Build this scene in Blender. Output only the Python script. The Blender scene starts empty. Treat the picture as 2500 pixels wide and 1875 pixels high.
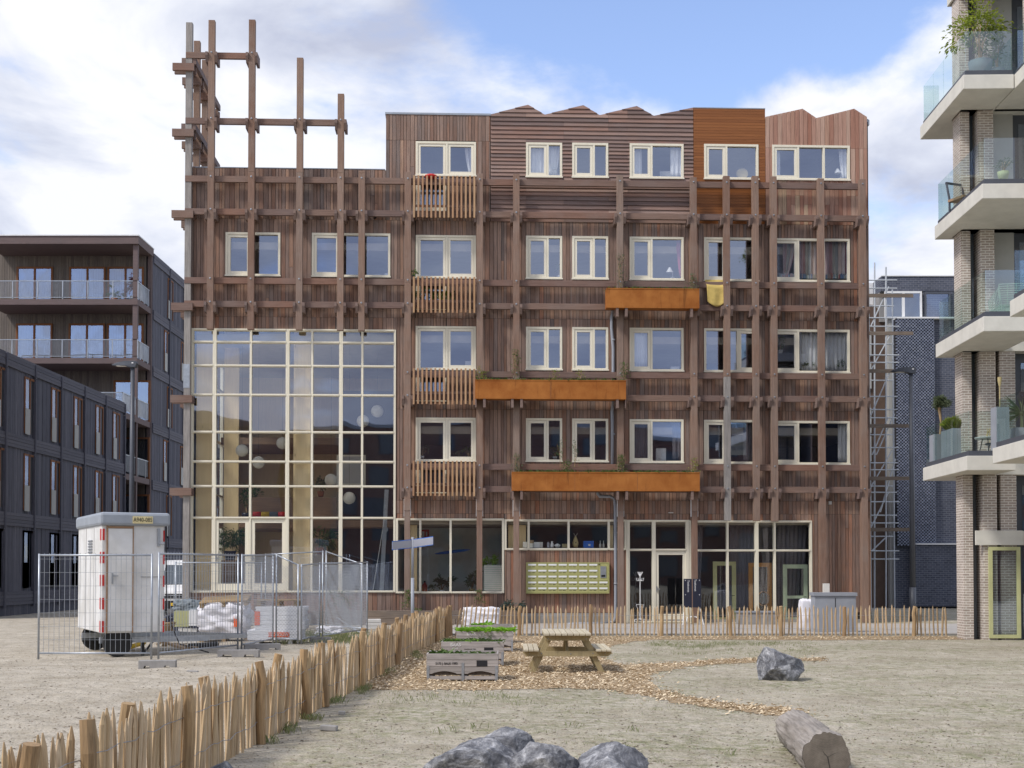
import bpy, math, random
from math import sin, cos, pi, tan, sqrt, atan2, radians
from mathutils import Vector, Matrix, noise
RN = random.Random(11)
S = bpy.context.scene
COL = S.collection
# ------------------------------------------------------------------ camera
F, YH, H, PITCH = 3200.0, 1392.0, 1.8, 0.026126      # focal length in px of the 2500 px photograph, horizon row, eye height
cam = bpy.data.cameras.new('camera'); camo = bpy.data.objects.new('camera', cam); COL.objects.link(camo)
camo.location = (0, 0, H); camo.rotation_euler = (pi/2 + PITCH, 0, 0)
cam.sensor_width = 36; cam.lens = F/2500*36; cam.clip_start = .1; cam.clip_end = 4000
PY0 = YH - F*tan(PITCH)
cam.shift_y = (PY0 - 937.5)/2500
S.camera = camo
# ------------------------------------------------------------------ sky, sun, exposure
SUN_EL, SUN_AZ = radians(50), radians(-125)            # azimuth from +Y towards +X
wd = bpy.data.worlds.new('World'); S.world = wd; wd.use_nodes = True
def N(t, typ, **kw):
    n = t.nodes.new(typ)
    for k, v in kw.items():
        if k == 'inp':
            for a, b in v.items(): n.inputs[a].default_value = b
        else: setattr(n, k, v)
    return n
def math_(t, op, a, b=None, c=None, clamp=False):
    n = t.nodes.new('ShaderNodeMath'); n.operation = op; n.use_clamp = clamp
    for i, v in enumerate((a, b, c)):
        if v is None: continue
        if isinstance(v, (int, float)): n.inputs[i].default_value = v
        else: t.links.new(v, n.inputs[i])
    return n.outputs[0]
def mixc(t, fac, a, b, typ='MIX'):
    n = t.nodes.new('ShaderNodeMix'); n.data_type = 'RGBA'; n.blend_type = typ
    for i, v in ((0, fac), (6, a), (7, b)):
        if isinstance(v, (int, float)): n.inputs[i].default_value = v
        elif isinstance(v, tuple): n.inputs[i].default_value = (*v, 1) if len(v) == 3 else v
        else: t.links.new(v, n.inputs[i])
    return n.outputs[2]
def ramp(t, fac, stops, interp='LINEAR'):
    n = t.nodes.new('ShaderNodeValToRGB'); e = n.color_ramp.elements; n.color_ramp.interpolation = interp
    while len(e) < len(stops): e.new(.5)
    for x, (p, c) in zip(e, stops):
        x.position = p; x.color = (*c, 1) if isinstance(c, tuple) else (c, c, c, 1)
    t.links.new(fac, n.inputs[0]); return n.outputs[0]
wt = wd.node_tree; wt.nodes.clear(); L = wt.links.new
out = N(wt, 'ShaderNodeOutputWorld'); bg = N(wt, 'ShaderNodeBackground'); L(bg.outputs[0], out.inputs[0])
sky = N(wt, 'ShaderNodeTexSky', sky_type='NISHITA', sun_disc=False, sun_elevation=SUN_EL, sun_rotation=SUN_AZ, air_density=1.0, dust_density=.8, ozone_density=2.0)
tc = N(wt, 'ShaderNodeTexCoord'); sx = N(wt, 'ShaderNodeSeparateXYZ'); L(tc.outputs['Generated'], sx.inputs[0])
X, Y, Z = sx.outputs
zz = math_(wt, 'ADD', math_(wt, 'ABSOLUTE', Z), .22)
cx = math_(wt, 'DIVIDE', X, zz); cy = math_(wt, 'DIVIDE', Y, zz)
cv = N(wt, 'ShaderNodeCombineXYZ'); L(cx, cv.inputs[0]); L(math_(wt, 'MULTIPLY', cy, .8), cv.inputs[1]); L(math_(wt, 'MULTIPLY', Z, 1.8), cv.inputs[2])
n1 = N(wt, 'ShaderNodeTexNoise', inp={'Scale': 1.7, 'Detail': 9, 'Roughness': .58, 'Distortion': .25}); L(cv.outputs[0], n1.inputs['Vector'])
n2 = N(wt, 'ShaderNodeTexNoise', inp={'Scale': 3.1, 'Detail': 8, 'Roughness': .55, 'Distortion': .3})
mp = N(wt, 'ShaderNodeMapping'); mp.inputs['Location'].default_value = (4.1, 7.7, 2.2); L(cv.outputs[0], mp.inputs[0]); L(mp.outputs[0], n2.inputs['Vector'])
# an opening in the cloud cover, up and to the right of the view
yy = math_(wt, 'MAXIMUM', Y, .05)
da = math_(wt, 'DIVIDE', math_(wt, 'SUBTRACT', math_(wt, 'DIVIDE', X, yy), .135), .19)
de = math_(wt, 'DIVIDE', math_(wt, 'SUBTRACT', math_(wt, 'DIVIDE', Z, yy), .50), .125)
rr = math_(wt, 'ADD', math_(wt, 'MULTIPLY', da, da), math_(wt, 'MULTIPLY', de, de))
hole = math_(wt, 'SUBTRACT', 1.0, math_(wt, 'MULTIPLY', rr, .62), clamp=True)
cov = math_(wt, 'SUBTRACT', math_(wt, 'ADD', n1.outputs[0], .045), math_(wt, 'MULTIPLY', hole, .42))
mask = ramp(wt, cov, [(.43, 0.0), (.58, 1.0)], 'EASE')
shade = ramp(wt, n2.outputs[0], [(.36, (4.0, 4.3, 5.4)), (.47, (5.5, 5.8, 6.7)), (.58, (7.3, 7.4, 7.8))])
hz = ramp(wt, Z, [(0.0, 1.0), (.33, 0.0)])
shade = mixc(wt, math_(wt, 'MULTIPLY', hz, .45), shade, (6.2, 6.6, 7.6))
skyc = mixc(wt, 1.0, sky.outputs[0], (1.95, 1.78, 1.85), 'MULTIPLY')
L(mixc(wt, mask, skyc, shade), bg.inputs[0]); bg.inputs[1].default_value = .1
sl = bpy.data.lights.new('sun', 'SUN'); sl.energy = 2.2; sl.angle = radians(9); sl.color = (1, .955, .89)
so = bpy.data.objects.new('sun', sl); COL.objects.link(so)
sd = Vector((sin(SUN_AZ)*cos(SUN_EL), cos(SUN_AZ)*cos(SUN_EL), sin(SUN_EL)))
so.rotation_euler = sd.to_track_quat('Z', 'Y').to_euler(); so.location = (-30, -20, 40)
S.view_settings.view_transform = 'Standard'; S.view_settings.look = 'None'; S.view_settings.gamma = 1; S.view_settings.use_curve_mapping = False
S.view_settings.exposure = 0.46
S.render.engine = 'CYCLES'
S.cycles.max_bounces = 8; S.cycles.transparent_max_bounces = 16; S.cycles.diffuse_bounces = 3; S.cycles.glossy_bounces = 3
# ------------------------------------------------------------------ where a point of the photograph lies in the place
def ray(px, py):
    x, y = px - 1250, py - PY0
    return Vector((x, F*cos(PITCH) + y*sin(PITCH), F*sin(PITCH) - y*cos(PITCH)))
def gp(px, py, z=0.0):
    d = ray(px, py); k = (z - H)/d.z
    return Vector((d.x*k, d.y*k, z))
def at(px, py, y):
    d = ray(px, py); k = y/d.y
    return Vector((d.x*k, y, H + d.z*k))
FY, PSI = 44.6, 0.040                                   # the timber facade: distance on the axis and yaw
def U(px, py, d=0.0):
    r = ray(px, py); n = (-sin(PSI), cos(PSI))
    k = (n[1]*FY - d)/(r.x*n[0] + r.y*n[1])
    x, y, z = r.x*k, r.y*k, H + r.z*k
    return x*cos(PSI) + (y - FY)*sin(PSI), z
# ------------------------------------------------------------------ mesh and object helpers
class MB:
    def __init__(s): s.v = []; s.f = []; s.t = []; s.cur = .5
    def add(s, vs, fs, tone=None):
        b = len(s.v); s.v += [tuple(p) for p in vs]; t = s.cur if tone is None else tone
        for f in fs: s.f.append(tuple(i + b for i in f)); s.t.append(t)
        return s
    def box(s, x0, x1, y0, y1, z0, z1, tone=None):
        return s.add([(x0,y0,z0),(x1,y0,z0),(x1,y1,z0),(x0,y1,z0),(x0,y0,z1),(x1,y0,z1),(x1,y1,z1),(x0,y1,z1)],
                     [(0,3,2,1),(4,5,6,7),(0,1,5,4),(1,2,6,5),(2,3,7,6),(3,0,4,7)], tone)
    def cb(s, c, d, tone=None, rot=None):
        m = rot if rot is not None else Matrix.Identity(3); p = []
        for z in (-.5,.5):
            for x, y in ((-.5,-.5),(.5,-.5),(.5,.5),(-.5,.5)):
                p.append(Vector(c) + m @ Vector((x*d[0], y*d[1], z*d[2])))
        return s.add(p, [(0,3,2,1),(4,5,6,7),(0,1,5,4),(1,2,6,5),(2,3,7,6),(3,0,4,7)], tone)
    def prism(s, poly, fn0, fn1, tone=None):
        n = len(poly)
        return s.add([fn0(a, b) for a, b in poly] + [fn1(a, b) for a, b in poly],
                     [tuple(range(n))[::-1], tuple(range(n, 2*n))] + [(i, (i+1) % n, (i+1) % n + n, i + n) for i in range(n)], tone)
    def bar(s, a, b, w, h=None, tone=None, up=(0,0,1)):
        a, b = Vector(a), Vector(b); d = (b - a); l = d.length; d.normalize(); h = w if h is None else h
        u = Vector(up)
        if abs(d.dot(u)) > .98: u = Vector((0,1,0))
        x = d.cross(u).normalized(); z = x.cross(d).normalized()
        return s.cb((a + b)/2, (w, l, h), tone, Matrix((x, d, z)).transposed())
    def tube(s, pts, r, n=8, tone=None, cap=True):
        pts = [Vector(p) for p in pts]; k = len(pts); rs = r if isinstance(r, (list, tuple)) else [r]*k; vs = []; ref = None
        for i, p in enumerate(pts):
            d = (pts[min(i+1, k-1)] - pts[max(i-1, 0)]).normalized()
            if ref is None: ref = Vector((0,0,1)) if abs(d.z) < .9 else Vector((1,0,0))
            x = d.cross(ref).normalized(); y = d.cross(x).normalized(); ref = y.cross(d) if abs(y.cross(d).dot(ref)) > .2 else ref
            for j in range(n):
                a = 2*pi*j/n; vs.append(p + (x*cos(a) + y*sin(a))*rs[i])
        fs = [(i*n + j, i*n + (j+1) % n, (i+1)*n + (j+1) % n, (i+1)*n + j) for i in range(k-1) for j in range(n)]
        if cap: fs += [tuple(range(n))[::-1], tuple(range((k-1)*n, k*n))]
        return s.add(vs, fs, tone)
    def lathe(s, prof, c=(0,0,0), n=16, tone=None, sx=1, sy=1):
        vs = [(c[0] + r*cos(2*pi*j/n)*sx, c[1] + r*sin(2*pi*j/n)*sy, c[2] + z) for r, z in prof for j in range(n)]; k = len(prof)
        fs = [(i*n + j, i*n + (j+1) % n, (i+1)*n + (j+1) % n, (i+1)*n + j) for i in range(k-1) for j in range(n)]
        fs += [tuple(range(n))[::-1], tuple(range((k-1)*n, k*n))]
        return s.add(vs, fs, tone)
    def ball(s, c, r, n=16, m=10, tone=None, sz=1):
        return s.lathe([(max(r*sin(pi*i/m), r*.02), -r*cos(pi*i/m)*sz) for i in range(m+1)], c, n, tone)
    def leaf(s, p, d, w, l, bend=.3, tone=None):
        d = Vector(d).normalized(); x = d.cross(Vector((RN.uniform(-1,1), RN.uniform(-1,1), 1.3))).normalized(); nrm = x.cross(d)
        p = Vector(p); m = p + d*l*.5 - nrm*0; e = p + d*l - nrm*l*bend
        return s.add([p, m + x*w*.5 + nrm*w*.12, e, m - x*w*.5 + nrm*w*.12], [(0,1,2),(0,2,3)], RN.random() if tone is None else tone)
    def mesh(s, name, smooth=False):
        me = bpy.data.meshes.new(name); me.from_pydata(s.v, [], s.f)
        at_ = me.attributes.new('tone', 'FLOAT', 'FACE'); at_.data.foreach_set('value', s.t)
        if smooth: me.polygons.foreach_set('use_smooth', [True]*len(s.f))
        me.update(); return me
    def build(s, name, mat, parent=None, smooth=False, loc=None, rot=None, bevel=0, kind=None):
        return obj(name, s.mesh(name, smooth), mat, parent, loc, rot, bevel, kind)
def obj(name, me, mat=None, parent=None, loc=None, rot=None, bevel=0, kind=None):
    o = bpy.data.objects.new(name, me); COL.objects.link(o)
    if mat is not None and not me.materials: me.materials.append(mat)
    if parent is not None: o.parent = parent
    if loc is not None: o.location = loc
    if rot is not None: o.rotation_euler = rot
    if bevel:
        b = o.modifiers.new('bevel', 'BEVEL'); b.width = bevel; b.segments = 2; b.limit_method = 'ANGLE'
    if kind: o['kind'] = kind
    return o
def tag(o, label, cat, group=None):
    o['label'] = label; o['category'] = cat
    if group: o['group'] = group
    return o
def thing(name, label, cat, loc=(0,0,0), rz=0, group=None):
    o = bpy.data.objects.new(name, None); COL.objects.link(o); o.empty_display_size = .2
    o.location = loc; o.rotation_euler = (0,0,rz); return tag(o, label, cat, group)
def copy_tree(o, parent=None):
    c = o.copy(); COL.objects.link(c); c.parent = parent
    for ch in o.children: copy_tree(ch, c)
    return c
def text_mesh(txt, size, depth=.002, name='lettering'):
    cu = bpy.data.curves.new('t', 'FONT'); cu.body = txt; cu.size = size; cu.extrude = depth; cu.align_x = 'CENTER'; cu.align_y = 'CENTER'; cu.resolution_u = 3
    o = bpy.data.objects.new('t', cu); COL.objects.link(o); dg = bpy.context.evaluated_depsgraph_get()
    me = bpy.data.meshes.new_from_object(o.evaluated_get(dg)); bpy.data.objects.remove(o); bpy.data.curves.remove(cu); me.name = name; me.materials.clear(); return me
def lettering(txt, size, mat, parent, loc, rot=(pi/2,0,0), sx=1.0):
    o = obj('lettering', text_mesh(txt, size), mat, parent, loc, rot); o.scale = (sx, 1, 1); return o
# ------------------------------------------------------------------ materials
MT = {}
def newmat(name):
    m = bpy.data.materials.new(name); m.use_nodes = True; t = m.node_tree; b = t.nodes['Principled BSDF']; MT[name] = m; return m, t, b
def tone_out(t, objrand):
    a = N(t, 'ShaderNodeAttribute', attribute_name='tone'); v = a.outputs['Fac']
    if objrand: v = math_(t, 'FRACT', math_(t, 'ADD', v, N(t, 'ShaderNodeObjectInfo').outputs['Random']))
    return v
def wood(name, cols, axis='z', objrand=False, grain=.5, rough=.75, scale=1.0, knots=False, bump=.25, stain=.25, stainc=(.10,.095,.095)):
    m, t, b = newmat(name); L = t.links.new; tn = tone_out(t, objrand); k = len(cols)
    base = ramp(t, tn, [(i/(k-1) if k > 1 else 0, c) for i, c in enumerate(cols)])
    tc = N(t, 'ShaderNodeTexCoord'); off = N(t, 'ShaderNodeVectorMath', operation='ADD'); L(tc.outputs['Object'], off.inputs[0])
    cm = N(t, 'ShaderNodeCombineXYZ'); q = math_(t, 'MULTIPLY', tn, 41.0); [L(q, cm.inputs[i]) for i in range(3)]; L(cm.outputs[0], off.inputs[1])
    mp = N(t, 'ShaderNodeMapping'); sc = {'x': (.9,22,22), 'y': (22,.9,22), 'z': (22,22,.9)}[axis]; mp.inputs['Scale'].default_value = tuple(v*scale for v in sc); L(off.outputs[0], mp.inputs[0])
    n = N(t, 'ShaderNodeTexNoise', inp={'Scale': 1.6, 'Detail': 5, 'Roughness': .65, 'Distortion': .6}); L(mp.outputs[0], n.inputs['Vector'])
    g = ramp(t, n.outputs[0], [(.25, 1 - grain), (.55, 1.0), (.8, 1 + grain*.45)])
    c = mixc(t, 1.0, base, g, 'MULTIPLY')
    n2 = N(t, 'ShaderNodeTexNoise', inp={'Scale': 1.3*scale, 'Detail': 4, 'Roughness': .6}); L(off.outputs[0], n2.inputs['Vector'])
    c = mixc(t, math_(t, 'MULTIPLY', ramp(t, n2.outputs[0], [(.45, 0.0), (.7, 1.0)]), stain), c, stainc)
    if knots:
        v = N(t, 'ShaderNodeTexVoronoi', inp={'Scale': 3.2*scale}); mp2 = N(t, 'ShaderNodeMapping'); mp2.inputs['Scale'].default_value = {'x': (.45,1.6,1.6), 'z': (1.6,1.6,.45), 'y': (1.6,.45,1.6)}[axis]; L(off.outputs[0], mp2.inputs[0]); L(mp2.outputs[0], v.inputs['Vector'])
        c = mixc(t, ramp(t, v.outputs['Distance'], [(.03, .85), (.085, 0.0)]), c, tuple(x*.28 for x in cols[0]))
    L(c, b.inputs['Base Color']); b.inputs['Roughness'].default_value = rough; b.inputs['Specular IOR Level'].default_value = .25
    bp = N(t, 'ShaderNodeBump', inp={'Strength': bump, 'Distance': .01}); L(n.outputs[0], bp.inputs['Height']); L(bp.outputs[0], b.inputs['Normal'])
    return m
def plain(name, col, rough=.6, var=.12, scale=3.0, metal=0, bump=0, spec=.4, col2=None, detail=4, objrand=False, tones=None):
    m, t, b = newmat(name); L = t.links.new
    tc = N(t, 'ShaderNodeTexCoord'); n = N(t, 'ShaderNodeTexNoise', inp={'Scale': scale, 'Detail': detail, 'Roughness': .6}); L(tc.outputs['Object'], n.inputs['Vector'])
    base = ramp(t, tone_out(t, objrand), [(i/(len(tones)-1), c) for i, c in enumerate(tones)]) if tones else col
    if col2: c = mixc(t, ramp(t, n.outputs[0], [(.38, 0.0), (.65, 1.0)]), base, col2)
    else: c = mixc(t, 1.0, base, ramp(t, n.outputs[0], [(.3, 1 - var), (.7, 1 + var*.6)]), 'MULTIPLY')
    L(c, b.inputs['Base Color'])
    b.inputs['Roughness'].default_value = rough; b.inputs['Metallic'].default_value = metal; b.inputs['Specular IOR Level'].default_value = spec
    if bump:
        bp = N(t, 'ShaderNodeBump', inp={'Strength': bump, 'Distance': .02}); L(n.outputs[0], bp.inputs['Height']); L(bp.outputs[0], b.inputs['Normal'])
    return m
def foliage(name, cols, trans=.35, rough=.55):
    m, t, b = newmat(name); L = t.links.new
    c = ramp(t, tone_out(t, False), [(i/(len(cols)-1), x) for i, x in enumerate(cols)]); L(c, b.inputs['Base Color']); b.inputs['Roughness'].default_value = rough
    tr = N(t, 'ShaderNodeBsdfTranslucent'); L(c, tr.inputs[0]); mx = N(t, 'ShaderNodeMixShader', inp={0: trans}); L(b.outputs[0], mx.inputs[1]); L(tr.outputs[0], mx.inputs[2]); L(mx.outputs[0], t.nodes['Material Output'].inputs[0])
    return m
def glass(name, refl=.36, tint=(.86,.90,.90), wav=.02, gcol=(.86,.9,1.0), wscale=.55):
    m, t, b = newmat(name); L = t.links.new; t.nodes.remove(b)
    g = N(t, 'ShaderNodeBsdfGlossy', inp={'Color': (*gcol, 1), 'Roughness': .015}); tr = N(t, 'ShaderNodeBsdfTransparent', inp={'Color': (*tint, 1)})
    tc = N(t, 'ShaderNodeTexCoord'); off = N(t, 'ShaderNodeVectorMath', operation='ADD'); L(tc.outputs['Object'], off.inputs[0])
    oi = N(t, 'ShaderNodeObjectInfo'); cm = N(t, 'ShaderNodeCombineXYZ'); q = math_(t, 'MULTIPLY', oi.outputs['Random'], 13.0); [L(q, cm.inputs[i]) for i in range(3)]; L(cm.outputs[0], off.inputs[1])
    n = N(t, 'ShaderNodeTexNoise', inp={'Scale': wscale, 'Detail': 1.5, 'Roughness': .4}); L(off.outputs[0], n.inputs['Vector'])
    bp = N(t, 'ShaderNodeBump', inp={'Strength': 1.0, 'Distance': wav}); L(n.outputs[0], bp.inputs['Height']); L(bp.outputs[0], g.inputs['Normal'])
    bf = N(t, 'ShaderNodeNewGeometry').outputs['Backfacing']; mx = N(t, 'ShaderNodeMixShader'); L(math_(t, 'MULTIPLY', math_(t, 'SUBTRACT', 1.0, bf), refl), mx.inputs[0]); L(tr.outputs[0], mx.inputs[1]); L(g.outputs[0], mx.inputs[2]); L(mx.outputs[0], t.nodes['Material Output'].inputs[0])
    return m
def bricks(name, c1, c2, mort, bw=.21, bh=.062, ms=.011, rough=.85, axis='x', bump=.6):
    m, t, b = newmat(name); L = t.links.new
    tc = N(t, 'ShaderNodeTexCoord'); s = N(t, 'ShaderNodeSeparateXYZ'); L(tc.outputs['Object'], s.inputs[0]); cm = N(t, 'ShaderNodeCombineXYZ')
    L(math_(t, 'ADD', s.outputs[0], s.outputs[1]), cm.inputs[0]); L(s.outputs[2], cm.inputs[1])
    br = N(t, 'ShaderNodeTexBrick', offset=.5, inp={'Color1': (*c1,1), 'Color2': (*c2,1), 'Mortar': (*mort,1), 'Scale': 1.0, 'Mortar Size': ms, 'Mortar Smooth': .1, 'Bias': 0.0, 'Brick Width': bw, 'Row Height': bh}); L(cm.outputs[0], br.inputs['Vector'])
    n = N(t, 'ShaderNodeTexNoise', inp={'Scale': 1.4, 'Detail': 4}); L(tc.outputs['Object'], n.inputs['Vector'])
    L(mixc(t, 1.0, br.outputs['Color'], ramp(t, n.outputs[0], [(.3, .84), (.7, 1.1)]), 'MULTIPLY'), b.inputs['Base Color']); b.inputs['Roughness'].default_value = rough
    bp = N(t, 'ShaderNodeBump', inp={'Strength': bump, 'Distance': .01}); bp.invert = True; L(br.outputs['Fac'], bp.inputs['Height']); L(bp.outputs[0], b.inputs['Normal'])
    return m
# weathered hardwood, from grey violet to red brown
CL = [(0.160,0.123,0.110), (0.281,0.201,0.166), (0.209,0.131,0.100), (0.336,0.229,0.179), (0.253,0.139,0.096), (0.385,0.249,0.177), (0.319,0.149,0.093)]
wood('cladding', CL, 'z', grain=.55, stain=.3, stainc=(.19,.168,.16))
wood('lap', [(0.163,0.113,0.101), (0.236,0.160,0.136), (0.289,0.191,0.156), (0.257,0.151,0.119), (0.347,0.239,0.197)], 'x', grain=.4, stain=.35, stainc=(.19,.16,.158))
wood('orange', [(.240,.088,.028), (.285,.108,.035), (.215,.078,.026)], 'x', grain=.25, stain=.1, stainc=(.17,.06,.022), rough=.5)
wood('redboard', [(.36,.19,.135), (.44,.265,.20), (.33,.155,.105), (.50,.34,.26), (.40,.22,.16), (.52,.38,.26)], 'z', grain=.4, stain=.12, stainc=(.30,.20,.16))
wood('post', [(0.232,0.149,0.110), (0.268,0.177,0.133), (0.209,0.125,0.090), (0.248,0.177,0.140)], 'z', grain=.35, stain=.35, stainc=(.27,.228,.20))
wood('rail', [(0.188,0.120,0.095), (0.228,0.149,0.116), (0.172,0.115,0.099), (0.236,0.132,0.095)], 'x', grain=.35, stain=.3, stainc=(.22,.185,.17))
wood('rail_y', [(0.188,0.130,0.111), (0.224,0.155,0.128), (0.172,0.122,0.110)], 'y', grain=.35, stain=.3, stainc=(.22,.185,.17))
wood('silver', [(.27,.25,.235), (.32,.295,.275)], 'z', grain=.5, stain=.3)
wood('slat', [(.42,.245,.125), (.50,.32,.18), (.38,.21,.12), (.46,.27,.15)], 'z', objrand=True, grain=.25, stain=.1)
wood('frame', [(.76,.71,.57), (.80,.75,.62)], 'z', grain=.10, stain=.06, stainc=(.55,.46,.30), rough=.5, bump=.08)
wood('clt', [(.82,.63,.36), (.86,.67,.40), (.80,.60,.33)], 'z', grain=.14, stain=.08, stainc=(.5,.33,.14), knots=True, scale=.8)
wood('brownpanel', [(.32,.20,.12), (.37,.24,.15)], 'x', grain=.3)
wood('picket', [(.48,.345,.195), (.57,.425,.26), (.43,.30,.17), (.62,.48,.32), (.52,.37,.21)], 'z', objrand=True, grain=.42, stain=.18, stainc=(.28,.19,.11), scale=1.6)
wood('stake', [(.44,.29,.15), (.36,.24,.13), (.50,.35,.19)], 'z', objrand=True, grain=.5, stain=.45, stainc=(.13,.085,.055))
wood('crate', [(.38,.35,.33), (.45,.41,.385), (.34,.31,.29)], 'x', objrand=True, grain=.42, stain=.3, stainc=(.13,.11,.10), knots=True)
wood('table', [(.36,.28,.145), (.41,.33,.185), (.33,.26,.135)], 'z', objrand=True, grain=.3, stain=.2, stainc=(.25,.21,.13))
wood('tabletop', [(.52,.46,.335), (.58,.52,.39), (.48,.42,.31)], 'y', objrand=True, grain=.25, stain=.15, stainc=(.36,.33,.26))
wood('pallet', [(.46,.32,.17), (.38,.27,.15), (.32,.24,.15)], 'x', objrand=True, grain=.4, stain=.2)
wood('beam', [(.20,.155,.12), (.24,.19,.15)], 'x', objrand=True, grain=.5, stain=.4, knots=True)
wood('char', [(.075,.078,.105), (.11,.11,.14), (.09,.09,.115), (.15,.148,.18)], 'z', grain=.6, stain=.2, stainc=(.07,.068,.08))
wood('char_x', [(.10,.10,.125), (.145,.142,.17), (.12,.118,.142)], 'x', grain=.6, stain=.2, stainc=(.08,.078,.09))
wood('greyboard', [(.16,.135,.115), (.20,.17,.145), (.13,.11,.10)], 'z', grain=.3)
wood('mauve', [(.145,.105,.10), (.17,.125,.12)], 'x', grain=.25)
wood('rustframe', [(.26,.11,.045), (.22,.09,.04)], 'z', grain=.2)
wood('bark', [(.32,.285,.25), (.38,.345,.31)], 'y', grain=.6, stain=.4, stainc=(.12,.10,.08), bump=.8)
def corten():
    m, t, b = newmat('corten'); L = t.links.new; tc = N(t, 'ShaderNodeTexCoord'); mp = N(t, 'ShaderNodeMapping'); mp.inputs['Scale'].default_value = (5.5, 5.5, .5); L(tc.outputs['Object'], mp.inputs[0])
    a = N(t, 'ShaderNodeTexNoise', inp={'Scale': 1.0, 'Detail': 5, 'Roughness': .65}); L(mp.outputs[0], a.inputs['Vector']); n = N(t, 'ShaderNodeTexNoise', inp={'Scale': 1.7, 'Detail': 8, 'Roughness': .65}); L(tc.outputs['Object'], n.inputs['Vector'])
    c = mixc(t, ramp(t, n.outputs[0], [(.35, 0.0), (.68, 1.0)]), (.40,.155,.040), (.27,.088,.020)); c = mixc(t, math_(t, 'MULTIPLY', ramp(t, a.outputs[0], [(.58, 0.0), (.72, 1.0)]), .75), c, (.12,.042,.014)); c = mixc(t, math_(t, 'MULTIPLY', ramp(t, a.outputs[0], [(.25, 1.0), (.36, 0.0)]), .5), c, (.50,.22,.07))
    L(c, b.inputs['Base Color']); b.inputs['Roughness'].default_value = .85; b.inputs['Specular IOR Level'].default_value = .15
corten()
plain('zinc', (.33,.36,.40), .45, .12, 2, metal=.5)
plain('pipe', (.30,.32,.36), .45, .12, 2)
plain('dark', (.02,.02,.024), .8); plain('membrane', (.022,.020,.021), .9)
plain('white', (.78,.78,.78), .5, .06); plain('offwhite', (.66,.64,.60), .8, .1)
plain('interior', (.30,.29,.285), .9, .15, .6); plain('interior_dark', (.045,.044,.05), .9, .3, .5); plain('floor_in', (.42,.37,.30), .7)
plain('curtain', (.84,.84,.85), .9, .08); plain('curtain_dark', (.16,.15,.17), .9, .1); plain('pink', (.45,.10,.16), .9); plain('paper', (.72,.68,.60), .9, .04)
plain('scaffold', (.50,.53,.57), .45, .15, 3); plain('steel', (.38,.40,.43), .4, .15, 5, metal=.75); plain('galv', (.40,.43,.47), .42, .18, 9, metal=.6)
plain('black', (.015,.015,.017), .45); plain('navy', (.020,.022,.040), .4); plain('blue', (.02,.16,.62), .45); plain('red', (.55,.025,.02), .45); plain('yellow', (.72,.46,.02), .5)
plain('mustard', (.55,.41,.13), .95, .2, 5); plain('mailgreen', (.40,.39,.155), .45, .05); plain('maillabel', (.78,.78,.76), .6, .04)
plain('concrete', (.30,.29,.28), .9, .18, 6, bump=.2); plain('slab', (.62,.60,.54), .85, .1, 2.2, bump=.05); plain('soffit', (.50,.47,.41), .9, .08, 2)
plain('lampgrey', (.075,.082,.10), .45, .1); plain('cabinroof', (.30,.33,.37), .6, .1); plain('plate', (.70,.60,.32), .6)
plain('eps', (.80,.81,.84), .8, .05); plain('orangered', (.80,.13,.03), .6); plain('bagwhite', (.74,.73,.77), .75, .1, 4, bump=.3); plain('signblue', (.03,.15,.55), .4); plain('signgrey', (.36,.37,.42), .45)
plain('soil', (.09,.07,.055), 1, .4, 20, bump=.5); plain('cardboard', (.36,.25,.15), .9, .15); plain('cafewall', (.62,.66,.62), .8); plain('panelgrey', (.42,.42,.40), .8, .06); plain('planter', (.16,.19,.21), .6, .1)
plain('terracotta', (.36,.13,.06), .8); plain('lightgreen', (.42,.52,.42), .6); plain('doorgreen', (.47,.47,.24), .6); plain('doorpale', (.50,.58,.42), .6); plain('dooramber', (.42,.20,.05), .6)
plain('rubber', (.02,.02,.02), .8); plain('carglass', (.10,.12,.14), .15); plain('straw', (.44,.36,.18), .9); plain('books', (.5,.5,.5), .8, tones=[(.7,.68,.6), (.10,.22,.45), (.62,.58,.45), (.5,.15,.12), (.75,.74,.7), (.2,.3,.28)])
plain('quilt', (.4,.3,.3), .95, tones=[(.84,.82,.78), (.40,.09,.16), (.74,.66,.54), (.18,.23,.28), (.80,.74,.62), (.50,.14,.20)])
foliage('leaf', [(.05,.10,.02), (.09,.16,.035), (.14,.22,.05), (.07,.12,.03)]); foliage('lettuce', [(.16,.36,.02), (.24,.48,.03), (.32,.56,.06), (.11,.26,.02)])
foliage('olive', [(.12,.16,.08), (.20,.24,.13), (.09,.12,.06)]); foliage('lime', [(.20,.27,.02), (.30,.36,.03), (.12,.18,.02), (.40,.44,.06)]); foliage('redleaf', [(.17,.03,.03), (.10,.02,.02), (.25,.06,.05)])
foliage('grass', [(.15,.20,.06), (.21,.25,.09), (.27,.28,.13), (.32,.30,.18)]); foliage('bluegreen', [(.05,.08,.06), (.09,.13,.11), (.12,.16,.14)]); foliage('purple', [(.05,.02,.04), (.08,.04,.05), (.07,.1,.03)])
glass('pane', .31, (.97,.98,.98), wav=.003, gcol=(.60,.70,.95)); glass('pane_low', .14, (.98,.99,.985), wav=.005, wscale=.8); glass('lobbyglass', .23, (.97,.98,.97), wav=.006, wscale=.6, gcol=(.72,.80,1.0)); glass('railglass', .15, (.90,.955,.945), wav=.003); glass('farglass', .30, gcol=(.66,.74,.95)); plain('cabinwhite', (.74,.74,.73), .5, .1, 1.5, col2=(.60,.59,.56), detail=8)
bricks('brick_tan', (.33,.27,.23), (.44,.37,.32), (.68,.64,.58), bh=.066, ms=.010)
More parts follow.
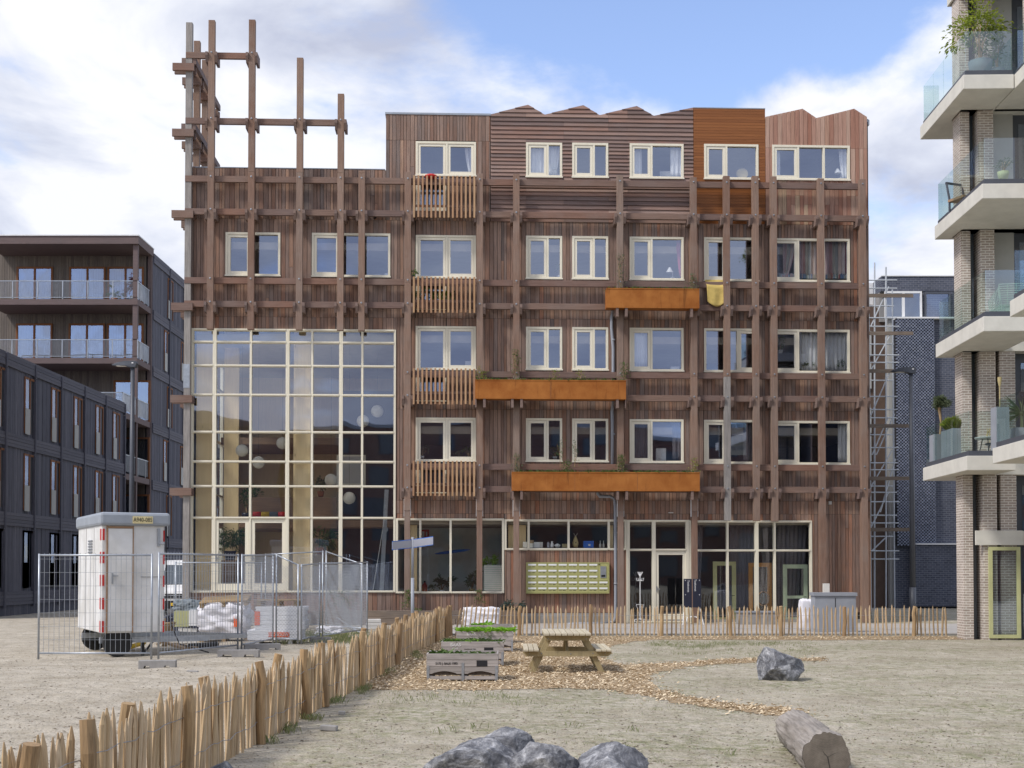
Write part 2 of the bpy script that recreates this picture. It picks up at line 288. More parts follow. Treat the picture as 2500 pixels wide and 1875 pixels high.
bricks('brick_dark', (.055,.062,.09), (.085,.094,.13), (.16,.17,.20), bw=.25, bh=.10, ms=.012)
bricks('brick_red', (.15,.055,.04), (.20,.075,.055), (.20,.17,.15))
bricks('paving', (.33,.32,.32), (.40,.385,.38), (.25,.24,.23), bw=.4, bh=.2, ms=.012)
# ------------------------------------------------------------------ the ground
def ground_mat():
    m, t, b = newmat('ground'); L = t.links.new; tc = N(t, 'ShaderNodeTexCoord'); P = tc.outputs['Object']
    def nz(sc, det=4, ro=.6, loc=None):
        n = N(t, 'ShaderNodeTexNoise', inp={'Scale': sc, 'Detail': det, 'Roughness': ro}); L(P, n.inputs['Vector']); return n.outputs[0]
    sand = ramp(t, nz(2.2, 6), [(.3, (.40,.355,.28)), (.5, (.475,.425,.345)), (.72, (.55,.50,.415))])
    # moss and short dry grass, in patches, on the play area only
    s = N(t, 'ShaderNodeSeparateXYZ'); L(P, s.inputs[0])
    area = math_(t, 'MULTIPLY', ramp(t, math_(t, 'ADD', math_(t, 'MULTIPLY', s.outputs[0], .1), .5), [(.24, 0.0), (.30, 1.0)]), 1.0)
    g1 = ramp(t, nz(.42, 5, .7), [(.42, 0.0), (.60, 1.0)]); g2 = ramp(t, nz(5.5, 5, .75), [(.40, .0), (.62, 1.0)])
    gf = math_(t, 'MULTIPLY', math_(t, 'MULTIPLY', math_(t, 'ADD', math_(t, 'MULTIPLY', g1, .75), .30), g2), area)
    c = mixc(t, math_(t, 'MULTIPLY', gf, 1.0), sand, (.22,.225,.12))
    dmp = ramp(t, nz(.7, 7, .75), [(.46, 0.0), (.66, .65)]); c = mixc(t, dmp, c, (.30,.26,.195))
    v = N(t, 'ShaderNodeTexVoronoi', inp={'Scale': 16.0, 'Randomness': 1.0}); L(P, v.inputs['Vector'])
    sp = math_(t, 'MULTIPLY', ramp(t, v.outputs['Distance'], [(.14, 1.0), (.26, 0.0)]), ramp(t, nz(7, 4), [(.46, 0.0), (.6, 1.0)]))
    c = mixc(t, math_(t, 'MULTIPLY', sp, .9), c, (.09,.07,.05))
    c = mixc(t, 1.0, c, ramp(t, nz(48, 4, .75), [(.32, .66), (.68, 1.24)]), 'MULTIPLY')
    L(c, b.inputs['Base Color']); b.inputs['Roughness'].default_value = .95; b.inputs['Specular IOR Level'].default_value = .15
    bp = N(t, 'ShaderNodeBump', inp={'Strength': .7, 'Distance': .03}); L(nz(26, 5, .7), bp.inputs['Height']); bq = N(t, 'ShaderNodeBump', inp={'Strength': .8, 'Distance': .16}); L(nz(2.6, 5, .62), bq.inputs['Height']); L(bq.outputs[0], bp.inputs['Normal']); L(bp.outputs[0], b.inputs['Normal'])
    return m
ground_mat()
def fine_axis(lo, hi, step, outer):
    a = [lo + i*step for i in range(int((hi-lo)/step)+1)]; return [-o for o in outer[::-1] if -o < lo] + a + [o for o in outer if o > hi]
gx = fine_axis(-9, 9, .12, [12, 16, 24, 40, 80, 200, 600, 1800]); gy = [-1800, -400, -80, -20, 0, 4] + [6 + i*.14 for i in range(int(30/.14))] + [37, 40, 44, 60, 100, 200, 600, 1800]
def gh(x, y):
    k = max(0, min(1, (9 - abs(x))/2))*max(0, min(1, (y - 5)/2))*max(0, min(1, (35 - y)/2))
    return k*(noise.fractal((x*.55, y*.55, 3.1), 1, 2, 4)*.030 + noise.noise((x*3.1, y*3.1, .4))*.012 + abs(noise.noise((x*7.3, y*7.3, 2.4)))*-.012)
gv = [(x, y, gh(x, y)) for y in gy for x in gx]; w = len(gx)
gf = [(j*w + i, j*w + i + 1, (j+1)*w + i + 1, (j+1)*w + i) for j in range(len(gy)-1) for i in range(w-1)]
me = bpy.data.meshes.new('ground'); me.from_pydata(gv, [], gf); me.polygons.foreach_set('use_smooth', [True]*len(gf)); obj('ground', me, MT['ground'], kind='structure')
# the paved strip between the pickets and the house
def pave_mat():
    m, t, b = newmat('pave'); L = t.links.new; tc = N(t, 'ShaderNodeTexCoord')
    br = N(t, 'ShaderNodeTexBrick', offset=.5, inp={'Color1': (.34,.325,.31,1), 'Color2': (.40,.38,.36,1), 'Mortar': (.26,.24,.21,1), 'Scale': 1.0, 'Mortar Size': .012, 'Brick Width': .6, 'Row Height': .3}); L(tc.outputs['Object'], br.inputs['Vector'])
    n = N(t, 'ShaderNodeTexNoise', inp={'Scale': 1.2, 'Detail': 6, 'Roughness': .7}); L(tc.outputs['Object'], n.inputs['Vector'])
    L(mixc(t, ramp(t, n.outputs[0], [(.45, 0.0), (.7, .8)]), br.outputs['Color'], (.42,.37,.30)), b.inputs['Base Color']); b.inputs['Roughness'].default_value = .9
pave_mat()
p0 = gp(1096, 1551)
mb = MB(); mb.box(-1.9, 16, p0.y + .15, 44.0, -.1, .012); pv = mb.build('pavement', MT['pave'], kind='structure')
mb = MB(); mb.box(-1.9, 16, p0.y + .05, p0.y + .146, -.1, .045); mb.build('kerb', MT['concrete'], kind='structure')
# wood chips: a thin bed and the chips themselves
def on(pts): return [gp(x, y) for x, y in pts]
BEDS = [on([(1100,1553.5),(2330,1553.5),(2360,1562),(1990,1563),(1800,1563),(1600,1562),(1530,1569),(1488,1578),(1470,1596),(1478,1612),(1520,1624),(1600,1622),(1730,1612),(1860,1607),(2010,1606),(2010,1613),(1870,1617),(1760,1622),(1660,1634),(1592,1645),(1585,1660),(1610,1682),(1690,1703),(1790,1715),(1905,1727),(1960,1733),(1955,1752),(1880,1745),(1760,1733),(1650,1716),(1560,1697),(1480,1687),(1400,1684),(1250,1682),(1100,1683),(960,1684),(868,1684),(905,1660),(940,1640),(1003,1600),(1050,1575)])]
plain('chipbed', (.33,.245,.15), .95, .35, 30, bump=.6)
def clean(p): return [(q.x, q.y) for q in p]
import bmesh
def inside(p, poly):
    x, y = p; c = False; j = len(poly) - 1
    for i in range(len(poly)):
        if (poly[i][1] > y) != (poly[j][1] > y) and x < (poly[j][0]-poly[i][0])*(y-poly[i][1])/(poly[j][1]-poly[i][1]) + poly[i][0]: c = not c
        j = i
    return c
bed = clean(BEDS[0])
g = .1; bx0, bx1 = min(p[0] for p in bed), min(13, max(p[0] for p in bed)); by0, by1 = min(p[1] for p in bed), max(p[1] for p in bed)
vid = {}; bv = []; bf = []
def vtx(i, j):
    if (i, j) not in vid:
        x, y = bx0 + i*g, by0 + j*g; vid[(i, j)] = len(bv); bv.append((x, y, gh(x, y) + .006))
    return vid[(i, j)]
for i in range(int((bx1-bx0)/g)):
    for j in range(int((by1-by0)/g) + 1):
        x, y = bx0 + (i+.5)*g, by0 + (j+.5)*g
        if inside((x + noise.noise((x*3, y*3, 0))*.1, y + noise.noise((x*3, y*3, 5))*.16), bed): bf.append((vtx(i,j), vtx(i+1,j), vtx(i+1,j+1), vtx(i,j+1)))
me = bpy.data.meshes.new('wood_chip_path'); me.from_pydata(bv, [], bf); obj('wood_chip_path', me, MT['chipbed'], kind='structure')
plain('chip', (.5,.35,.2), .85, .1, 20, tones=[(.55,.425,.265), (.64,.51,.34), (.75,.635,.45), (.46,.34,.205), (.68,.555,.38), (.33,.235,.135)])
mb = MB()
for k in range(70000):
    x = RN.uniform(bx0-.3, bx1); y = by0 - .3 + (by1-by0)*RN.random()**1.25
    if y > 27 and RN.random() < .35: continue
    kk = 2.6 if RN.random() < .16 else 1.0; q = (x + RN.gauss(0, .10)*kk, y + RN.gauss(0, .20)*kk)
    if not inside(q, bed): continue
    l = RN.uniform(.022, .062); wd_ = l*RN.uniform(.25, .55); a = RN.uniform(0, pi); th = RN.uniform(-.5, .5); z = gh(x, y) + .009 + RN.random()*.02
    dx, dy = cos(a)*l*.5, sin(a)*l*.5; ex, ey = -sin(a)*wd_*.5, cos(a)*wd_*.5; h = th*l*.5
    mb.add([(x-dx-ex, y-dy-ey, z-h), (x+dx-ex, y+dy-ey, z+h), (x+dx*.8+ex, y+dy*.8+ey, z+h+.006), (x-dx*.9+ex, y-dy*.9+ey, z-h+.006), (x, y, z-.008)], [(0,1,2,3),(1,0,4),(2,1,4),(3,2,4),(0,3,4)], RN.random())
mb.build('wood_chips', MT['chip'], kind='stuff')['label'] = 'loose pale wood chips covering the path and the planting corner'
# twigs and grit on the sand, grass blades
plain('debris', (.1,.08,.05), .9, tones=[(.07,.05,.035), (.14,.11,.075), (.30,.26,.20), (.22,.17,.12)])
mb = MB()
for k in range(34000):
    y = 7.5 + 27*RN.random()**1.7; x = RN.uniform(-.42*y - .5, .42*y)
    if abs(x) > 12 or inside((x, y), bed): continue
    l = RN.uniform(.008, .03)*RN.choice((.6, 1, 1)); a = RN.uniform(0, pi); r = l*RN.uniform(.15, .5); z = gh(x, y)
    mb.add([(x-cos(a)*l, y-sin(a)*l, z), (x+sin(a)*r, y-cos(a)*r, z+.002), (x+cos(a)*l, y+sin(a)*l, z+.003), (x-sin(a)*r, y+cos(a)*r, z+.002), (x, y, z+r*.9)], [(0,1,4),(1,2,4),(2,3,4),(3,0,4)], RN.random())
mb.build('twigs_and_grit', MT['debris'], kind='stuff')['label'] = 'dark twigs and grit scattered over the sandy ground'
mb = MB()
def tuft(x, y, n, h, sp):
    for k in range(n):
        px, py = x + RN.gauss(0, sp), y + RN.gauss(0, sp); a = RN.uniform(0, 2*pi); hh = h*RN.uniform(.5, 1.2); w_ = RN.uniform(.002, .004); lx, ly = cos(a)*hh*.5, sin(a)*hh*.5; z = gh(px, py)
        mb.add([(px-w_*sin(a), py+w_*cos(a), z), (px+w_*sin(a), py-w_*cos(a), z), (px+lx*.4, py+ly*.4, z+hh*.65), (px+lx, py+ly, z+hh*.95)], [(0,1,2),(2,3,0)], RN.random())
for k in range(1700):
    y = 8 + 27*RN.random()**1.4; x = RN.uniform(-2.2, .42*y)
    if x > 12 or inside((x, y), bed) or noise.fractal((x*.42, y*.42, 0), 1, 2, 4) < -.02: continue
    tuft(x, y, RN.randint(3, 8), .03, .06)
for x0, x1, y0, y1, n in ((1590,1900,1567,1578,110), (1560,1990,1570,1600,90), (940,1300,1692,1720,30)):
    for k in range(n):
        q = gp(RN.uniform(x0, x1), RN.uniform(y0, y1)); tuft(q.x, q.y, 12, .055, .09)
for px, py in ((815,1715),(1010,1598),(775,1755),(1075,1792),(1155,1780),(1545,1790),(1650,1700),(1400,1775),(1110,1785),(1535,1835),(800,1720),(1780,1842)):
    q = gp(px, py); tuft(q.x, q.y, 14, .075, .05)
for k in range(60):
    p_ = RN.choice(((1000,1603),(935,1643),(873,1685),(806,1712),(745,1756),(690,1782),(643,1808))); q = gp(p_[0] + RN.uniform(2,26), p_[1] + RN.uniform(-6,8)); tuft(q.x, q.y, 12, .09, .05)
for k in range(150):
    q = gp(RN.uniform(690, 900), RN.uniform(1545, 1574)); tuft(q.x, q.y, 16, .13, .14)
mb.build('grass', MT['grass'], kind='stuff')['label'] = 'short sparse grass growing in patches on the sand'
# ------------------------------------------------------------------ the timber apartment building
HB = thing('timber_apartment_building', 'six storey apartment building clad in brown hardwood with a timber grid in front', 'building', (0, FY, 0), PSI)
uL, uR = U(458, 900)[0], U(2123, 900)[0]
ZP = U(700, 412)[1]                                  # parapet of the lower roof
def rect(x0, x1, y0, y1, d=0):
    xm, ym = (x0+x1)/2, (y0+y1)/2
    return U(x0, ym, d)[0], U(x1, ym, d)[0], U(xm, y1, d)[1], U(xm, y0, d)[1]
HOLES = []
def frame_mb(mb, u0, u1, z0, z1, w, y0, y1, tone=.3):
    mb.box(u0, u0+w, y0, y1, z0, z1, tone); mb.box(u1-w, u1, y0, y1, z0, z1, tone)
    mb.box(u0+w, u1-w, y0, y1, z0, z0+w, tone); mb.box(u0+w, u1-w, y0, y1, z1-w, z1, tone)
def pane(u0, u1, z0, z1, parent, y=.02, m='pane'):
    mb = MB(); mb.box(u0-.012, u1+.012, y, y+.012, z0-.012, z1+.012); a, b = RN.gauss(0,.0035), RN.gauss(0,.0035)
    mb.v = [(p[0], p[1] + a*(p[0]-(u0+u1)/2) + b*(p[2]-(z0+z1)/2), p[2]) for p in mb.v]; return mb.build('pane', MT[m], parent)
def window(r, cells, hole=None, m='pane', extra=None):
    u0, u1, z0, z1 = r; HOLES.append(hole or r); w = .075
    mb = MB(); frame_mb(mb, u0, u1, z0, z1, w, -.05, .08)
    e = [u0 + (u1-u0)*c[0] for c in cells] + [u1]
    for k in range(1, len(cells)): mb.box(e[k]-.035, e[k]+.035, -.046, .078, z0+w, z1-w, .4)
    mb.box(u0-.02, u1+.02, -.085, -.052, z0-.012, z0+.035, .6)
    win = mb.build('window', MT['frame'], HB, bevel=0)
    for k, c in enumerate(cells):
        a = e[k] + (w if k == 0 else .035); b_ = e[k+1] - (w if k == len(cells)-1 else .035); lo, hi = z0 + w, z1 - w
        if c[1] == 'door': lo = c[2]
        if c[1] in ('sash', 'door'):
            s = MB(); frame_mb(s, a+.006, b_-.006, lo+.006, hi-.006, .085, -.028, .05, .8); s.build('sash', MT['frame'], win)
            pane(a+.09, b_-.09, lo+.09, hi-.09, win, m=m)
        else: pane(a, b_, lo, hi, win, .035, m)
    return win
ROWS = [(346.5, 431), (575, 680), (797, 903.5), (1020, 1127)]
WIN = {}
# the bay with French balconies
SLATS = [(429, 531), (676, 763.5), (899.5, 987), (1125.5, 1211)]
DOORB = [513, 752, 976, 1200]
for i, (a, b) in enumerate(ROWS):
    u0, u1, z0, z1 = rect(1015, 1162, a, b); zb = U(1050, DOORB[i])[1]
    HOLES.append((u0 + .07, u0 + (u1-u0)*.5, zb, z0 + .01))
    WIN['a', i] = window((u0, u1, z0, z1), [(0, 'door', zb), (.515, 'sash')])
    mb = MB(); ue = u0 + (u1-u0)*.5; mb.box(u0+.006, u0+.07, -.048, .078, zb-.06, z0); mb.box(ue-.05, ue+.02, -.048, .078, zb-.06, z0); mb.box(u0+.07, ue-.05, -.05, .08, zb-.06, zb); mb.build('sash', MT['frame'], WIN['a', i])
for i, y in enumerate([(349, 434), (576.5, 682), (798.5, 904), (1021.5, 1127.5)]):
    WIN['b', i] = window(rect(1284, 1372.3, *y), [(0, 'sash'), (.60, 'fix')])
    WIN['c', i] = window(rect(1396.7, 1484.6, y[0]+.8, y[1]+.8), [(0, 'sash'), (.60, 'fix')])
    WIN['d', i] = window(rect(1537, 1668.5, y[0]+2.5, y[1]+3), [(0, 'sash'), (.405, 'fix')])
    WIN['e', i] = window(rect(1718.5, 1851, y[0]+4, y[1]+5), [(0, 'sash'), (.41, 'fix')] if i != 2 else [(0, 'fix'), (.62, 'sash')])
    WIN['f', i] = window(rect(1884.5, 2074, y[0]+6.5, y[1]+7), [(0, 'sash'), (.335, 'fix'), (.665, 'fix')])
WIN['g', 1] = window(rect(551, 684.6, 568, 674.6), [(0, 'sash'), (.46, 'fix')])
WIN['h', 1] = window(rect(761.6, 953, 570, 677), [(0, 'sash'), (.355, 'fix'), (.625, 'fix')])
# large glazed fronts: mullions, transoms, panes
def glazing(name, xs, ys, m, thick=(), skip=(), doors=(), ws=.065):
    us = [U(x, (ys[0]+ys[-1])/2)[0] for x in xs]; zs = [U((xs[0]+xs[-1])/2, y)[1] for y in ys]
    HOLES.append((us[0]-.03, us[-1]+.03, zs[-1]-.03, zs[0]+.03))
    mb = MB()
    for k, u in enumerate(us):
        h = ws*.55 if k not in thick else ws*.95
        mb.box(u-h, u+h, -.06, .11, zs[-1]-.03, zs[0]+.03, .2)
        if k in thick: mb.box(u-.008, u+.008, -.064, -.06, zs[-1], zs[0], .9)
    for k, z in enumerate(zs):
        for q in range(len(us)-1):
            if (q, k) in skip: continue
            a = us[q] + (ws*.55 if q not in thick else ws*.95); b = us[q+1] - (ws*.55 if q+1 not in thick else ws*.95)
            mb.box(a, b, -.052, .10, z-.045, z+.03, .5); mb.box(a, b, -.085, -.054, z-.02, z+.028, .7)
    g_ = mb.build(name, MT['frame'], HB)
    for q in range(len(us)-1):
        for k in range(len(zs)-1):
            if (q, k) in skip: continue
            a, b, z0, z1 = us[q]+ws*.5, us[q+1]-ws*.5, zs[k+1]+.03, zs[k]-.045
            if (q, k) in doors:
                s = MB(); frame_mb(s, a+.01, b-.01, z0+.01, z1-.01, .12, -.03, .06, .4); s.box(a+.13, b-.13, -.03, .06, z0+.13, z0+.24, .4); s.build('door_leaf', MT['frame'], g_)
                s = MB(); s.box(a+.05, a+.075, -.085, -.034, z0+1.0, z0+1.18); s.box(a+.05, a+.16, -.10, -.085, z0+1.07, z0+1.10); s.build('handle', MT['steel'], g_)
                z0 += .25; a += .12; b -= .12; z1 -= .12
            pane(a, b, z0, z1, g_, .025, m)
    return g_
glazing('lobby_glazing', [467, 523, 611.5, 701.5, 761.5, 832, 884, 963.5], [806, 836, 893.4, 964.5, 1055, 1127, 1187, 1264, 1444], 'lobbyglass', thick=(0, 1, 3, 5), doors=((1, 7), (2, 7)))
glazing('cafe_glazing', [969, 1026, 1100, 1228], [1268, 1446], 'pane_low')
glazing('high_window', [1234, 1290.5, 1388, 1486, 1527], [1270.5, 1340.5], 'pane_low')
glazing('entrance_glazing', [1533, 1596, 1678.5], [1271.5, 1342, 1518], 'pane_low', thick=(0, 1, 2), doors=((1, 1),))
glazing('workshop_glazing', [1686, 1776, 1847, 1891, 1979.5], [1273, 1343.5, 1522], 'pane_low', thick=(2,))
# the wall behind the boards, with openings
def minus(region, holes):
    u0, u1, z0, z1 = region; holes = [h for h in holes if h[0] < u1 and h[1] > u0 and h[2] < z1 and h[3] > z0]; us = sorted({u0, u1, *[x for h in holes for x in h[:2] if u0 < x < u1]}); out = []
    for a, b in zip(us, us[1:]):
        if b - a < .004: continue
        m_ = (a+b)/2; cuts = sorted([(max(h[2], z0), min(h[3], z1)) for h in holes if h[0] <= m_ <= h[1] and h[3] > z0 and h[2] < z1]); z = z0
        for c0, c1 in cuts:
            if c0 > z + .01: out.append((a, b, z, c0))
            z = max(z, c1)
        if z1 > z + .01: out.append((a, b, z, z1))
    return out
def ut(px, py): return U(px, py)
SAW2 = [ut(*p) for p in ((1198,279.7),(1289,256),(1330,280.4),(1424,257),(1464,281.5),(1554.5,259),(1596,283),(1692,263))]
SAW4 = [ut(*p) for p in ((1867.7,286),(1959,266),(1992.5,288.7),(2084.7,266),(2123,290.5))]
uB1, uB2, uB3, uB4 = ut(942.5,330)[0], ut(1198,330)[0], ut(1692,330)[0], ut(1868,330)[0]
zB1, zB3 = ut(1070,278)[1], ut(1780,264.5)[1]; ZU = U(1700, 546)[1]      # cladding of the top storey ends here
mb = MB()
for a, b, c, d in minus((uL, uR, 0, ZP-.02), HOLES): mb.box(a, b, 0, .24, c, d)
for a, b, c, d in minus((uB1, uR, ZP-.02, ut(1400,284)[1]-.05), HOLES): mb.box(a, b, 0, .24, c, d)
mb.build('wall', MT['membrane'], HB)
# floors, ceilings, partitions and the back of the rooms
mb = MB(); zf = [.02, 3.62, 6.72, 9.85, 13.0]
lob = U(966, 900)[0]
for i, z in enumerate(zf):
    if i == 0: mb.box(uL+.3, uR-.1, .245, 9, -.1, z, .5)
    else: mb.box((lob if i < 3 else uL+.05), uR-.05, .245, 9, z-.25, z, .5)
mb.box(uB1+.05, uR-.05, .245, 9, ut(1400,290)[1]-.15, ut(1400,290)[1]-.05, .5); mb.box(uL+.05, uB1, .245, 9, ZP-.5, ZP-.3, .5)
mb.build('floor_slab', MT['floor_in'], HB)
mb = MB(); mb.box(uL, uR, 9, 9.25, 0, ZP)
for px in (1188, 1385, 1505, 1692, 1868): mb.box(U(px,800)[0]-.06, U(px,800)[0]+.06, .245, 9, 3.63, 16.6)
mb.box(lob, lob+.12, .245, 9, 0, 12.7); mb.box(uB1, uR, 4.5, 4.6, 3.65, 16.6); mb.box(uB1, uR, 9, 9.2, ZP, 16.6)
mb.build('partition', MT['interior'], HB)
mb = MB(); mb.box(lob+.15, U(1232,1350)[0], 3.6, 3.7, .03, 3.35, .5); mb.build('cafe_wall', MT['cafewall'], HB)
mb = MB(); mb.box(U(1234,1350)[0], uR-.1, 2.6, 2.7, .03, 3.35); mb.build('store_wall', MT['interior_dark'], HB)
mb = MB(); mb.box(uL, uL+.24, 7.2, 14, 0, ZP); mb.box(uL, uL+.24, .24, 7.2, 10.6, ZP); mb.box(uL, uL+.24, .24, 7.2, 0, .45); mb.box(uL, uL+.24, .24, .4, .45, 10.6); mb.box(uR-.24, uR, .24, 14, 0, ZP); mb.box(uL, uR, 14, 14.2, 0, ZP); mb.box(uB1, uB1+.2, .24, 10, ZP, zB1-.05); mb.box(uR-.2, uR, .24, 10, ZP, SAW4[-1][1]-.03); mb.build('side_wall', MT['membrane'], HB)
mb = MB(); mb.box(uL+.25, uR-.25, .3, 13.9, ZP-.28, ZP-.2); mb.build('roof', MT['zinc'], HB)
# vertical boards
CLAD = []                                                # (area, box, tone)
BRK = [U(1200, y)[1] for y in (1254, 1222, 1000, 778)]
def tone_for(z):
    t = RN.triangular(0, 1, .30 if z > 11 else .42 if z > 4.5 else .78) + RN.gauss(0, .08); return max(.01, min(.99, t))
def vboards(region, lst, wmin=.088, wmax=.165, breaks=(), tf=tone_for, y0=-.026, top=None, gap=.012, holes=HOLES):
    u = region[0]
    while u < region[1] - .03:
        w_ = RN.uniform(wmin, wmax); b = min(u + w_, region[1]); zt = region[3] if top is None else top((u+b)/2)
        bands = sorted({region[2], zt, *[z for z in breaks if region[2]+.1 < z < zt-.1]})
        if RN.random() < .35:
            s = RN.uniform(region[2], zt)
            bands = sorted(set(bands) | ({s} if all(abs(s-q) > .4 for q in bands) else set()))
        for z0, z1 in zip(bands, bands[1:]):
            for a_, b_, c_, d_ in minus((u, b-gap, z0+.004, z1-.004), holes):
                if b_-a_ < .02 or d_-c_ < .03: continue
                yy = y0 + RN.uniform(-.006, .004); lst.append(((b_-a_)*(d_-c_), (a_, b_, yy, -.002, c_, d_), tf((c_+d_)/2)))
        u = b
vboards((uL, uR, .35, ZU), CLAD, breaks=BRK)
vboards((uL, uB1, ZU, ZP), CLAD)
vboards((uB1, uB2-.01, ZU, zB1-.04), CLAD, breaks=[U(1000, 343)[1]], wmin=.09, wmax=.14)
def emit(lst, name, stuffname, mat, keep=300):
    lst.sort(key=lambda q: -q[0])
    for ar, bx_, tn in lst[:keep]:
        mb = MB(); mb.box(*bx_, tn); mb.build(name, MT[mat], HB)
    if len(lst) > keep:
        mb = MB()
        for ar, bx_, tn in lst[keep:]: mb.box(*bx_, tn)
        mb.build(stuffname, MT[mat], HB, kind='stuff')
emit(CLAD, 'cladding_board', 'small_cladding_boards', 'cladding')
# lapped horizontal boards under the zigzag roof edge
def sawz(prof, u):
    for (a, za), (b, zb) in zip(prof, prof[1:]):
        if a <= u <= b: return za + (zb-za)*(u-a)/(b-a)
    return prof[0][1] if u < prof[0][0] else prof[-1][1]
def clip_top(poly, prof):       # polygon (u,z) of a board cut by the zigzag
    (u0, u1, z0, z1) = poly; us = sorted({u0, u1, *[p[0] for p in prof if u0 < p[0] < u1]}); add = set()
    for (a, za), (b, zb) in zip(prof, prof[1:]):
        for z in (z0, z1):
            if za != zb:
                u = a + (z-za)/(zb-za)*(b-a)
                if a < u < b and u0 < u < u1: add.add(u)
    us = sorted(set(us) | add); out = []
    for a, b in zip(us, us[1:]):
        ta, tb = min(z1, sawz(prof, a+1e-4)), min(z1, sawz(prof, b-1e-4))
        if max(ta, tb) > z0 + .004: out.append((a, b, z0, max(ta, z0), max(tb, z0)))
    return out
z = ZU; rowi = 0; jt = [uB2, U(1284,300)[0], U(1376,300)[0], U(1485,300)[0], U(1532,300)[0], uB3]
while z < 17.9:
    h = .148 if z < 14.75 or z > 16.55 else .128
    segs = [jt[0]] + [x for k, x in enumerate(jt[1:-1]) if RN.random() < .55] + [jt[-1]]
    for a, b in zip(segs, segs[1:]):
        for (c0, c1, c2, c3) in minus((a+.002, b-.002, z, z+h), HOLES):
            if c3-c2 < .02: continue
            pcs = clip_top((c0, c1, c2, c3), SAW2); tn = RN.random(); runs = []
            for pc in pcs:
                if runs and abs(runs[-1][-1][1] - pc[0]) < .002: runs[-1].append(pc)
                else: runs.append([pc])
            for run in runs:
              mb = MB()
              for (p, q, zb, zl, zr) in run:
                kk = lambda zz: -.052 + .040*(zz-z)/h
                mb.add([(p,kk(zb),zb),(q,kk(zb),zb),(q,kk(zr),zr),(p,kk(zl),zl),(p,0,zb),(q,0,zb),(q,0,zr),(p,0,zl)], [(0,1,2,3),(0,4,5,1),(3,2,6,7),(0,3,7,4),(1,5,6,2)], tn)
              mb.build('lap_board', MT['lap'], HB)
    z += h + .002; rowi += 1
z = ZU
while z < zB3 - .02:
    h = .098; tn = RN.random()
    for (c0, c1, c2, c3) in minus((uB3+.005, uB4-.005, z, min(z+h, zB3)-.006), HOLES):
        if c3 - c2 > .02: mb = MB(); mb.box(c0, c1, -.03+RN.uniform(-.001,.001), -.002, c2, c3, tn); mb.build('narrow_board', MT['orange'], HB)
    z += h
u = uB4 + .005; zj = U(1960, 362)[1]
while u < uR - .02:
    w_ = RN.uniform(.135, .165); b = min(u+w_, uR); js = [ZU, *( [U(1960, RN.choice((478, 500)))[1]] if RN.random() < .7 else []), zj, 19]
    for z0, z1 in zip(js, js[1:]):
        for (c0, c1, c2, c3) in minus((u, b-.010, z0+.003, z1-.003), HOLES):
            if c1-c0 < .02: continue
            mb = MB(); tn = max(0, min(1, RN.random()*.85 if z0 > zj-.1 else RN.random()))
            for (p, q, zb, zl, zr) in clip_top((c0, c1, c2, c3), SAW4): mb.add([(p,-.03,zb),(q,-.03,zb),(q,-.03,zr),(p,-.03,zl),(p,-.002,zb),(q,-.002,zb),(q,-.002,zr),(p,-.002,zl)], [(0,1,2,3),(0,4,5,1),(3,2,6,7),(0,3,7,4),(1,5,6,2)], tn)
            if mb.v: mb.build('red_board', MT['redboard'], HB)
    u = b
# backing and roofs of the upper volumes
def saw_solid(name, prof, zlow, y0, y1, mat):
    poly = [(prof[0][0], zlow)] + [(a, z-.03) for a, z in prof] + [(prof[-1][0], zlow)]
    mb = MB(); mb.prism(poly, lambda a, b: (a, y0, b), lambda a, b: (a, y1, b)); return mb.build(name, MT[mat], HB)
zl = ut(1400,284)[1] - .1
saw_solid('folded_roof', SAW2, zl, .02, 10, 'zinc'); saw_solid('folded_roof', SAW4, zl - .05, .02, 10, 'zinc')
mb = MB(); mb.box(uB1-.03, uB2, -.05, 10, zB1-.045, zB1+.02); mb.build('coping', MT['zinc'], HB)
mb = MB(); mb.box(uB3, uB4, -.04, 10, zB3-.02, zB3+.012); mb.box(uB3, uB4, .01, 10, zl-.1, zB3-.02); mb.build('coping', MT['zinc'], HB)
mb = MB(); mb.box(uB1, uB2, .01, 9.9, zl-.2, zB1-.05); mb.box(uL-.02, uB1-.03, -.04, .3, ZP-.0, ZP+.025); mb.build('coping', MT['zinc'], HB)
# ------------------------------------------------------------------ the grid of posts and rails in front
RD0, RD1, PD1 = .20, .32, .52
def rz(y, px=1215): return U(px, y, .32)[1]
RAIL = {'t1': 135, 't2': 296, 'a1': 444.5, 'a2': 523.7, 'b1': 690.5, 'b2': 747, 'c1': 914, 'c2': 970, 'd1': 1139.5, 'd2': 1194}
RZ = {'t1': U(530, 135, .32)[1], 't2': U(600, 296, .32)[1]}
for k in ('a1','a2','b1','b2','c1','c2','d1','d2'): RZ[k] = rz(RAIL[k])
POSTS = [(504.9, 700, 48, 803), (604, 700, 47, 804), (722.6, 600, 140, 805), (823, 600, 228, 806), (874.4, 700, 416, 807), (987.4, 800, 419, None), (1163.3, 800, 423, None), (1253, 800, 424, None), (1507, 800, 427, None), (1687, 800, 432, None), (1768, 800, 429, 1271), (1838.5, 800, 429, 1272), (1883, 800, 430, 1273), (1999, 800, 435, None), (2101, 800, 437, None)]
PU = []
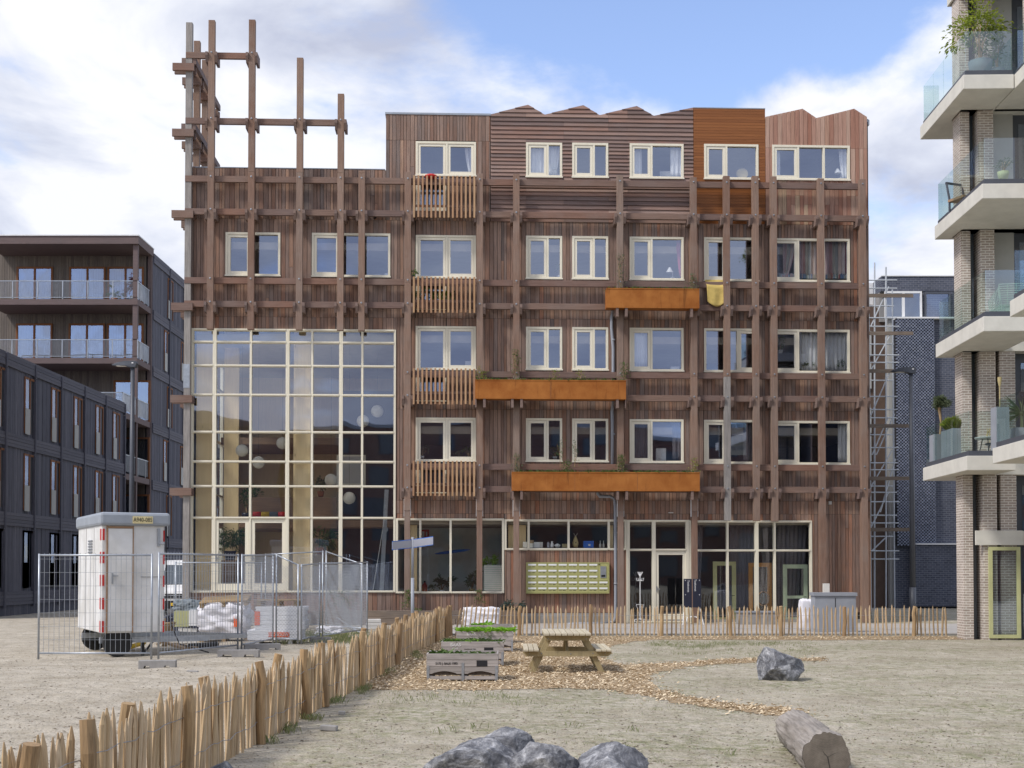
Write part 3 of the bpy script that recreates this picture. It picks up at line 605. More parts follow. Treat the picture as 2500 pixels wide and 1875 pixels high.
for k, (x, y, t, b) in enumerate(POSTS):
    u = U(x, y, PD1)[0]; zt = U(x, t, PD1)[1]; zb = 0.02 if b is None else U(x, b, PD1)[1]; PU.append((u, u+.215))
    cuts = [zb] + [z_ for z_ in ([RZ['b1']-.06, RZ['c1']-.06] if k > 4 else [RZ['a1']+.2]) + ([U(1200,1247,PD1)[1]] if b is None and k < 10 else []) if zb < z_ < zt] + [zt]; cuts.sort()
    pm = None
    for z0, z1 in zip(cuts, cuts[1:]):
        mb = MB(); m_ = 'silver' if k == 10 and z1 < RZ['c1'] + .2 else 'post'; nar = .012 if (b is None and z1 < 3.9 and k < 10) else 0
        mb.box(u+nar, u+.215-nar, -PD1+nar, -RD1-.002, z0, z1-.003, RN.random()); o = mb.build('post', MT[m_], HB, bevel=.006)
        for kk, zr in RZ.items():
            if z0 < zr < z1 and not (kk[0] == 't' and k > 3) and not (kk[0] in 'cd' and k < 5):
                mb = MB(); mb.lathe([(.03,0),(.03,.008),(.016,.012),(.014,.03)], (0,0,0), 8); mb.build('bolt', MT['steel'], o, loc=(u+.107, -PD1+nar, zr+.03), rot=(pi/2,0,0))
def rails(key, us, ue, h=.205):
    edges = [us] + [p for q in PU for p in q if us < q[0] and q[1] < ue] + [ue]; zc = RZ[key]
    cut = [us] + [(q[0]+q[1])/2 for q in PU if us + .1 < q[0] and q[1] < ue - .1] + [ue]
    for a, b in zip(cut, cut[1:]):
        mb = MB(); mb.box(a+.002, b-.002, -RD1, -RD0, zc-h/2, zc+h/2, RN.random()); mb.build('rail', MT['rail'], HB, bevel=.005)
uE = U(449.5, 700, .32)[0]
for k in ('a1','a2','b1','b2'): rails(k, uE, PU[-1][1])
for k in ('c1','c2','d1','d2'): rails(k, PU[5][0], PU[-1][1])
rails('t1', uE, PU[1][1]); rails('t2', uE, PU[3][1])
# pairs of cantilevered brackets that carry the lower rails
def bracket(u, zc, mat='rail_y'):
    prof = [(.0, zc-.31), (-.50, zc-.31), (-.60, zc-.10), (-.60, zc+.02), (.0, zc+.02)]
    mb = MB(); mb.prism(prof, lambda a, b: (u, a, b), lambda a, b: (u+.085, a, b), RN.random()); mb.build('bracket', MT[mat], HB)
for key in ('a2','b2','c2','d2','t1','t2'):
    for k, (a, b) in enumerate(PU):
        if key[0] in 'cd' and k < 5 or key == 't1' and k > 1 or key == 't2' and k > 3: continue
        bracket(a-.088, RZ[key]); bracket(b+.003, RZ[key])
# perforated steel straps at the post splices
for k in range(5, 10):
    a, b = PU[k]; z0 = U(1200, 1262)[1]
    for uu in (a-.008, b):
        mb = MB(); mb.box(uu+.0, uu+.008, -PD1+.02, -RD1-.01, z0, z0+.58); mb.build('steel_strap', MT['white'], HB)
# the open frame along the side, rising above the roof
zt_ = U(460, 63)[1]
for k, (y0, zz) in enumerate(((-.30, zt_), (1.0, zt_-.1), (2.45, zt_-.2), (4.1, ZP+.75))):
    mb = MB(); mb.box(uE, uE+.215, y0, y0+.2, .05 if k == 0 else 3.0, zz, RN.random()); mb.build('post', MT['silver' if k == 0 else 'post'], HB, bevel=.006)
for key in ('t1','t2','a2','b2','c2','d2'):
    zc = RZ[key] - .42 if key[0] == 't' else RZ[key] - .1
    ys = [-.30, 1.0, 2.45, 4.1]
    for k in range(4):
        for off in (-.11, .205):
            mb = MB(); mb.box(uE-.42+k*.05, uE+.30, ys[k]+off, ys[k]+off+.1, zc-.14, zc+.11, RN.random()); mb.build('side_bracket', MT['rail'], HB)
    if key in ('t1','t2'):
        for k in range(3):
            mb = MB(); mb.box(uE-.14, uE-.004, ys[k]+.02, ys[k+1]+.18, zc+.12, zc+.33, RN.random()); mb.build('side_rail', MT['rail_y'], HB)
            mb = MB(); mb.box(uE+.22, uE+.34, ys[k]+.02, ys[k+1]+.18, zc+.12, zc+.33, RN.random()); mb.build('side_rail', MT['rail_y'], HB)
mb = MB(); zc = U(449,921)[1]; mb.box(uE-.012, uE, -.30, -.12, zc-.4, zc+.4); mb.box(uE, uE+.2, -.312, -.302, zc-.4, zc+.4); mb.build('steel_plate', MT['galv'], HB)
# French balcony screens
SM = None
for i, (a, b) in enumerate(SLATS):
    z0, z1 = U(1085, b, .6)[1], U(1085, a, .6)[1]; x0, x1 = U(1008, 800, .6)[0], U(1160, 800, .6)[0]; n = 15
    mb = MB(); mb.box(x0+.02, x1-.02, -.565, -.525, z0+.36, z0+.44, .4); mb.box(x0+.02, x1-.02, -.565, -.525, z1-.30, z1-.22, .4); bs = mb.build('balcony_screen', MT['rail'], HB)
    s = MB(); s.box(-.03, .03, -.62, -.566, z0, z1, .3); sm = s.mesh('slat')
    for k in range(n): obj('slat', sm, MT['slat'], bs, loc=(x0 + .03 + (x1-x0-.06)*k/(n-1), RN.uniform(-.002,.002), RN.uniform(-.012,.012)))
# rust steel planters
PL = []
for (x0, x1, y0, y1) in ((1480.7, 1707.5, 704, 752), (1160, 1528.5, 927.7, 974), (1250, 1708.5, 1152.6, 1198.5)):
    u0, u1, z0, z1 = rect(x0, x1, y0, y1, .95); PL.append((u0, u1, z0, z1))
    mb = MB(); mb.box(u0, u1, -.95, -.938, z0, z1); mb.box(u0, u1, -.552, -.54, z0, z1); mb.box(u0, u0+.012, -.938, -.552, z0, z1); mb.box(u1-.012, u1, -.938, -.552, z0, z1); mb.box(u0+.012, u1-.012, -.938, -.552, z0, z0+.02)
    p = mb.build('steel_planter', MT['corten'], HB)
    mb = MB(); mb.box(u0+.013, u1-.013, -.937, -.553, z0+.05, z1-.06); mb.build('soil', MT['soil'], p)
    ns = round((u1-u0)/2.2)
    for k in range(1, ns): uu = u0 + (u1-u0)*k/ns; MB().box(uu-.006, uu+.006, -.953, -.951, z0+.01, z1-.01).build('weld_seam', MT['rustframe'], p)
    MB().box(u0-.004, u1+.004, -.962, -.952, z1-.03, z1+.004).build('rim', MT['corten'], p)
    for k, (a, b) in enumerate(PU):
        if u0 - .2 < a < u1 + .1:
            for uu in (a-.088, b+.003):
                if min(uu+.085,u1) - max(u0,uu) < .02: continue
                mb = MB(); mb.box(max(u0+.0,uu), min(uu+.085,u1), -.93, -.60, z0-.29, z0-.001, RN.random()); mb.build('planter_bracket', MT['rail_y'], p)
# downpipe
mb = MB()
u_ = U(1497, 900, .2)[0]; q = lambda px, py, d=.12: (U(px, py, d)[0], -d, U(px, py, d)[1])
pipe = [q(1496, 700), q(1496, 760), q(1493, 775), q(1493, 800), q(1497, 850), q(1497, 985), q(1494, 1005), q(1495, 1030), q(1495, 1160)]
mb.tube(pipe, .055, 10); mb.tube([q(1459, 1196), q(1459, 1205), q(1464, 1212), q(1490, 1212), q(1500, 1218), q(1502, 1235), q(1503, 1400), q(1503, 1505), q(1499, 1517), q(1488, 1521)], .055, 10)
mb.tube([q(1490, 1521), q(1460, 1522.5, .35), q(1388, 1524, .9)], .055, 10)
for y in (830, 1060, 1300, 1425): p_ = q(1497 if y < 1200 else 1503, y); mb.lathe([(.064,-.03),(.064,.03)], p_, 12)
mb.build('downpipe', MT['pipe'], HB, smooth=True)
# small wall fittings
for (x, y, w_, h_, m_) in ((1637, 1252, .16, .025, 'offwhite'), (2025, 1228, .09, .11, 'offwhite'), (916, 532, .09, .07, 'black')):
    u, zc = U(x, y); mb = MB(); mb.box(u-w_/2, u+w_/2, -.12, -.03, zc-h_/2, zc+h_/2); mb.build('wall_light', MT[m_], HB)
# plinth, timber edging
mb = MB(); mb.box(uL, U(1530,1500)[0], -.045, -.002, .0, .34); mb.build('plinth', MT['concrete'], HB)
mb = MB(); mb.box(U(1530,1500)[0], uR, -.04, -.002, .0, .12); mb.build('plinth', MT['concrete'], HB)
# mailboxes
u0, u1, z0, z1 = rect(1285.6, 1486.6, 1374, 1448, .2)
mb = MB(); mb.box(u0, u1, -.2, -.03, z0, z1); frame_mb(mb, u0-.012, u1+.012, z0-.012, z1+.012, .025, -.215, -.03); mbx = mb.build('mailbox_unit', MT['mailgreen'], HB)
cw, rh = (u1-u0-.03)/8, (z1-z0-.03)/5
dm = MB(); dm.box(.008, cw-.008, -.008, 0, .008, rh-.008); dme = dm.mesh('mailbox_door'); lm = MB(); lm.box(.035, cw-.035, -.018, -.008, rh*.60, rh*.88); lme = lm.mesh('name_plate'); sm_ = MB(); sm_.box(cw*.52, cw*.8, -.012, -.008, rh*.34, rh*.42); sm_.box(.04, cw*.42, -.011, -.008, rh*.35, rh*.40); sme = sm_.mesh('lock')
for c in range(8):
    for r_ in range(5):
        if c == 7 and r_ > 1: continue
        o = obj('mailbox_door', dme, MT['mailgreen'], mbx, loc=(u0+.015+c*cw, -.201, z0+.015+r_*rh)); obj('name_plate', lme, MT['maillabel'], o); obj('lock', sme, MT['black'], o)
mb = MB(); a = u0+.015+7*cw; mb.box(a+.02, a+cw-.02, -.21, -.201, z0+.03+2*rh, z1-.03); ip = mb.build('intercom', MT['mailgreen'], mbx)
mb = MB(); mb.box(a+.07, a+cw-.08, -.225, -.212, z0+2.6*rh, z1-.12); mb.build('speaker_panel', MT['steel'], ip)
mb = MB(); mb.box(a+.10, a+cw-.11, -.23, -.226, z0+2.75*rh, z0+3.1*rh); mb.lathe([(.028,0),(.026,.02)], (a+.035, -.215, z1-.06), 12); mb.build('camera_lens', MT['black'], ip)
# lobby structure seen through the glass
for k, (x0, x1, y, zt) in enumerate(((474, 517, .3, 10.2), (546, 582, 1.6, 10.2), (716, 757, .3, 10.2))):
    u0 = U(x0, 1200, -y)[0]; u1 = U(x1, 1200, -y)[0]; mb = MB(); mb.box(u0, u1, y, y+.16, .02, zt, RN.random()); mb.build('timber_column', MT['clt'], HB)
for (x0, x1, d) in ((989, 1018, .45), (1241, 1254, .4), (1268, 1284, .4), (1488, 1497, .4)):
    u0 = U(x0, 1350, -d)[0]; u1 = U(x1, 1350, -d)[0]; mb = MB(); mb.box(u0, u1, d, d+.16, .02, 3.35, RN.random()); mb.build('timber_column', MT['clt'], HB)
mb = MB(); mb.box(uL+.3, lob-.02, 2.9, 8.9, 3.35, 3.6); mb.box(uL+.3, lob-.02, 4.6, 8.9, 6.5, 6.75); mb.build('gallery', MT['brownpanel'], HB)
a, b = U(612,1230,-2.9)[0], U(822,1230,-2.9)[0]
mb = MB(); mb.box(a, b, 2.82, 2.895, 3.30, 4.42, .3); mb.build('balustrade', MT['brownpanel'], HB)
mb = MB(); mb.box(uL+.3, lob-.02, 8.8, 8.95, 0, 11.4); mb.build('lobby_wall', MT['clt'], HB)
mb = MB(); mb.box(U(830,1300,-4.5)[0], lob-.02, 4.5, 4.6, .03, 8.5); mb.build('dark_panel', MT['interior_dark'], HB)
# the lobby is glazed along the side street too
mb = MB(); ys = [.4, 1.75, 3.1, 4.45, 5.8, 7.2]; zs = [.45, 2.6, 4.6, 6.6, 8.6, 10.6]
for y in ys: mb.box(uL+.05, uL+.17, y-.04, y+.04, .45, 10.6)
for z in zs:
    for a, b in zip(ys, ys[1:]): mb.box(uL+.06, uL+.16, a+.04, b-.04, z-.035, z+.035)
sg = mb.build('side_glazing', MT['frame'], HB)
for a, b in zip(ys, ys[1:]):
    for c, d in zip(zs, zs[1:]): MB().box(uL+.10, uL+.112, a+.045, b-.045, c+.04, d-.04).build('pane', MT['lobbyglass'], sg)
# ------------------------------------------------------------------ picket fences
def picket_mesh(h, w, seed, tip=.09):
    r = random.Random(seed); mb = MB(); n = 6; lv = [0, .35, .7, 1 - tip/h, 1]; vs = []
    ox, oy = r.gauss(0,.008), r.gauss(0,.006)
    for i, t in enumerate(lv):
        k = 1.0 if i < 3 else (.92 if i == 3 else .22); bx, by = ox*sin(t*3) + r.gauss(0,.003), oy*sin(t*2.5)
        for j in range(n):
            a = 2*pi*j/n; rr = w*.5*k*(1 + r.uniform(-.16,.16)); vs.append((bx + cos(a)*rr, by + sin(a)*rr*.55, t*h))
    fs = [(i*n+j, i*n+(j+1)%n, (i+1)*n+(j+1)%n, (i+1)*n+j) for i in range(len(lv)-1) for j in range(n)] + [tuple(range((len(lv)-1)*n, len(lv)*n))]
    mb.add(vs, fs, 0); return mb
PK = [picket_mesh(RN.uniform(.74,.86), RN.uniform(.050,.078), k) for k in range(16)]; PKM = [p.mesh('picket') for p in PK]
PT = [picket_mesh(RN.uniform(.76,.84), RN.uniform(.042,.054), 50+k, .07) for k in range(12)]; PTM = [p.mesh('picket') for p in PT]
def stake_mesh(h, r, seed):
    rd = random.Random(seed); mb = MB(); mb.tube([(rd.gauss(0,.006)*i, rd.gauss(0,.005)*i, h*i/4) for i in range(5)], [r*1.05, r, r*1.02, r*.97, r*.95], 9, 0); return mb.mesh('stake')
SK = [stake_mesh(RN.uniform(.80,.87), RN.uniform(.042,.056), k) for k in range(5)]
line = [gp(*p) for p in ((1097,1551),(1052,1574),(1000,1600),(933,1641),(873,1681),(805,1708),(744,1752),(641,1804),(584,1842),(522,1871))]
line.sort(key=lambda p: p.y); line = [Vector((-2.86, 6.2, 0)), Vector((-2.80, 8.8, 0))] + line
FW = thing('picket_fence', 'dense fence of split chestnut pickets running towards the camera beside the sand', 'fence', (0,0,0))
def along(pts, step):
    out_ = []; d = 0; acc = 0
    for a, b in zip(pts, pts[1:]):
        l = (b-a).length; t = step - acc if acc else 0
        while t <= l: out_.append((a + (b-a)*t/l, (b-a).normalized())); t += step*RN.uniform(.82, 1.2)
        acc = l - (t - step)
    return out_
pk = along(line, .066); rest = MB(); cnt = 0
for p, d in pk:
    k = RN.randrange(16); a = atan2(d.y, d.x) + RN.gauss(0,.12); tl = (RN.gauss(0,.035), RN.gauss(0,.045)); pp = Vector((p.x + RN.gauss(0,.016), p.y, gh(p.x,p.y) - RN.uniform(.0,.05)))
    if cnt < 300 and p.y > 7.3: obj('picket', PKM[k], MT['picket'], FW, loc=pp, rot=(tl[0], tl[1], a)); cnt += 1
    else:
        m = Matrix.Rotation(a,3,'Z') @ Matrix.Rotation(tl[1],3,'Y') @ Matrix.Rotation(tl[0],3,'X'); rest.add([pp + m @ Vector(v) for v in PK[k].v], PK[k].f, RN.random())
if rest.v: rest.build('small_pickets', MT['picket'], FW, kind='stuff')
for p, d in along(line, 1.25): obj('stake', SK[RN.randrange(5)], MT['stake'], FW, loc=(p.x + RN.choice((.07,-.06)), p.y, 0), rot=(RN.gauss(0,.03), RN.gauss(0,.03), RN.uniform(0,6)))
for zz in (.22, .58):
    for sd_ in (.045,):
        mb = MB(); mb.tube([(p.x + sd_ + RN.gauss(0,.006), p.y, zz + RN.gauss(0,.012)) for p, d in along(line, .16)], .0035, 4); mb.build('wire', MT['steel'], FW)
A, B = gp(1104, 1552), gp(1990, 1552.5); B2 = A + (B-A)*1.36
FF = thing('picket_fence', 'open fence of thin pointed pickets in front of the timber building', 'fence')
L_ = (B2-A).length; dirn = (B2-A).normalized(); x = .1
while x < L_:
    p = A + dirn*x; lean = -.16*max(0, 1 - x/2.4) + RN.gauss(0,.03)
    obj('picket', PTM[RN.randrange(12)], MT['picket'], FF, loc=(p.x, p.y + RN.gauss(0,.01), RN.uniform(-.03,.03)), rot=(RN.gauss(0,.03), -lean, RN.uniform(-.3,.3))); x += RN.uniform(.104,.128)
for px in (1098, 1267.5, 1441.5, 1614, 1783, 1906, 2060, 2230): p = gp(px, 1553); obj('stake', SK[RN.randrange(5)], MT['stake'], FF, loc=(p.x, p.y-.05, 0), rot=(0,RN.gauss(0,.02),RN.uniform(0,6)))
for zz in (.2, .56): mb = MB(); mb.tube([A + dirn*L_*k/60 + Vector((0,-.03,zz+RN.gauss(0,.008))) for k in range(61)], .003, 4); mb.build('wire', MT['steel'], FF)
# ------------------------------------------------------------------ wooden growing crates
def crate(px0, px1, pyb, label, words, plants, depth=.86, h=.45):
    c0, c1 = gp(px0, pyb), gp(px1, pyb); w_ = c1.x - c0.x; t = thing('growing_crate', label, 'planter box', (c0.x, c0.y, 0), 0, 'wooden growing crates in a row')
    zs = [.10, .235, .345, h]
    bow = MB(); poly = [(0,.235)] + [(w_*k/40, .125 + (.02*sin(pi*((k%20)/20))**2 if 3 < k % 20 < 17 else 0)*2.2) for k in range(41)] + [(w_,.235)]
    bow.prism([(a, b) for a, b in poly], lambda a, b: (a, 0, b-.003), lambda a, b: (a, .022, b-.003), .2); bow.build('plank', MT['crate'], t)
    for z0, z1 in ((.238,.345),(.348,h)):
        mb = MB(); mb.box(0, w_, RN.uniform(-.003,.002), .022, z0, z1-.002, RN.random()); mb.build('plank', MT['crate'], t, bevel=.003)
    for z0, z1 in ((.03,.085),):
        mb = MB(); mb.box(.01, w_-.01, .004, .024, z0, z1, .5); mb.build('plank', MT['crate'], t)
    for z0, z1 in zip(zs, zs[1:]):
        for xx in (0, w_-.022): mb = MB(); mb.box(xx, xx+.022, .024, depth-.024, z0, z1-.003, RN.random()); mb.build('plank', MT['crate'], t)
        mb = MB(); mb.box(0, w_, depth-.022, depth, z0, z1-.003, RN.random()); mb.build('plank', MT['crate'], t)
    for xx in (.005, w_*.49, w_-.047):
        mb = MB(); mb.box(xx, xx+.042, -.006, -.001, 0, .25 if xx != w_*.49 else .30, .5); mb.box(xx+.004, xx+.008, .0, .05, 0, .1, .5); mb.build('steel_corner', MT['galv'], t)
        mb = MB(); mb.box(xx-.02 if xx > .1 else xx, xx+.09 if xx < w_-.1 else xx+.04, .03, depth-.03, .0, .095, .1); mb.build('skid', MT['crate'], t)
    mb = MB(); mb.box(.025, w_-.025, .025, depth-.025, .10, h-.055); mb.build('soil', MT['soil'], t)
    for txt, sz, mt, fx, z, sx in words: lettering(txt, sz, MT[mt], t, (w_*fx, -.003, z), sx=sx)
    plants(t, w_, depth, h-.05); return t
def greens(name, mat, dens, size, hh, up=.8):
    def f(t, w_, d, z):
        mb = MB()
        for k in range(dens):
            x, y = RN.uniform(.06, w_-.06), RN.uniform(.06, d-.06)
            for q in range(5): a = RN.uniform(0, 2*pi); mb.leaf((x, y, z), (cos(a), sin(a), up*RN.uniform(.6,1.6)), size*RN.uniform(.3,.6), hh*RN.uniform(.5,1.1), .35)
        mb.build(name, MT[mat], t, kind='stuff')
    return f
def mixed(t, w_, d, z):
    greens('herbs', 'leaf', 110, .06, .15)(t, w_, d, z); greens('young_lettuce', 'lettuce', 22, .09, .14)(t, w_*.62, d, z)
    mb = MB()
    for k in range(14):
        x, y = w_*RN.uniform(.62,.8), RN.uniform(.2, d-.2); h = RN.uniform(.12,.26); e = Vector((x+RN.gauss(0,.03), y, z+h)); mb.tube([(x,y,z), e], .002, 4)
        for q in range(6): mb.leaf(Vector((x,y,z)).lerp(e, RN.uniform(.3,1)), (RN.gauss(0,1), RN.gauss(0,1), .4), .012, .035)
    mb.build('tall_herbs', MT['olive'], t, kind='stuff')
def sparse(t, w_, d, z): greens('seedlings', 'leaf', 60, .04, .10)(t, w_, d, z); greens('young_lettuce', 'leaf', 8, .06, .2)(t, w_*.35, d*.5, z)
crate(1041, 1216, 1663.5, 'weathered grey crate stencilled 5173 J. BALK 1993, nearest in the row', [('5173 J. BALK 1993', .055, 'black', .28, .288, .85)], sparse)
crate(1077, 1230, 1624.5, 'weathered grey crate stencilled BAAS 11010 with mixed herbs growing in it', [('BAAS', .085, 'white', .23, .385, 1.0), ('11010', .045, 'white', .22, .318, 1.1), ('MAASSLUIS 1990', .03, 'black', .46, .305, 1.0)], mixed)
crate(1114, 1253, 1591, 'weathered grey crate filled with bright green lettuce', [('BAAS', .085, 'white', .26, .385, 1.0)], greens('lettuce', 'lettuce', 480, .13, .20))
crate(1146, 1251, 1571, 'weathered grey crate with one large leafy plant, furthest in the row', [], lambda t, w_, d, z: (greens('seedlings', 'leaf', 20, .03, .06)(t, w_, d, z), greens('leafy_plant', 'lettuce', 7, .16, .22)(t, w_*.55, d, z)))
for (px, py, t_) in ((1175, 1613, 0),):      # dark patch stencilled on the nearest crate
    pass
for o in [o for o in COL.objects if o.name.startswith('growing_crate')][:2]:
    mb = MB(); ww = 1.16; mb.box(ww*.70, ww*.85, -.004, -.001, .243, .338); mb.build('stencil_patch', MT['dark'], o)
# ------------------------------------------------------------------ picnic table
f0, f1 = gp(1297, 1643), gp(1473, 1643); cx_ = (f0.x+f1.x)/2
T = thing('picnic_table', 'pale wooden picnic table with two attached benches on the wood chips', 'picnic table', (cx_, f0.y - .05, 0))
TH, TW, TL = .70, .83, 1.85; y0, y1 = -.12, TL-.12
for k in range(8):
    w_ = TW/8; mb = MB(); mb.box(-TW/2 + k*w_ + .006, -TW/2 + (k+1)*w_ - .006, y0 + RN.uniform(0,.008), y1, TH-.04, TH, RN.random()); mb.build('top_plank', MT['tabletop'], T, bevel=.004)
for sgn in (-1, 1):
    for k in range(3):
        xa = .50 + k*.092; a, b = sorted((sgn*xa, sgn*(xa+.082))); mb = MB(); mb.box(a, b, y0 + RN.uniform(0,.008), y1, .385, .42, RN.random()); mb.build('bench_plank', MT['tabletop'], T, bevel=.004)
for yy in (.08, TL-.42):
    mb = MB(); mb.prism([(-TW/2+.06, TH-.135), (TW/2-.06, TH-.135), (TW/2-.005, TH-.075), (TW/2-.005, TH-.042), (-TW/2+.005, TH-.042), (-TW/2+.005, TH-.075)], lambda a, b: (a, yy-.045, b), lambda a, b: (a, yy, b), .6); mb.build('cross_beam', MT['table'], T)
    mb = MB(); mb.prism([(-.71, .29), (.71, .29), (.775, .34), (.775, .383), (-.775, .383), (-.775, .34)], lambda a, b: (a, yy-.045, b), lambda a, b: (a, yy, b), .3); mb.build('bench_beam', MT['table'], T)
    for sgn in (-1, 1):
        mb = MB(); pr = [(sgn*.56, 0), (sgn*.665, 0), (sgn*.345, TH-.04), (sgn*.24, TH-.04)]; mb.prism(pr if sgn > 0 else pr[::-1], lambda a, b: (a, yy+.002, b), lambda a, b: (a, yy+.046, b), RN.random()); mb.build('leg', MT['table'], T, bevel=.003)
    mb = MB(); e = TL/2 - .17; d_ = 1 if yy < .5 else -1; mb.bar((0, yy+.05*d_, .33), (0, yy+.55*d_, TH-.06), .045, .085, .5); mb.build('brace', MT['table'], T)
    for bx_, bz in ((-.33,TH-.10),(.33,TH-.10),(-.45,.345),(.45,.345),(-.66,.345),(.66,.345),(.06,.335)):
        mb = MB(); mb.lathe([(.011,0),(.009,.006)], (0,0,0), 8); mb.build('bolt', MT['steel'], T, loc=(bx_, yy-.046, bz), rot=(pi/2,0,0))
# ------------------------------------------------------------------ boulders
def rock_mat():
    m, t, b = newmat('rock'); L = t.links.new; tc = N(t, 'ShaderNodeTexCoord'); P = tc.outputs['Object']
    n = N(t, 'ShaderNodeTexNoise', inp={'Scale': 5.5, 'Detail': 10, 'Roughness': .74, 'Distortion': .5}); L(P, n.inputs['Vector'])
    c = ramp(t, n.outputs[0], [(.34, (.048,.050,.058)), (.47, (.125,.128,.142)), (.56, (.26,.263,.278)), (.66, (.56,.56,.575))])
    v = N(t, 'ShaderNodeTexNoise', inp={'Scale': 4.5, 'Detail': 7, 'Roughness': .62, 'Distortion': 1.4}); L(P, v.inputs['Vector'])
    ve = math_(t, 'ABSOLUTE', math_(t, 'SUBTRACT', v.outputs[0], .5)); c = mixc(t, math_(t, 'MULTIPLY', ramp(t, ve, [(.0, .8), (.010, 0.0)]), ramp(t, n.outputs[0], [(.45, 0.0), (.6, 1.0)])), c, (.50,.50,.51))
    L(c, b.inputs['Base Color']); b.inputs['Roughness'].default_value = .8
    bp = N(t, 'ShaderNodeBump', inp={'Strength': .9, 'Distance': .04}); L(n.outputs[0], bp.inputs['Height']); L(bp.outputs[0], b.inputs['Normal'])
rock_mat()
def rock(px, pyb, half_px, top, seed, label, cuts=16, peak=None, dep=.8, y=None):
    g = gp(px, pyb) if y is None else Vector(((px-1250)/F*y, y, 0)); s_ = F/g.y; hw_ = half_px/s_; hh = H - (top - YH)/s_ if y is not None else (pyb - top)/s_
    r = random.Random(seed); bm = bmesh.new(); bmesh.ops.create_icosphere(bm, subdivisions=5, radius=1); pl = []
    for k in range(cuts):
        d = Vector((r.gauss(0,1), r.gauss(0,1), r.gauss(.1,.9))).normalized(); pl.append((d, r.uniform(.60,.92)))
    for v in bm.verts:
        p = v.co.copy()
        for d, o_ in pl:
            q = p.dot(d)
            if q > o_: p -= d*(q-o_)
        if peak: p.z += max(0, 1 - (Vector((p.x-peak[0], p.y-peak[1]))).length/.9)*peak[2]
        nn = noise.fractal(p*1.3 + Vector((seed,0,0)), .9, 2.1, 3)*.045 + (noise.ridged_multi_fractal(p*2.1 + Vector((0,seed,3)), .9, 2.1, 6, 1, 2)-1.2)*.040 + noise.fractal(p*6 + Vector((seed,2,0)), .7, 2.2, 5)*.030
        p *= 1 + nn; p.z = max(p.z, -.62); v.co = p
    xs = [v.co.x for v in bm.verts]; zs = [v.co.z for v in bm.verts]; kx = 2*hw_/(max(xs)-min(xs)); kz = (hh + .06)/(max(zs)-min(zs)); x0 = (max(xs)+min(xs))/2; z0 = min(zs)
    for v in bm.verts: v.co = Vector(((v.co.x-x0)*kx, v.co.y*kx*dep, (v.co.z-z0)*kz))
    me = bpy.data.meshes.new('boulder'); bm.to_mesh(me); bm.free()
    o = obj('boulder', me, MT['rock'], loc=(g.x, g.y + (hw_*dep*.8 if y is None else 0), -.06)); return tag(o, label, 'boulder', 'dark limestone boulders on the sand')
rock(1914, 1664, 56, 1581, 8, 'single dark grey boulder with white veins at the edge of the wood chips', 14, (-.2,0,.12))
rock(1152, 0, 116, 1800, 21, 'broad low grey boulder, leftmost of the foreground group', y=11.0)
rock(1318, 0, 98, 1806, 76, 'flat grey boulder between the broad one and the rounded one in the foreground', y=10.9)
rock(1238, 0, 92, 1771, 33, 'peaked grey boulder behind the others in the foreground', 12, (-.12,.0,.35), y=11.7)
rock(1484, 0, 100, 1809, 47, 'rounded grey boulder, rightmost of the foreground group', 12, y=10.9)
rock(542, 0, 38, 1856, 61, 'small brown stone at the foot of the dense picket fence', 8, y=11.2)
# ------------------------------------------------------------------ log
def endgrain():
    m, t, b = newmat('endgrain'); L = t.links.new; tc = N(t, 'ShaderNodeTexCoord'); mp = N(t, 'ShaderNodeMapping'); mp.inputs['Scale'].default_value = (1,0,1); L(tc.outputs['Object'], mp.inputs[0])
    w_ = N(t, 'ShaderNodeTexWave', wave_type='RINGS', rings_direction='SPHERICAL', inp={'Scale': 22, 'Distortion': 3.5, 'Detail': 3, 'Detail Scale': 2}); L(mp.outputs[0], w_.inputs['Vector'])
    n = N(t, 'ShaderNodeTexNoise', inp={'Scale': 5, 'Detail': 6, 'Roughness': .7}); L(tc.outputs['Object'], n.inputs['Vector'])
    c = mixc(t, .12, ramp(t, n.outputs[0], [(.3, (.08,.068,.055)), (.5, (.15,.128,.105)), (.7, (.23,.20,.165))]), ramp(t, w_.outputs[0], [(.2, (.08,.065,.05)), (.8, (.26,.22,.17))]))
    L(c, b.inputs['Base Color']); b.inputs['Roughness'].default_value = .9
endgrain()
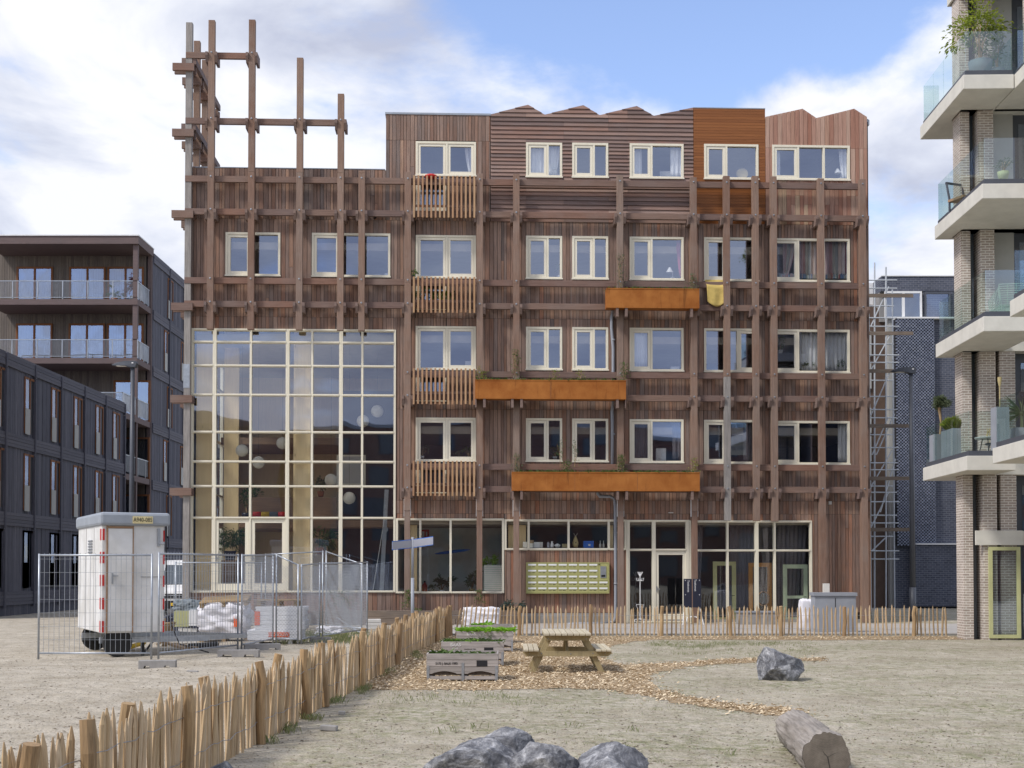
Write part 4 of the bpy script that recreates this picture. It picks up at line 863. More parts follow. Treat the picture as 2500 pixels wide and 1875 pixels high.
def log(a, b, r0, r1, label):
    a, b = Vector(a), Vector(b); l = (b-a).length; t = thing('log', label, 'log', a, atan2(b.y-a.y, b.x-a.x) - pi/2); n, k = 72, 40; vs = []
    def rad(i, j, y): th = 2*pi*j/n; return (r0 + (r1-r0)*y/l)*(1 + .12*noise.fractal((cos(th)*1.5, y*1.2, sin(th)*1.5), 1, 2, 4) + .08*noise.fractal((cos(th)*5, y*2.5, sin(th)*5), 1, 2, 4))
    for i in range(k):
        y = l*i/(k-1)
        for j in range(n): th = 2*pi*j/n; r_ = rad(i, j, y); vs.append((cos(th)*r_, y, sin(th)*r_ + r0*.93))
    mb = MB(); mb.add(vs, [(i*n+j, (i+1)*n+j, (i+1)*n+(j+1)%n, i*n+(j+1)%n) for i in range(k-1) for j in range(n)]); mb.build('bark', MT['bark'], t, smooth=True)
    for i, yy, q in ((0, -.002, 1), (k-1, l+.002, -1)):
        mb = MB(); ring = [(v[0]*.985, yy, v[2]) for v in vs[i*n:(i+1)*n]]; c = (0, yy - .006*q, r0*.93); mb.add(ring + [c], [((j+1)%n, j, n) if q > 0 else (j, (j+1)%n, n) for j in range(n)]); o = mb.build('cut_end', MT['endgrain'], t)
        if i == 0:
            cr = MB()
            for th, ll in ((-1.5,.9),(.35,.75),(2.2,.4)):
                e = (cos(th)*r0*ll, yy-.008, r0*.93 + sin(th)*r0*ll); m2 = (cos(th+.12)*r0*ll*.5, yy-.009, r0*.93 + sin(th+.12)*r0*ll*.5); w2 = .003
                cr.add([(c[0]-w2, yy-.009, c[2]), (c[0]+w2, yy-.009, c[2]), (m2[0]+w2*.8, m2[1], m2[2]), e, (m2[0]-w2*.8, m2[1], m2[2])], [(0,1,2,3,4)])
            cr.build('crack', MT['black'], o)
    return t
log((2.72, 11.35, 0), (2.88, 13.4, 0), .205, .19, 'thick cut tree trunk lying on the sand with a cracked grey end')
# ------------------------------------------------------------------ loose bricks and stones on the sand
for px, py, w_, h_, lb in ((803, 1783, .19, .06, 'flat grey brick lying on the sand near the picket fence'), (834, 1745, .09, .05, 'dark lump of soil on the sand beyond the flat brick'), (470, 1641, .20, .03, 'round flat stone beside the concrete fence foot')):
    g_ = gp(px, py); mb = MB(); mb.cb((0,0,h_*.45), (w_, w_*.5, h_), .5, Matrix.Rotation(.05,3,'Y')); tag(mb.build('loose_stone', MT['concrete'], loc=g_, rot=(0,0,RN.uniform(-.2,.2)), bevel=.01), lb, 'stone')
# ------------------------------------------------------------------ building site: fence panels, cabin, van, materials
def ring(pts, r, n=8): mb = MB(); mb.tube(pts, r, n); return mb
def panel(a, b, h, label, mesh='bars', h2=None, z0=.14, group='steel site fence panels'):
    """a steel site fence panel standing between ground points a and b"""
    a, b = Vector(a), Vector(b); w_ = (b-a).length; h2 = h2 or h; t = thing('fence_panel', label, 'fence panel', a, atan2(b.y-a.y, b.x-a.x), group)
    for x, hh in ((.03, h), (w_-.03, h2)): ring([(x,0,.02),(x,0,hh)], .021, 10).build('upright', MT['galv'], t, smooth=True)
    ring([(.03,0,h-.03),(w_-.03,0,h2-.03)], .019).build('top_tube', MT['galv'], t, smooth=True); ring([(.03,0,z0),(w_-.03,0,z0)], .019).build('bottom_tube', MT['galv'], t, smooth=True)
    mb = MB()
    if mesh == 'bars':
        n = max(3, int(w_/.105))
        for k in range(1, n):
            x = .03 + (w_-.06)*k/n; hh = h + (h2-h)*x/w_
            mb.box(x-.0032, x+.0032, -.003, .003, z0, hh+.012)
        for k in range(1, 8): z = z0 + (min(h,h2)-z0)*k/7.4; mb.box(.03, w_-.03, -.007, -.003, z-.003, z+.003)
    else:
        s = .085; hh = min(h,h2)-.04
        for q in (1, -1):
            c = -hh
            while c < w_:
                x0_, zz0 = (c, z0); x1_, zz1 = (c + (hh-z0), hh)
                if x0_ < .03: zz0 += .03 - x0_; x0_ = .03
                if x1_ > w_-.03: zz1 -= x1_ - (w_-.03); x1_ = w_-.03
                if x1_ > x0_ + .02:
                    A_, B_ = ((x0_, zz0), (x1_, zz1)) if q > 0 else ((w_-x0_, zz0), (w_-x1_, zz1)); mb.bar((A_[0], .002*q, A_[1]), (B_[0], .002*q, B_[1]), .0052)
                c += s
    mb.build('wire_mesh', MT['galv'], t, kind='stuff')
    return t
P1, P2, P3, P4, P5, P6, P7 = gp(90, 1612), gp(379, 1612), gp(582, 1590), gp(667, 1574), gp(730, 1575), gp(781, 1565), gp(897, 1548)
panel(P1, P2 - Vector((.05,0,0)), 2.13, 'welded steel site fence panel in front of the white cabin door'); panel(P2 + Vector((.04,.02,0)), P3, 2.16, 'welded steel site fence panel in front of the white bulk bag')
panel(P3 + Vector((.05,.05,0)), P4, 2.16, 'short chain link site panel angled behind the double post', 'links', 2.2); panel(P4 + Vector((.04,.02,0)), P5, 2.2, 'narrow leaning site panel in front of the stacked foam blocks', 'links', 1.95)
panel(P5 + Vector((.04,.03,0)), P6, 1.95, 'narrow site panel beside the foam blocks with an orange tag', 'links', 2.0); panel(P6 + Vector((.05,.03,0)), P7, 2.0, 'wide chain link panel in front of the planting below the lobby', 'links', 2.05)
panel(gp(425,1543), gp(640,1537), 2.05, 'rear welded fence panel close to the lobby glazing, at its left end'); panel(gp(645,1537), gp(790,1536), 2.3, 'rear chain link panel in front of the lobby doors', 'links', 2.4); panel(gp(795,1536), gp(884,1546), 2.4, 'rear chain link panel sloping down beside the lobby corner', 'links', 2.0)
def foot(p, rz, label, l=.72):
    mb = MB(); mb.prism([(-l/2,0),(-l/2+.09,0),(-l/2+.11,.055),(-.14,.055),(-.12,0),(.12,0),(.14,.055),(l/2-.11,.055),(l/2-.09,0),(l/2,0),(l/2,.15),(-l/2,.15)], lambda a, b: (a,-.115,b), lambda a, b: (a,.115,b)); mb.cb((-.06,0,.152),(.05,.05,.01)); mb.cb((.06,0,.152),(.05,.05,.01))
    tag(mb.build('concrete_foot', MT['concrete'], loc=(p.x, p.y, .0), rot=(0,0,rz), bevel=.012), label, 'fence foot', 'concrete feet of the site fence')
foot(gp(385,1632), .12, 'concrete fence foot on the sand, nearest to the camera', .66); foot(gp(583,1604), .05, 'notched concrete fence foot below the double fence post', .84); foot(gp(640,1588), .3, 'concrete fence foot partly behind the notched one', .8); foot(gp(782,1570), .2, 'small concrete fence foot beside the grass', .5)
# the white site cabin on a trailer
c0 = gp(246, 1606); CZ = c0.y; s_ = F/CZ
def cz(y): return H + (YH-y)/s_
zb, zt, zr = cz(1546), cz(1283), cz(1250); wx = (391-246)/s_/.955
CB = thing('site_cabin', 'white site cabin on a trailer with red striped corners and a grey roof rim', 'site cabin', (c0.x, CZ, 0), radians(27)); dl = 3.0
mb = MB(); mb.box(0, wx, 0, dl, zb, zt+.02); cbody = mb.build('body', MT['cabinwhite'], CB, bevel=.02)
mb = MB(); mb.box(-.05, wx+.10, -.10, dl+.1, zt, zr); mb.build('roof_rim', MT['cabinroof'], CB, bevel=.06)
dx0, dx1 = (261-246)/s_, (319-246)/s_
mb = MB(); mb.box(dx0, dx1, -.03, -.002, zb+.04, zt-.06); dr = mb.build('door', MT['cabinwhite'], CB); mb = MB(); mb.box(dx0+.07, dx0+.10, -.06, -.032, zb+1.02, zb+1.24); mb.box(dx0+.07, dx0+.20, -.075, -.06, zb+1.17, zb+1.19); mb.build('handle', MT['steel'], dr)
mb = MB(); mb.box(dx0-.035, dx0-.003, -.035, -.002, zb, zt); mb.box(dx1+.003, dx1+.025, -.035, -.002, zb, zt); mb.box(dx0, dx1, -.034, -.002, zt-.055, zt-.01); mb.build('door_trim', MT['brownpanel'], CB)
sm = MB(); sm.box(0,.03,0,.006,0,.235); sme2 = sm.mesh('red_stripe'); sw = MB(); sw.box(0,.07,0,.006,0,.235); swe = sw.mesh('red_stripe')
for k in range(5):
    z = zt - .30 - k*.475
    o = obj('red_stripe', swe, MT['red'], CB, loc=(wx-.03, -.010, z-.02)); o.scale.x = .45
    o = obj('red_stripe', swe, MT['red'], CB, loc=(-.0005, .03, z), rot=(0,0,pi/2)); o.scale.x = 2.0
    o = obj('red_stripe', swe, MT['red'], CB, loc=(.015, -.008, z)); o.scale.x = .6
mb = MB(); mb.box(wx*.47, wx*.79, -.118, -.103, zt+.05, zt+.20); pl_ = mb.build('number_plate', MT['plate'], CB); lettering('A940-085', .125, MT['black'], pl_, (wx*.63, -.121, zt+.125), sx=.78)
for yy in (.9, 1.9): MB().box(-.006, -.001, yy, yy+.012, zb+.02, zt-.02).build('panel_seam', MT['concrete'], CB)
MB().box(wx*.62, wx*.95, -.006, -.001, zb+1.15, zb+1.165).build('panel_seam', MT['concrete'], CB)
for k in range(5): MB().box(-.02, -.002, 1.1, 1.6, zt-.55+k*.06, zt-.52+k*.06).build('vent_slat', MT['steel'], CB)
mb = MB(); mb.tube([(wx+.02,-.03,zt),(wx+.04,-.05,zb+.4),(wx+.3,-.1,.25),(wx+.9,-.2,.06)], .014, 6); mb.build('cable', MT['black'], CB)
mb = MB(); mb.box(wx-.15, wx-.10, -.05, -.004, zt-.42, zt-.05); mb.tube([(wx-.12,-.06,zt-.36),(wx-.02,-.09,zt-.36)], .02, 8); mb.build('hinge_lamp', MT['steel'], CB)
mb = MB(); mb.box(.02, wx+1.0, .25, .35, zb-.22, zb-.10); mb.box(.02, wx+.9, dl-.5, dl-.4, zb-.22, zb-.10); mb.build('chassis', MT['galv'], CB)
mb = MB(); mb.bar((wx+.9, .3, zb-.16), (wx+2.0, .9, zb-.16), .09, .09); mb.bar((wx+.9, dl-.45, zb-.16), (wx+2.0, .95, zb-.16), .09, .09); mb.build('drawbar', MT['galv'], CB)
for xx, yy in ((.35,.12),(.35,dl-.2)):
    mb = MB(); mb.lathe([(.12,-.09),(.29,-.09),(.30,-.04),(.30,.04),(.29,.09),(.12,.09)], (0,0,0), 20); mb.build('wheel', MT['rubber'], CB, loc=(xx, yy, .30), rot=(pi/2,0,0), smooth=False)
mb = MB(); mb.bar((.9,.3,0),(.9,.3,zb-.1),.07); mb.bar((.9,.3,.02),(1.15,.3,.34),.04); mb.build('prop_leg', MT['black'], CB)
# the van parked beyond the cabin
VY = 51.0; vp = at(433, 1511, VY); V = thing('parked_van', 'white delivery van parked facing the camera behind the site cabin', 'van', (vp.x, VY, 0)); W = .98
prof = [(0,.35),(0,.75),(.04,.98),(.35,1.12),(.75,1.18),(1.45,2.05),(1.7,2.20),(5.2,2.24),(5.3,2.1),(5.3,.35)]
mb = MB(); mb.prism(prof, lambda a, b: (-W, a, b), lambda a, b: (W, a, b)); mb.build('body', MT['white'], V, bevel=.07)
mb = MB(); mb.add([(-W+.1,.80,1.22),(W-.1,.80,1.22),(W-.17,1.42,1.98),(-W+.17,1.42,1.98)], [(0,1,2,3)]); mb.v = [(x, y-.03, z+.03) for x, y, z in mb.v]; mb.build('windscreen', MT['carglass'], V)
mb = MB(); mb.box(-W+.03, W-.03, -.05, .0, .30, .62); mb.build('bumper', MT['black'], V, bevel=.03)
mb = MB(); mb.box(-.55, .55, -.02, .01, .70, .80); mb.box(-.5,.5,-.02,.01,.84,.88); mb.build('grille', MT['black'], V)
for sg in (-1, 1):
    mb = MB(); mb.prism([(sg*.60,.72),(sg*.94,.80),(sg*.95,1.0),(sg*.72,.93)][::sg], lambda a, b: (a,-.015,b), lambda a, b: (a,.05,b)); mb.build('headlight', MT['carglass'], V)
    mb = MB(); mb.box(min(sg*1.0,sg*1.2), max(sg*1.0,sg*1.2), .95, 1.1, 1.2, 1.45); mb.build('mirror', MT['black'], V, bevel=.03)
    for yy in (.95, 4.2):
        mb = MB(); mb.lathe([(.2,-.11),(.34,-.11),(.35,0),(.34,.11),(.2,.11)], (0,0,0), 18); w2 = mb.build('wheel', MT['rubber'], V, loc=(sg*(W-.10), yy, .35), rot=(0,pi/2,0)); mb = MB(); mb.lathe([(.03,-.12),(.2,-.115),(.2,.115),(.03,.12)], (0,0,0), 12); mb.build('rim', MT['steel'], w2)
mb = MB(); mb.box(-.26,.26,-.065,-.052,.42,.53); mb.build('number_plate', MT['yellow'], V)
# a bulk bag on blocks, pallets, foam blocks
def soft(c, d, seed, name, mat, label, cat, sub=5, amp=.06, k=.35, rz=0):
    bm = bmesh.new(); bmesh.ops.create_cube(bm, size=1); bmesh.ops.subdivide_edges(bm, edges=bm.edges[:], cuts=17, use_grid_fill=True)
    for v in bm.verts:
        p = v.co; l = (abs(p.x*2)**4 + abs(p.y*2)**4 + abs(p.z*2)**4)**.25; q = p/max(l, .01); q = p.lerp(q, k)
        nn = noise.fractal(q*4 + Vector((seed,0,0)), 1, 2, 4); ri = noise.ridged_multi_fractal(q*3.2 + Vector((0,seed,0)), 1, 2, 3, 1, 2)
        q += q.normalized()*(nn*amp + (ri-1)*amp*.5 + abs(noise.fractal(q*9 + Vector((seed,seed,0)), 1, 2, 3))*-amp*.5); v.co = Vector((q.x*d[0], q.y*d[1], (q.z+.5)*d[2]))
    me = bpy.data.meshes.new(name); bm.to_mesh(me); bm.free(); me.polygons.foreach_set('use_smooth', [True]*len(me.polygons))
    return tag(obj(name, me, MT[mat], loc=c, rot=(0,0,rz)), label, cat)
def pallet(c, rot, label, l=1.2, w_=.8):
    t = thing('pallet', label, 'pallet', c); t.rotation_euler = rot
    for k in range(5): mb = MB(); y = -w_/2 + .05 + k*(w_-.1)/4; mb.box(-l/2, l/2, y-.05, y+.05, .122, .144, 0); mb.build('deck_board', MT['pallet'], t)
    for x in (-l/2+.05, 0, l/2-.05):
        mb = MB(); mb.box(x-.05, x+.05, -w_/2, w_/2, .100, .121, 0); mb.build('stringer', MT['pallet'], t); mb = MB(); mb.box(x-.05, x+.05, -w_/2, w_/2, 0, .022, 0); mb.build('stringer', MT['pallet'], t)
        for y in (-w_/2+.07, 0, w_/2-.07): mb = MB(); mb.box(x-.05, x+.05, y-.06, y+.06, .023, .099, 0); mb.build('block', MT['pallet'], t)
    return t
bp = gp(540, 1567); s_ = F/bp.y; bh = .95; bw = (606-484)/s_
pallet((bp.x, bp.y+.5, 0), (0,0,.1), 'dark wooden pallet below the white bulk bag')
bag = soft((bp.x, bp.y+.5, .145), (bw, .95, bh*.86), 3, 'bulk_bag', 'bagwhite', 'full white bulk bag with orange print under a tilted pallet', 'bulk bag', amp=.10, k=.45)
mb = MB(); mb.cb((.36,-.475,.36),(.10,.012,.26)); mb.build('orange_print', MT['orangered'], bag)
pallet((bp.x+.02, bp.y+.45, .145+bh*.86-.02), (.16,-.06,.06), 'pale wooden pallet lying tilted on the bulk bag')
ep = gp(672, 1573); s_ = F/ep.y; w1 = (740-604)/s_
E1 = thing('foam_block_stack', 'stack of white insulation foam blocks with an orange label reading ISOBOUW', 'insulation foam', (ep.x, ep.y, 0), .03)
for k in range(2): mb = MB(); mb.box(-w1/2, w1/2-.06, 0, .9, .10+k*.125, .222+k*.125); mb.build('foam_block', MT['eps'], E1, bevel=.01)
for k in range(5): mb = MB(); mb.box(-w1/2+.16+RN.uniform(0,.05), w1/2+RN.uniform(-.03,.03), .03, .9, .352+k*.112, .462+k*.112); mb.build('foam_block', MT['eps'], E1, bevel=.01)
for x in (-.5, .3): mb = MB(); mb.box(x, x+.1, .05, .85, 0, .098); mb.build('bearer', MT['eps'], E1)
mb = MB(); mb.box(-.16, .34, -.007, -.001, .175, .29); la = mb.build('brand_label', MT['orangered'], E1); lettering('ISOBOUW', .10, MT['white'], la, (.09, -.010, .232), sx=1.0)
lettering('P R O F I E L', .045, MT['black'], E1, (.16, -.003, .13))
mb = MB(); mb.box(-w1/2+.17, -w1/2+.30, .022, .028, .46, .80); mb.build('orange_print', MT['orangered'], E1)
pallet((ep.x+.02, ep.y+.45, .93), (0,0,.04), 'wooden pallet on top of the white foam blocks', 1.0, .8)
gb = gp(455, 1572); mb = MB(); t = thing('filing_box', 'green and white sheet metal box dumped beside the bulk bag', 'box', (gb.x, gb.y, 0), .15)
mb.box(-.3,.05,0,.4,.42,.80); mb.build('green_panel', MT['doorgreen'], t); mb = MB(); mb.box(.055,.24,-.02,.4,.44,.82); mb.build('white_panel', MT['white'], t); mb = MB()
for k in range(4): mb.box(-.2+k*.11,-.1+k*.11,.02,.3,.02,.40-.01*k)
mb.build('leg', MT['offwhite'], t)
gb = gp(458, 1548); soft((gb.x, gb.y, .55), (.75,.5,.42), 9, 'rubbish_bag', 'planter', 'dark grey stuffed rubbish bag piled behind the green box', 'bag', amp=.14, k=.8); soft((gb.x-.1, gb.y, 0), (1.0,.6,.56), 19, 'rubbish_heap', 'navy', 'dark heap of tarpaulin below the grey rubbish bag', 'tarpaulin', amp=.12, k=.5)
mb = MB(); gq = gp(400, 1574)
for k in range(7): pallet if False else None
CBX = [(396,1570,.55,.3,.05,-1.0),(404,1578,.5,.25,.05,-.75),(412,1582,.6,.2,.05,-1.2),(425,1588,.5,.3,.05,.3),(450,1586,.55,.3,.04,.15),(392,1560,.5,.3,.05,-1.35)]
for k, (px, py, a, b, c, r_) in enumerate(CBX):
    g_ = gp(px, py); mb = MB(); mb.cb((0,0,a*abs(sin(r_))*.5+.04), (a,b,c), .5, Matrix.Rotation(r_,3,'Y')); tag(mb.build('scrap_panel', MT['cardboard'], loc=g_, rot=(0,0,RN.uniform(-.3,.3))), ['leaning brown fibreboard sheet beside the cabin, largest of the pile','brown fibreboard sheet leaning in the middle of the scrap pile','steepest brown sheet leaning against the drawbar','short brown board lying flat at the front of the scrap pile','flat brown board near the corrugated pipe','upright brown sheet at the back of the scrap pile'][k], 'board')
mb = MB(); a_, b_ = gp(290,1595), gp(352,1586); mb.tube([a_+Vector((0,0,.06)), b_+Vector((0,0,.16))], .05, 10); tag(mb.build('plastic_pipe', MT['yellow'], smooth=True), 'yellow plastic pipe lying below the trailer drawbar', 'pipe')
mb = MB(); a_, b_ = gp(462,1586), gp(530,1580); pts = [a_.lerp(b_, k/60) + Vector((0,0,.07)) for k in range(61)]; mb.tube(pts, [.065 if k % 3 else .055 for k in range(61)], 12); tag(mb.build('corrugated_pipe', MT['black']), 'black corrugated drain pipe lying in front of the bulk bag', 'pipe')
wb = gp(912, 1537); mb = MB(); [mb.box(-.26+.02*k, .24, 0, .4, k*.105, k*.105+.10) for k in range(3)]; t = thing('paver_stack', 'small stack of white pavers beside the chain link panel', 'pavers', wb, .1)
for k in range(3): mb = MB(); mb.box(-.26+.03*k, .26-.02*k, 0, .4, k*.105, k*.105+.10); mb.build('paver', MT['offwhite'], t, bevel=.015)
gb = gp(803, 1551); soft((gb.x, gb.y, 0), (.62,.45,.24), 27, 'plastic_sheet', 'bagwhite', 'crumpled white plastic sheet lying in the grass', 'sheet', amp=.28, k=.7)
mb = MB(); a_, b_ = gp(812,1522), gp(880,1550); mb.tube([a_+Vector((0,0,.3)), b_+Vector((0,0,.05))], .025, 8); tag(mb.build('loose_tube', MT['galv'], smooth=True), 'loose steel tube lying slanted in the grass', 'tube')
for k, (px, py) in enumerate(((858,1567),(1165,1532))): pass
# ------------------------------------------------------------------ street name sign
sp_ = gp(1007, 1560); SP = thing('street_sign', 'blue edged street name sign on a grey pole seen from behind', 'street sign', (sp_.x, sp_.y, 0)); s_ = F/sp_.y
hz_ = H + (YH-1316)/s_
mb = MB(); mb.tube([(0,0,0),(0,0,1.6)], .045, 12); mb.tube([(0,0,1.6),(0,0,hz_+.05)], .034, 12); mb.build('pole', MT['pipe'], SP, smooth=True)
for dx, a, dz, sd_ in ((-.50,-.75,-.10,1), (.55,-.35,.12,1)):
    mb = MB(); e = Vector((dx, a*.5, dz*.6)); n_ = Vector((-e.y, e.x, 0)).normalized(); h_ = .115
    def slab(o0, o1, hh, m_, nm):
        mb = MB(); p = [Vector((0,0,hz_-.12)) , e + Vector((0,0,hz_-.12))]; q = []
        for o_ in (o0, o1): q += [p[0]+n_*o_-Vector((0,0,hh)), p[1]+n_*o_-Vector((0,0,hh)), p[1]+n_*o_+Vector((0,0,hh)), p[0]+n_*o_+Vector((0,0,hh))]
        mb.add(q, [(0,1,2,3),(7,6,5,4),(0,4,5,1),(1,5,6,2),(2,6,7,3),(3,7,4,0)]); return mb.build(nm, MT[m_], SP)
    slab(-.012, .012, h_, 'signblue', 'sign_edge'); slab(-.016, .016, h_-.018, 'signgrey', 'sign_back')
# ------------------------------------------------------------------ street lamps
def lamp(px, py_head, Yd, label, flip=1):
    p = at(px, py_head, Yd); t = thing('street_lamp', label, 'street lamp', (p.x, Yd, 0), 0, 'dark street lamps'); h = p.z
    mb = MB(); mb.tube([(0,0,0),(0,0,1.2)], .11, 14); mb.tube([(0,0,1.2),(0,0,h-.05)], [.098,.07], 14); mb.build('pole', MT['lampgrey'], t, smooth=True)
    mb = MB(); prof = [(.12,-.14),(.17,0),(.12,.09),(-.28,.08),(-.60,.01),(-.72,-.05),(-.62,-.08),(-.25,-.085),(-.05,-.14)]
    mb.prism([(a*1.02, b) for a, b in prof], lambda a, b: (a, -.13+.06*(a < -.5), h+b), lambda a, b: (a, .13-.06*(a < -.5), h+b)); hd = mb.build('lamp_head', MT['lampgrey'], t, bevel=.012)
    mb = MB(); mb.box(-.55,-.12,-.10,.10,h-.092,h-.082); mb.build('lens', MT['offwhite'], hd); mb = MB(); mb.box(.0,.06,-.146,-.142,h-.01,h+.03); mb.build('badge', MT['white'], hd); return t
lamp(324, 888, 45.5, 'tall dark street lamp in front of the dark clad building'); lamp(382.5, 1100, 78, 'distant dark street lamp beside the dark clad building'); lamp(2224, 903, 46, 'tall dark street lamp in front of the perforated brick wall')
# ------------------------------------------------------------------ things along the foot of the building
def hl(px, py, d): u, z = U(px, py, d); v = Vector((u, -d, z)); return Matrix.Translation((0,FY,0)) @ (Matrix.Rotation(PSI,4,'Z') @ v)
bm0 = hl(760, 1497, 1.4); bm1 = hl(1262, 1497, 1.4)
mb = MB(); l_ = (bm1-bm0).length; mb.box(0, l_*.52, 0, .26, .16, .46, .3); mb.box(l_*.52+.01, l_, .01, .27, .15, .455, .7); mb.box(0, l_, .02, .25, 0, .155, .1); EDG = thing('timber_edging', 'heavy weathered timber beam edging the planting bed at the facade', 'edging', (bm0.x, bm0.y, 0), PSI)
for a, b, z0, z1, tn in ((0, l_*.52, .20, .47, .3), (l_*.52+.01, l_, .19, .465, .7), (0, l_*.7, .0, .195, .1), (l_*.7+.01, l_, 0, .185, .5)): mb = MB(); mb.box(a, b, 0, .24, z0, z1, tn); mb.build('beam', MT['beam'], EDG, bevel=.012)
mb = MB(); mb.box(0, l_, .25, 1.1, 0, .38); mb.build('soil', MT['soil'], EDG)
# folded table on a wheeled frame
tp = hl(1690, 1530, 1.6); TT = thing('folded_table', 'folded dark blue table standing upright on white tubular legs', 'folding table', (tp.x, tp.y, 0), .04)
s_ = F/tp.y; tw = (1712-1669)/s_; z0, z1 = H-(1483-YH)/s_, H-(1413-YH)/s_
for sg in (-1, 1):
    mb = MB(); a, b = sorted((sg*.015, sg*tw/2)); mb.box(a, b, -.06, -.02, z0, z1); o = mb.build('panel', MT['navy'], TT, bevel=.012); lettering('Toekomst', .095, MT['white'], o, (sg*tw*.2 - .02, -.064, (z0+z1)/2+.26-.03*(sg < 0)), (pi/2, pi/2, 0))
    for zz in (z0+.42, z1-.05): mb = MB(); mb.box(sg*tw*.40-.012, sg*tw*.40+.012, -.066, -.061, zz-.012, zz+.012); mb.build('rivet', MT['white'], o)
for a, b in (((-.25,0,z0),(-.33,-.12,.0)), ((.25,0,z0),(.36,-.1,.0))): ring([a,b], .018, 8).build('leg', MT['white'], TT)
ring([(-.22,-.1,.05),(-.18,-.12,.24),(-.05,-.12,.27),(.1,-.12,.27),(.18,-.12,.22),(.22,-.1,.04)], .018, 8).build('foot_tube', MT['white'], TT, smooth=True); mb = MB(); mb.box(-.02,.02,-.03,.02,.02,z0); mb.build('spine', MT['black'], TT)
sk = gp(1972, 1541); soft((sk.x, sk.y, 0), ((1992-1955)/(F/sk.y), .5, (1541-1463)/(F/sk.y)), 40, 'white_sack', 'bagwhite', 'tall white woven sack beside the grey cabinet', 'sack', amp=.05, k=.3)
gc = gp(2040, 1545); s_ = F/gc.y; GC = thing('utility_cabinet', 'light grey utility cabinet beside the white sack', 'cabinet', (gc.x, gc.y, 0)); cw2 = (2092-1991)/s_/2
mb = MB(); mb.box(-cw2, cw2, 0, .5, .0, (1545-1455)/s_); mb.build('body', MT['pipe'], GC, bevel=.01); mb = MB(); mb.box(-cw2-.03, cw2+.03, -.04, .54, (1545-1455)/s_, (1545-1447)/s_); mb.build('lid', MT['pipe'], GC); mb = MB(); mb.box(-.01,.01,-.006,-.001,.1,1.0); mb.build('door_gap', MT['black'], GC)
wb2 = hl(1845, 1532, 1.5); mb = MB(); s_ = F/wb2.y; WT = thing('grey_trough', 'low grey trough standing in front of the workshop windows', 'trough', (wb2.x, wb2.y, 0), PSI); mb.box(-.62,.62,-.2,.2,.0,.40); mb.build('tub', MT['concrete'], WT, bevel=.02); mb = MB(); mb.box(-.65,.65,-.23,.23,.40,.45); mb.build('rim', MT['pipe'], WT)
bw_ = hl(1175, 1530, 2.2); soft((bw_.x, bw_.y, 0), (1.15,.7,.60), 52, 'garden_bag', 'bagwhite', 'white garden bag behind the thin pickets', 'bag', amp=.08, k=.35)
mb = MB(); pt = hl(2017, 1470, .7); mb.box(-.10,.10,-.08,.08,0,1.35); tag(mb.build('short_post', MT['offwhite'], loc=(pt.x, pt.y, 0)), 'short pale post standing beside the corner cladding', 'post')
# ------------------------------------------------------------------ dark clad building beyond, to the side of the street
XL = -19.9; Yn, Yb, Yc = 61.0, 66.9, 69.3; 
LB = thing('charred_timber_building', 'dark charred timber apartment building with grey balconies across the street', 'building', (XL, 0, 0))
zt2 = at(333, 577, Yc).z; fl = 3.14; zlow = at(300.6, 980, Yb).z
mb = MB(); mb.box(-14, 0, 48, Yb, 0, zlow-.25); mb.box(-14, -.3, Yc+2.8, 100, 0, zt2-.3); mb.box(-14, -2.3, Yb, Yc+2.8, 0, zlow); mb.build('wall', MT['char'], LB)
# clad side: boards between storey bands, windows let in
def char_side(y0, y1, z0, z1, ny, tones):
    mb = MB(); y = y0
    while y < y1 - .05:
        w_ = RN.uniform(.14,.24); b = min(y+w_, y1); mb.box(.0, .03+RN.uniform(0,.012), y, b-.015, z0, z1, RN.random()); y = b
    mb.build('board_field', MT['char'], LB, kind='stuff')
def bands(y0, y1, zs, zcap):
    for z in zs:
        ys = [y0 + (y1-y0)*k/max(1,round((y1-y0)/3.4)) for k in range(round((y1-y0)/3.4)+1)]
        for a, b in zip(ys, ys[1:]):
            for q in range(4): mb = MB(); mb.box(.04,.10-.008*(q%2), a+.06, b-.06, z-.40+q*.135, z-.40+q*.135+.125, RN.random()); mb.build('band_board', MT['char_x'], LB)
            mb = MB(); mb.box(.04,.14,b-.06,b+.06,z-.5,min(z+2.6, zcap),.5); mb.build('cover_strip', MT['char'], LB)
def fwin(y, z, w_=1.15, h=2.3):
    mb = MB(); mb.box(-.10,.035,y,y+w_,z,z+h,.5); wn = mb.build('window_reveal', MT['black'], LB)
    mb = MB(); frame = lambda a, b, c, d: mb.box(.036,.075,a,b,c,d,.4); frame(y,y+.08,z,z+h); frame(y+w_-.08,y+w_,z,z+h); frame(y+w_*.48,y+w_*.48+.1,z,z+h); frame(y+.08,y+w_-.08,z+h-.08,z+h); mb.build('frame', MT['rustframe'], wn)
    mb = MB(); mb.box(.037,.05,y+.08,y+w_*.48,z,z+h-.08); mb.build('pane', MT['farglass'], wn); mb = MB(); mb.box(.09,.11,y+.0,y+w_*.45,z-.05,z+1.0); mb.build('guard_panel', MT['panelgrey'], wn)
char_side(48, Yb, 0, zlow-.3, 0, 0); char_side(Yc+2.8, 99, 0, zt2-.35, 0, 0)
fz = [zt2-.35 - fl*k for k in range(7) if zt2-.35 - fl*k > .5]; fz2 = [zlow-.2 - fl*k for k in range(4) if zlow-.2-fl*k > .5]
bands(48, Yb, fz2, zlow-.13); bands(Yc+2.8, 96, fz, zt2-.3)
for z in fz2[1:] + [zlow-.2-fl*3]:
    for y in (50.1, 53.2, 56.3, 59.2, 62.3, 65.0): fwin(y, z+.3)
for i, z in enumerate(fz[1:]):
    for y in (75.2, 79.0, 83.5, 88): fwin(y - (i % 2)*.7, z+.3)
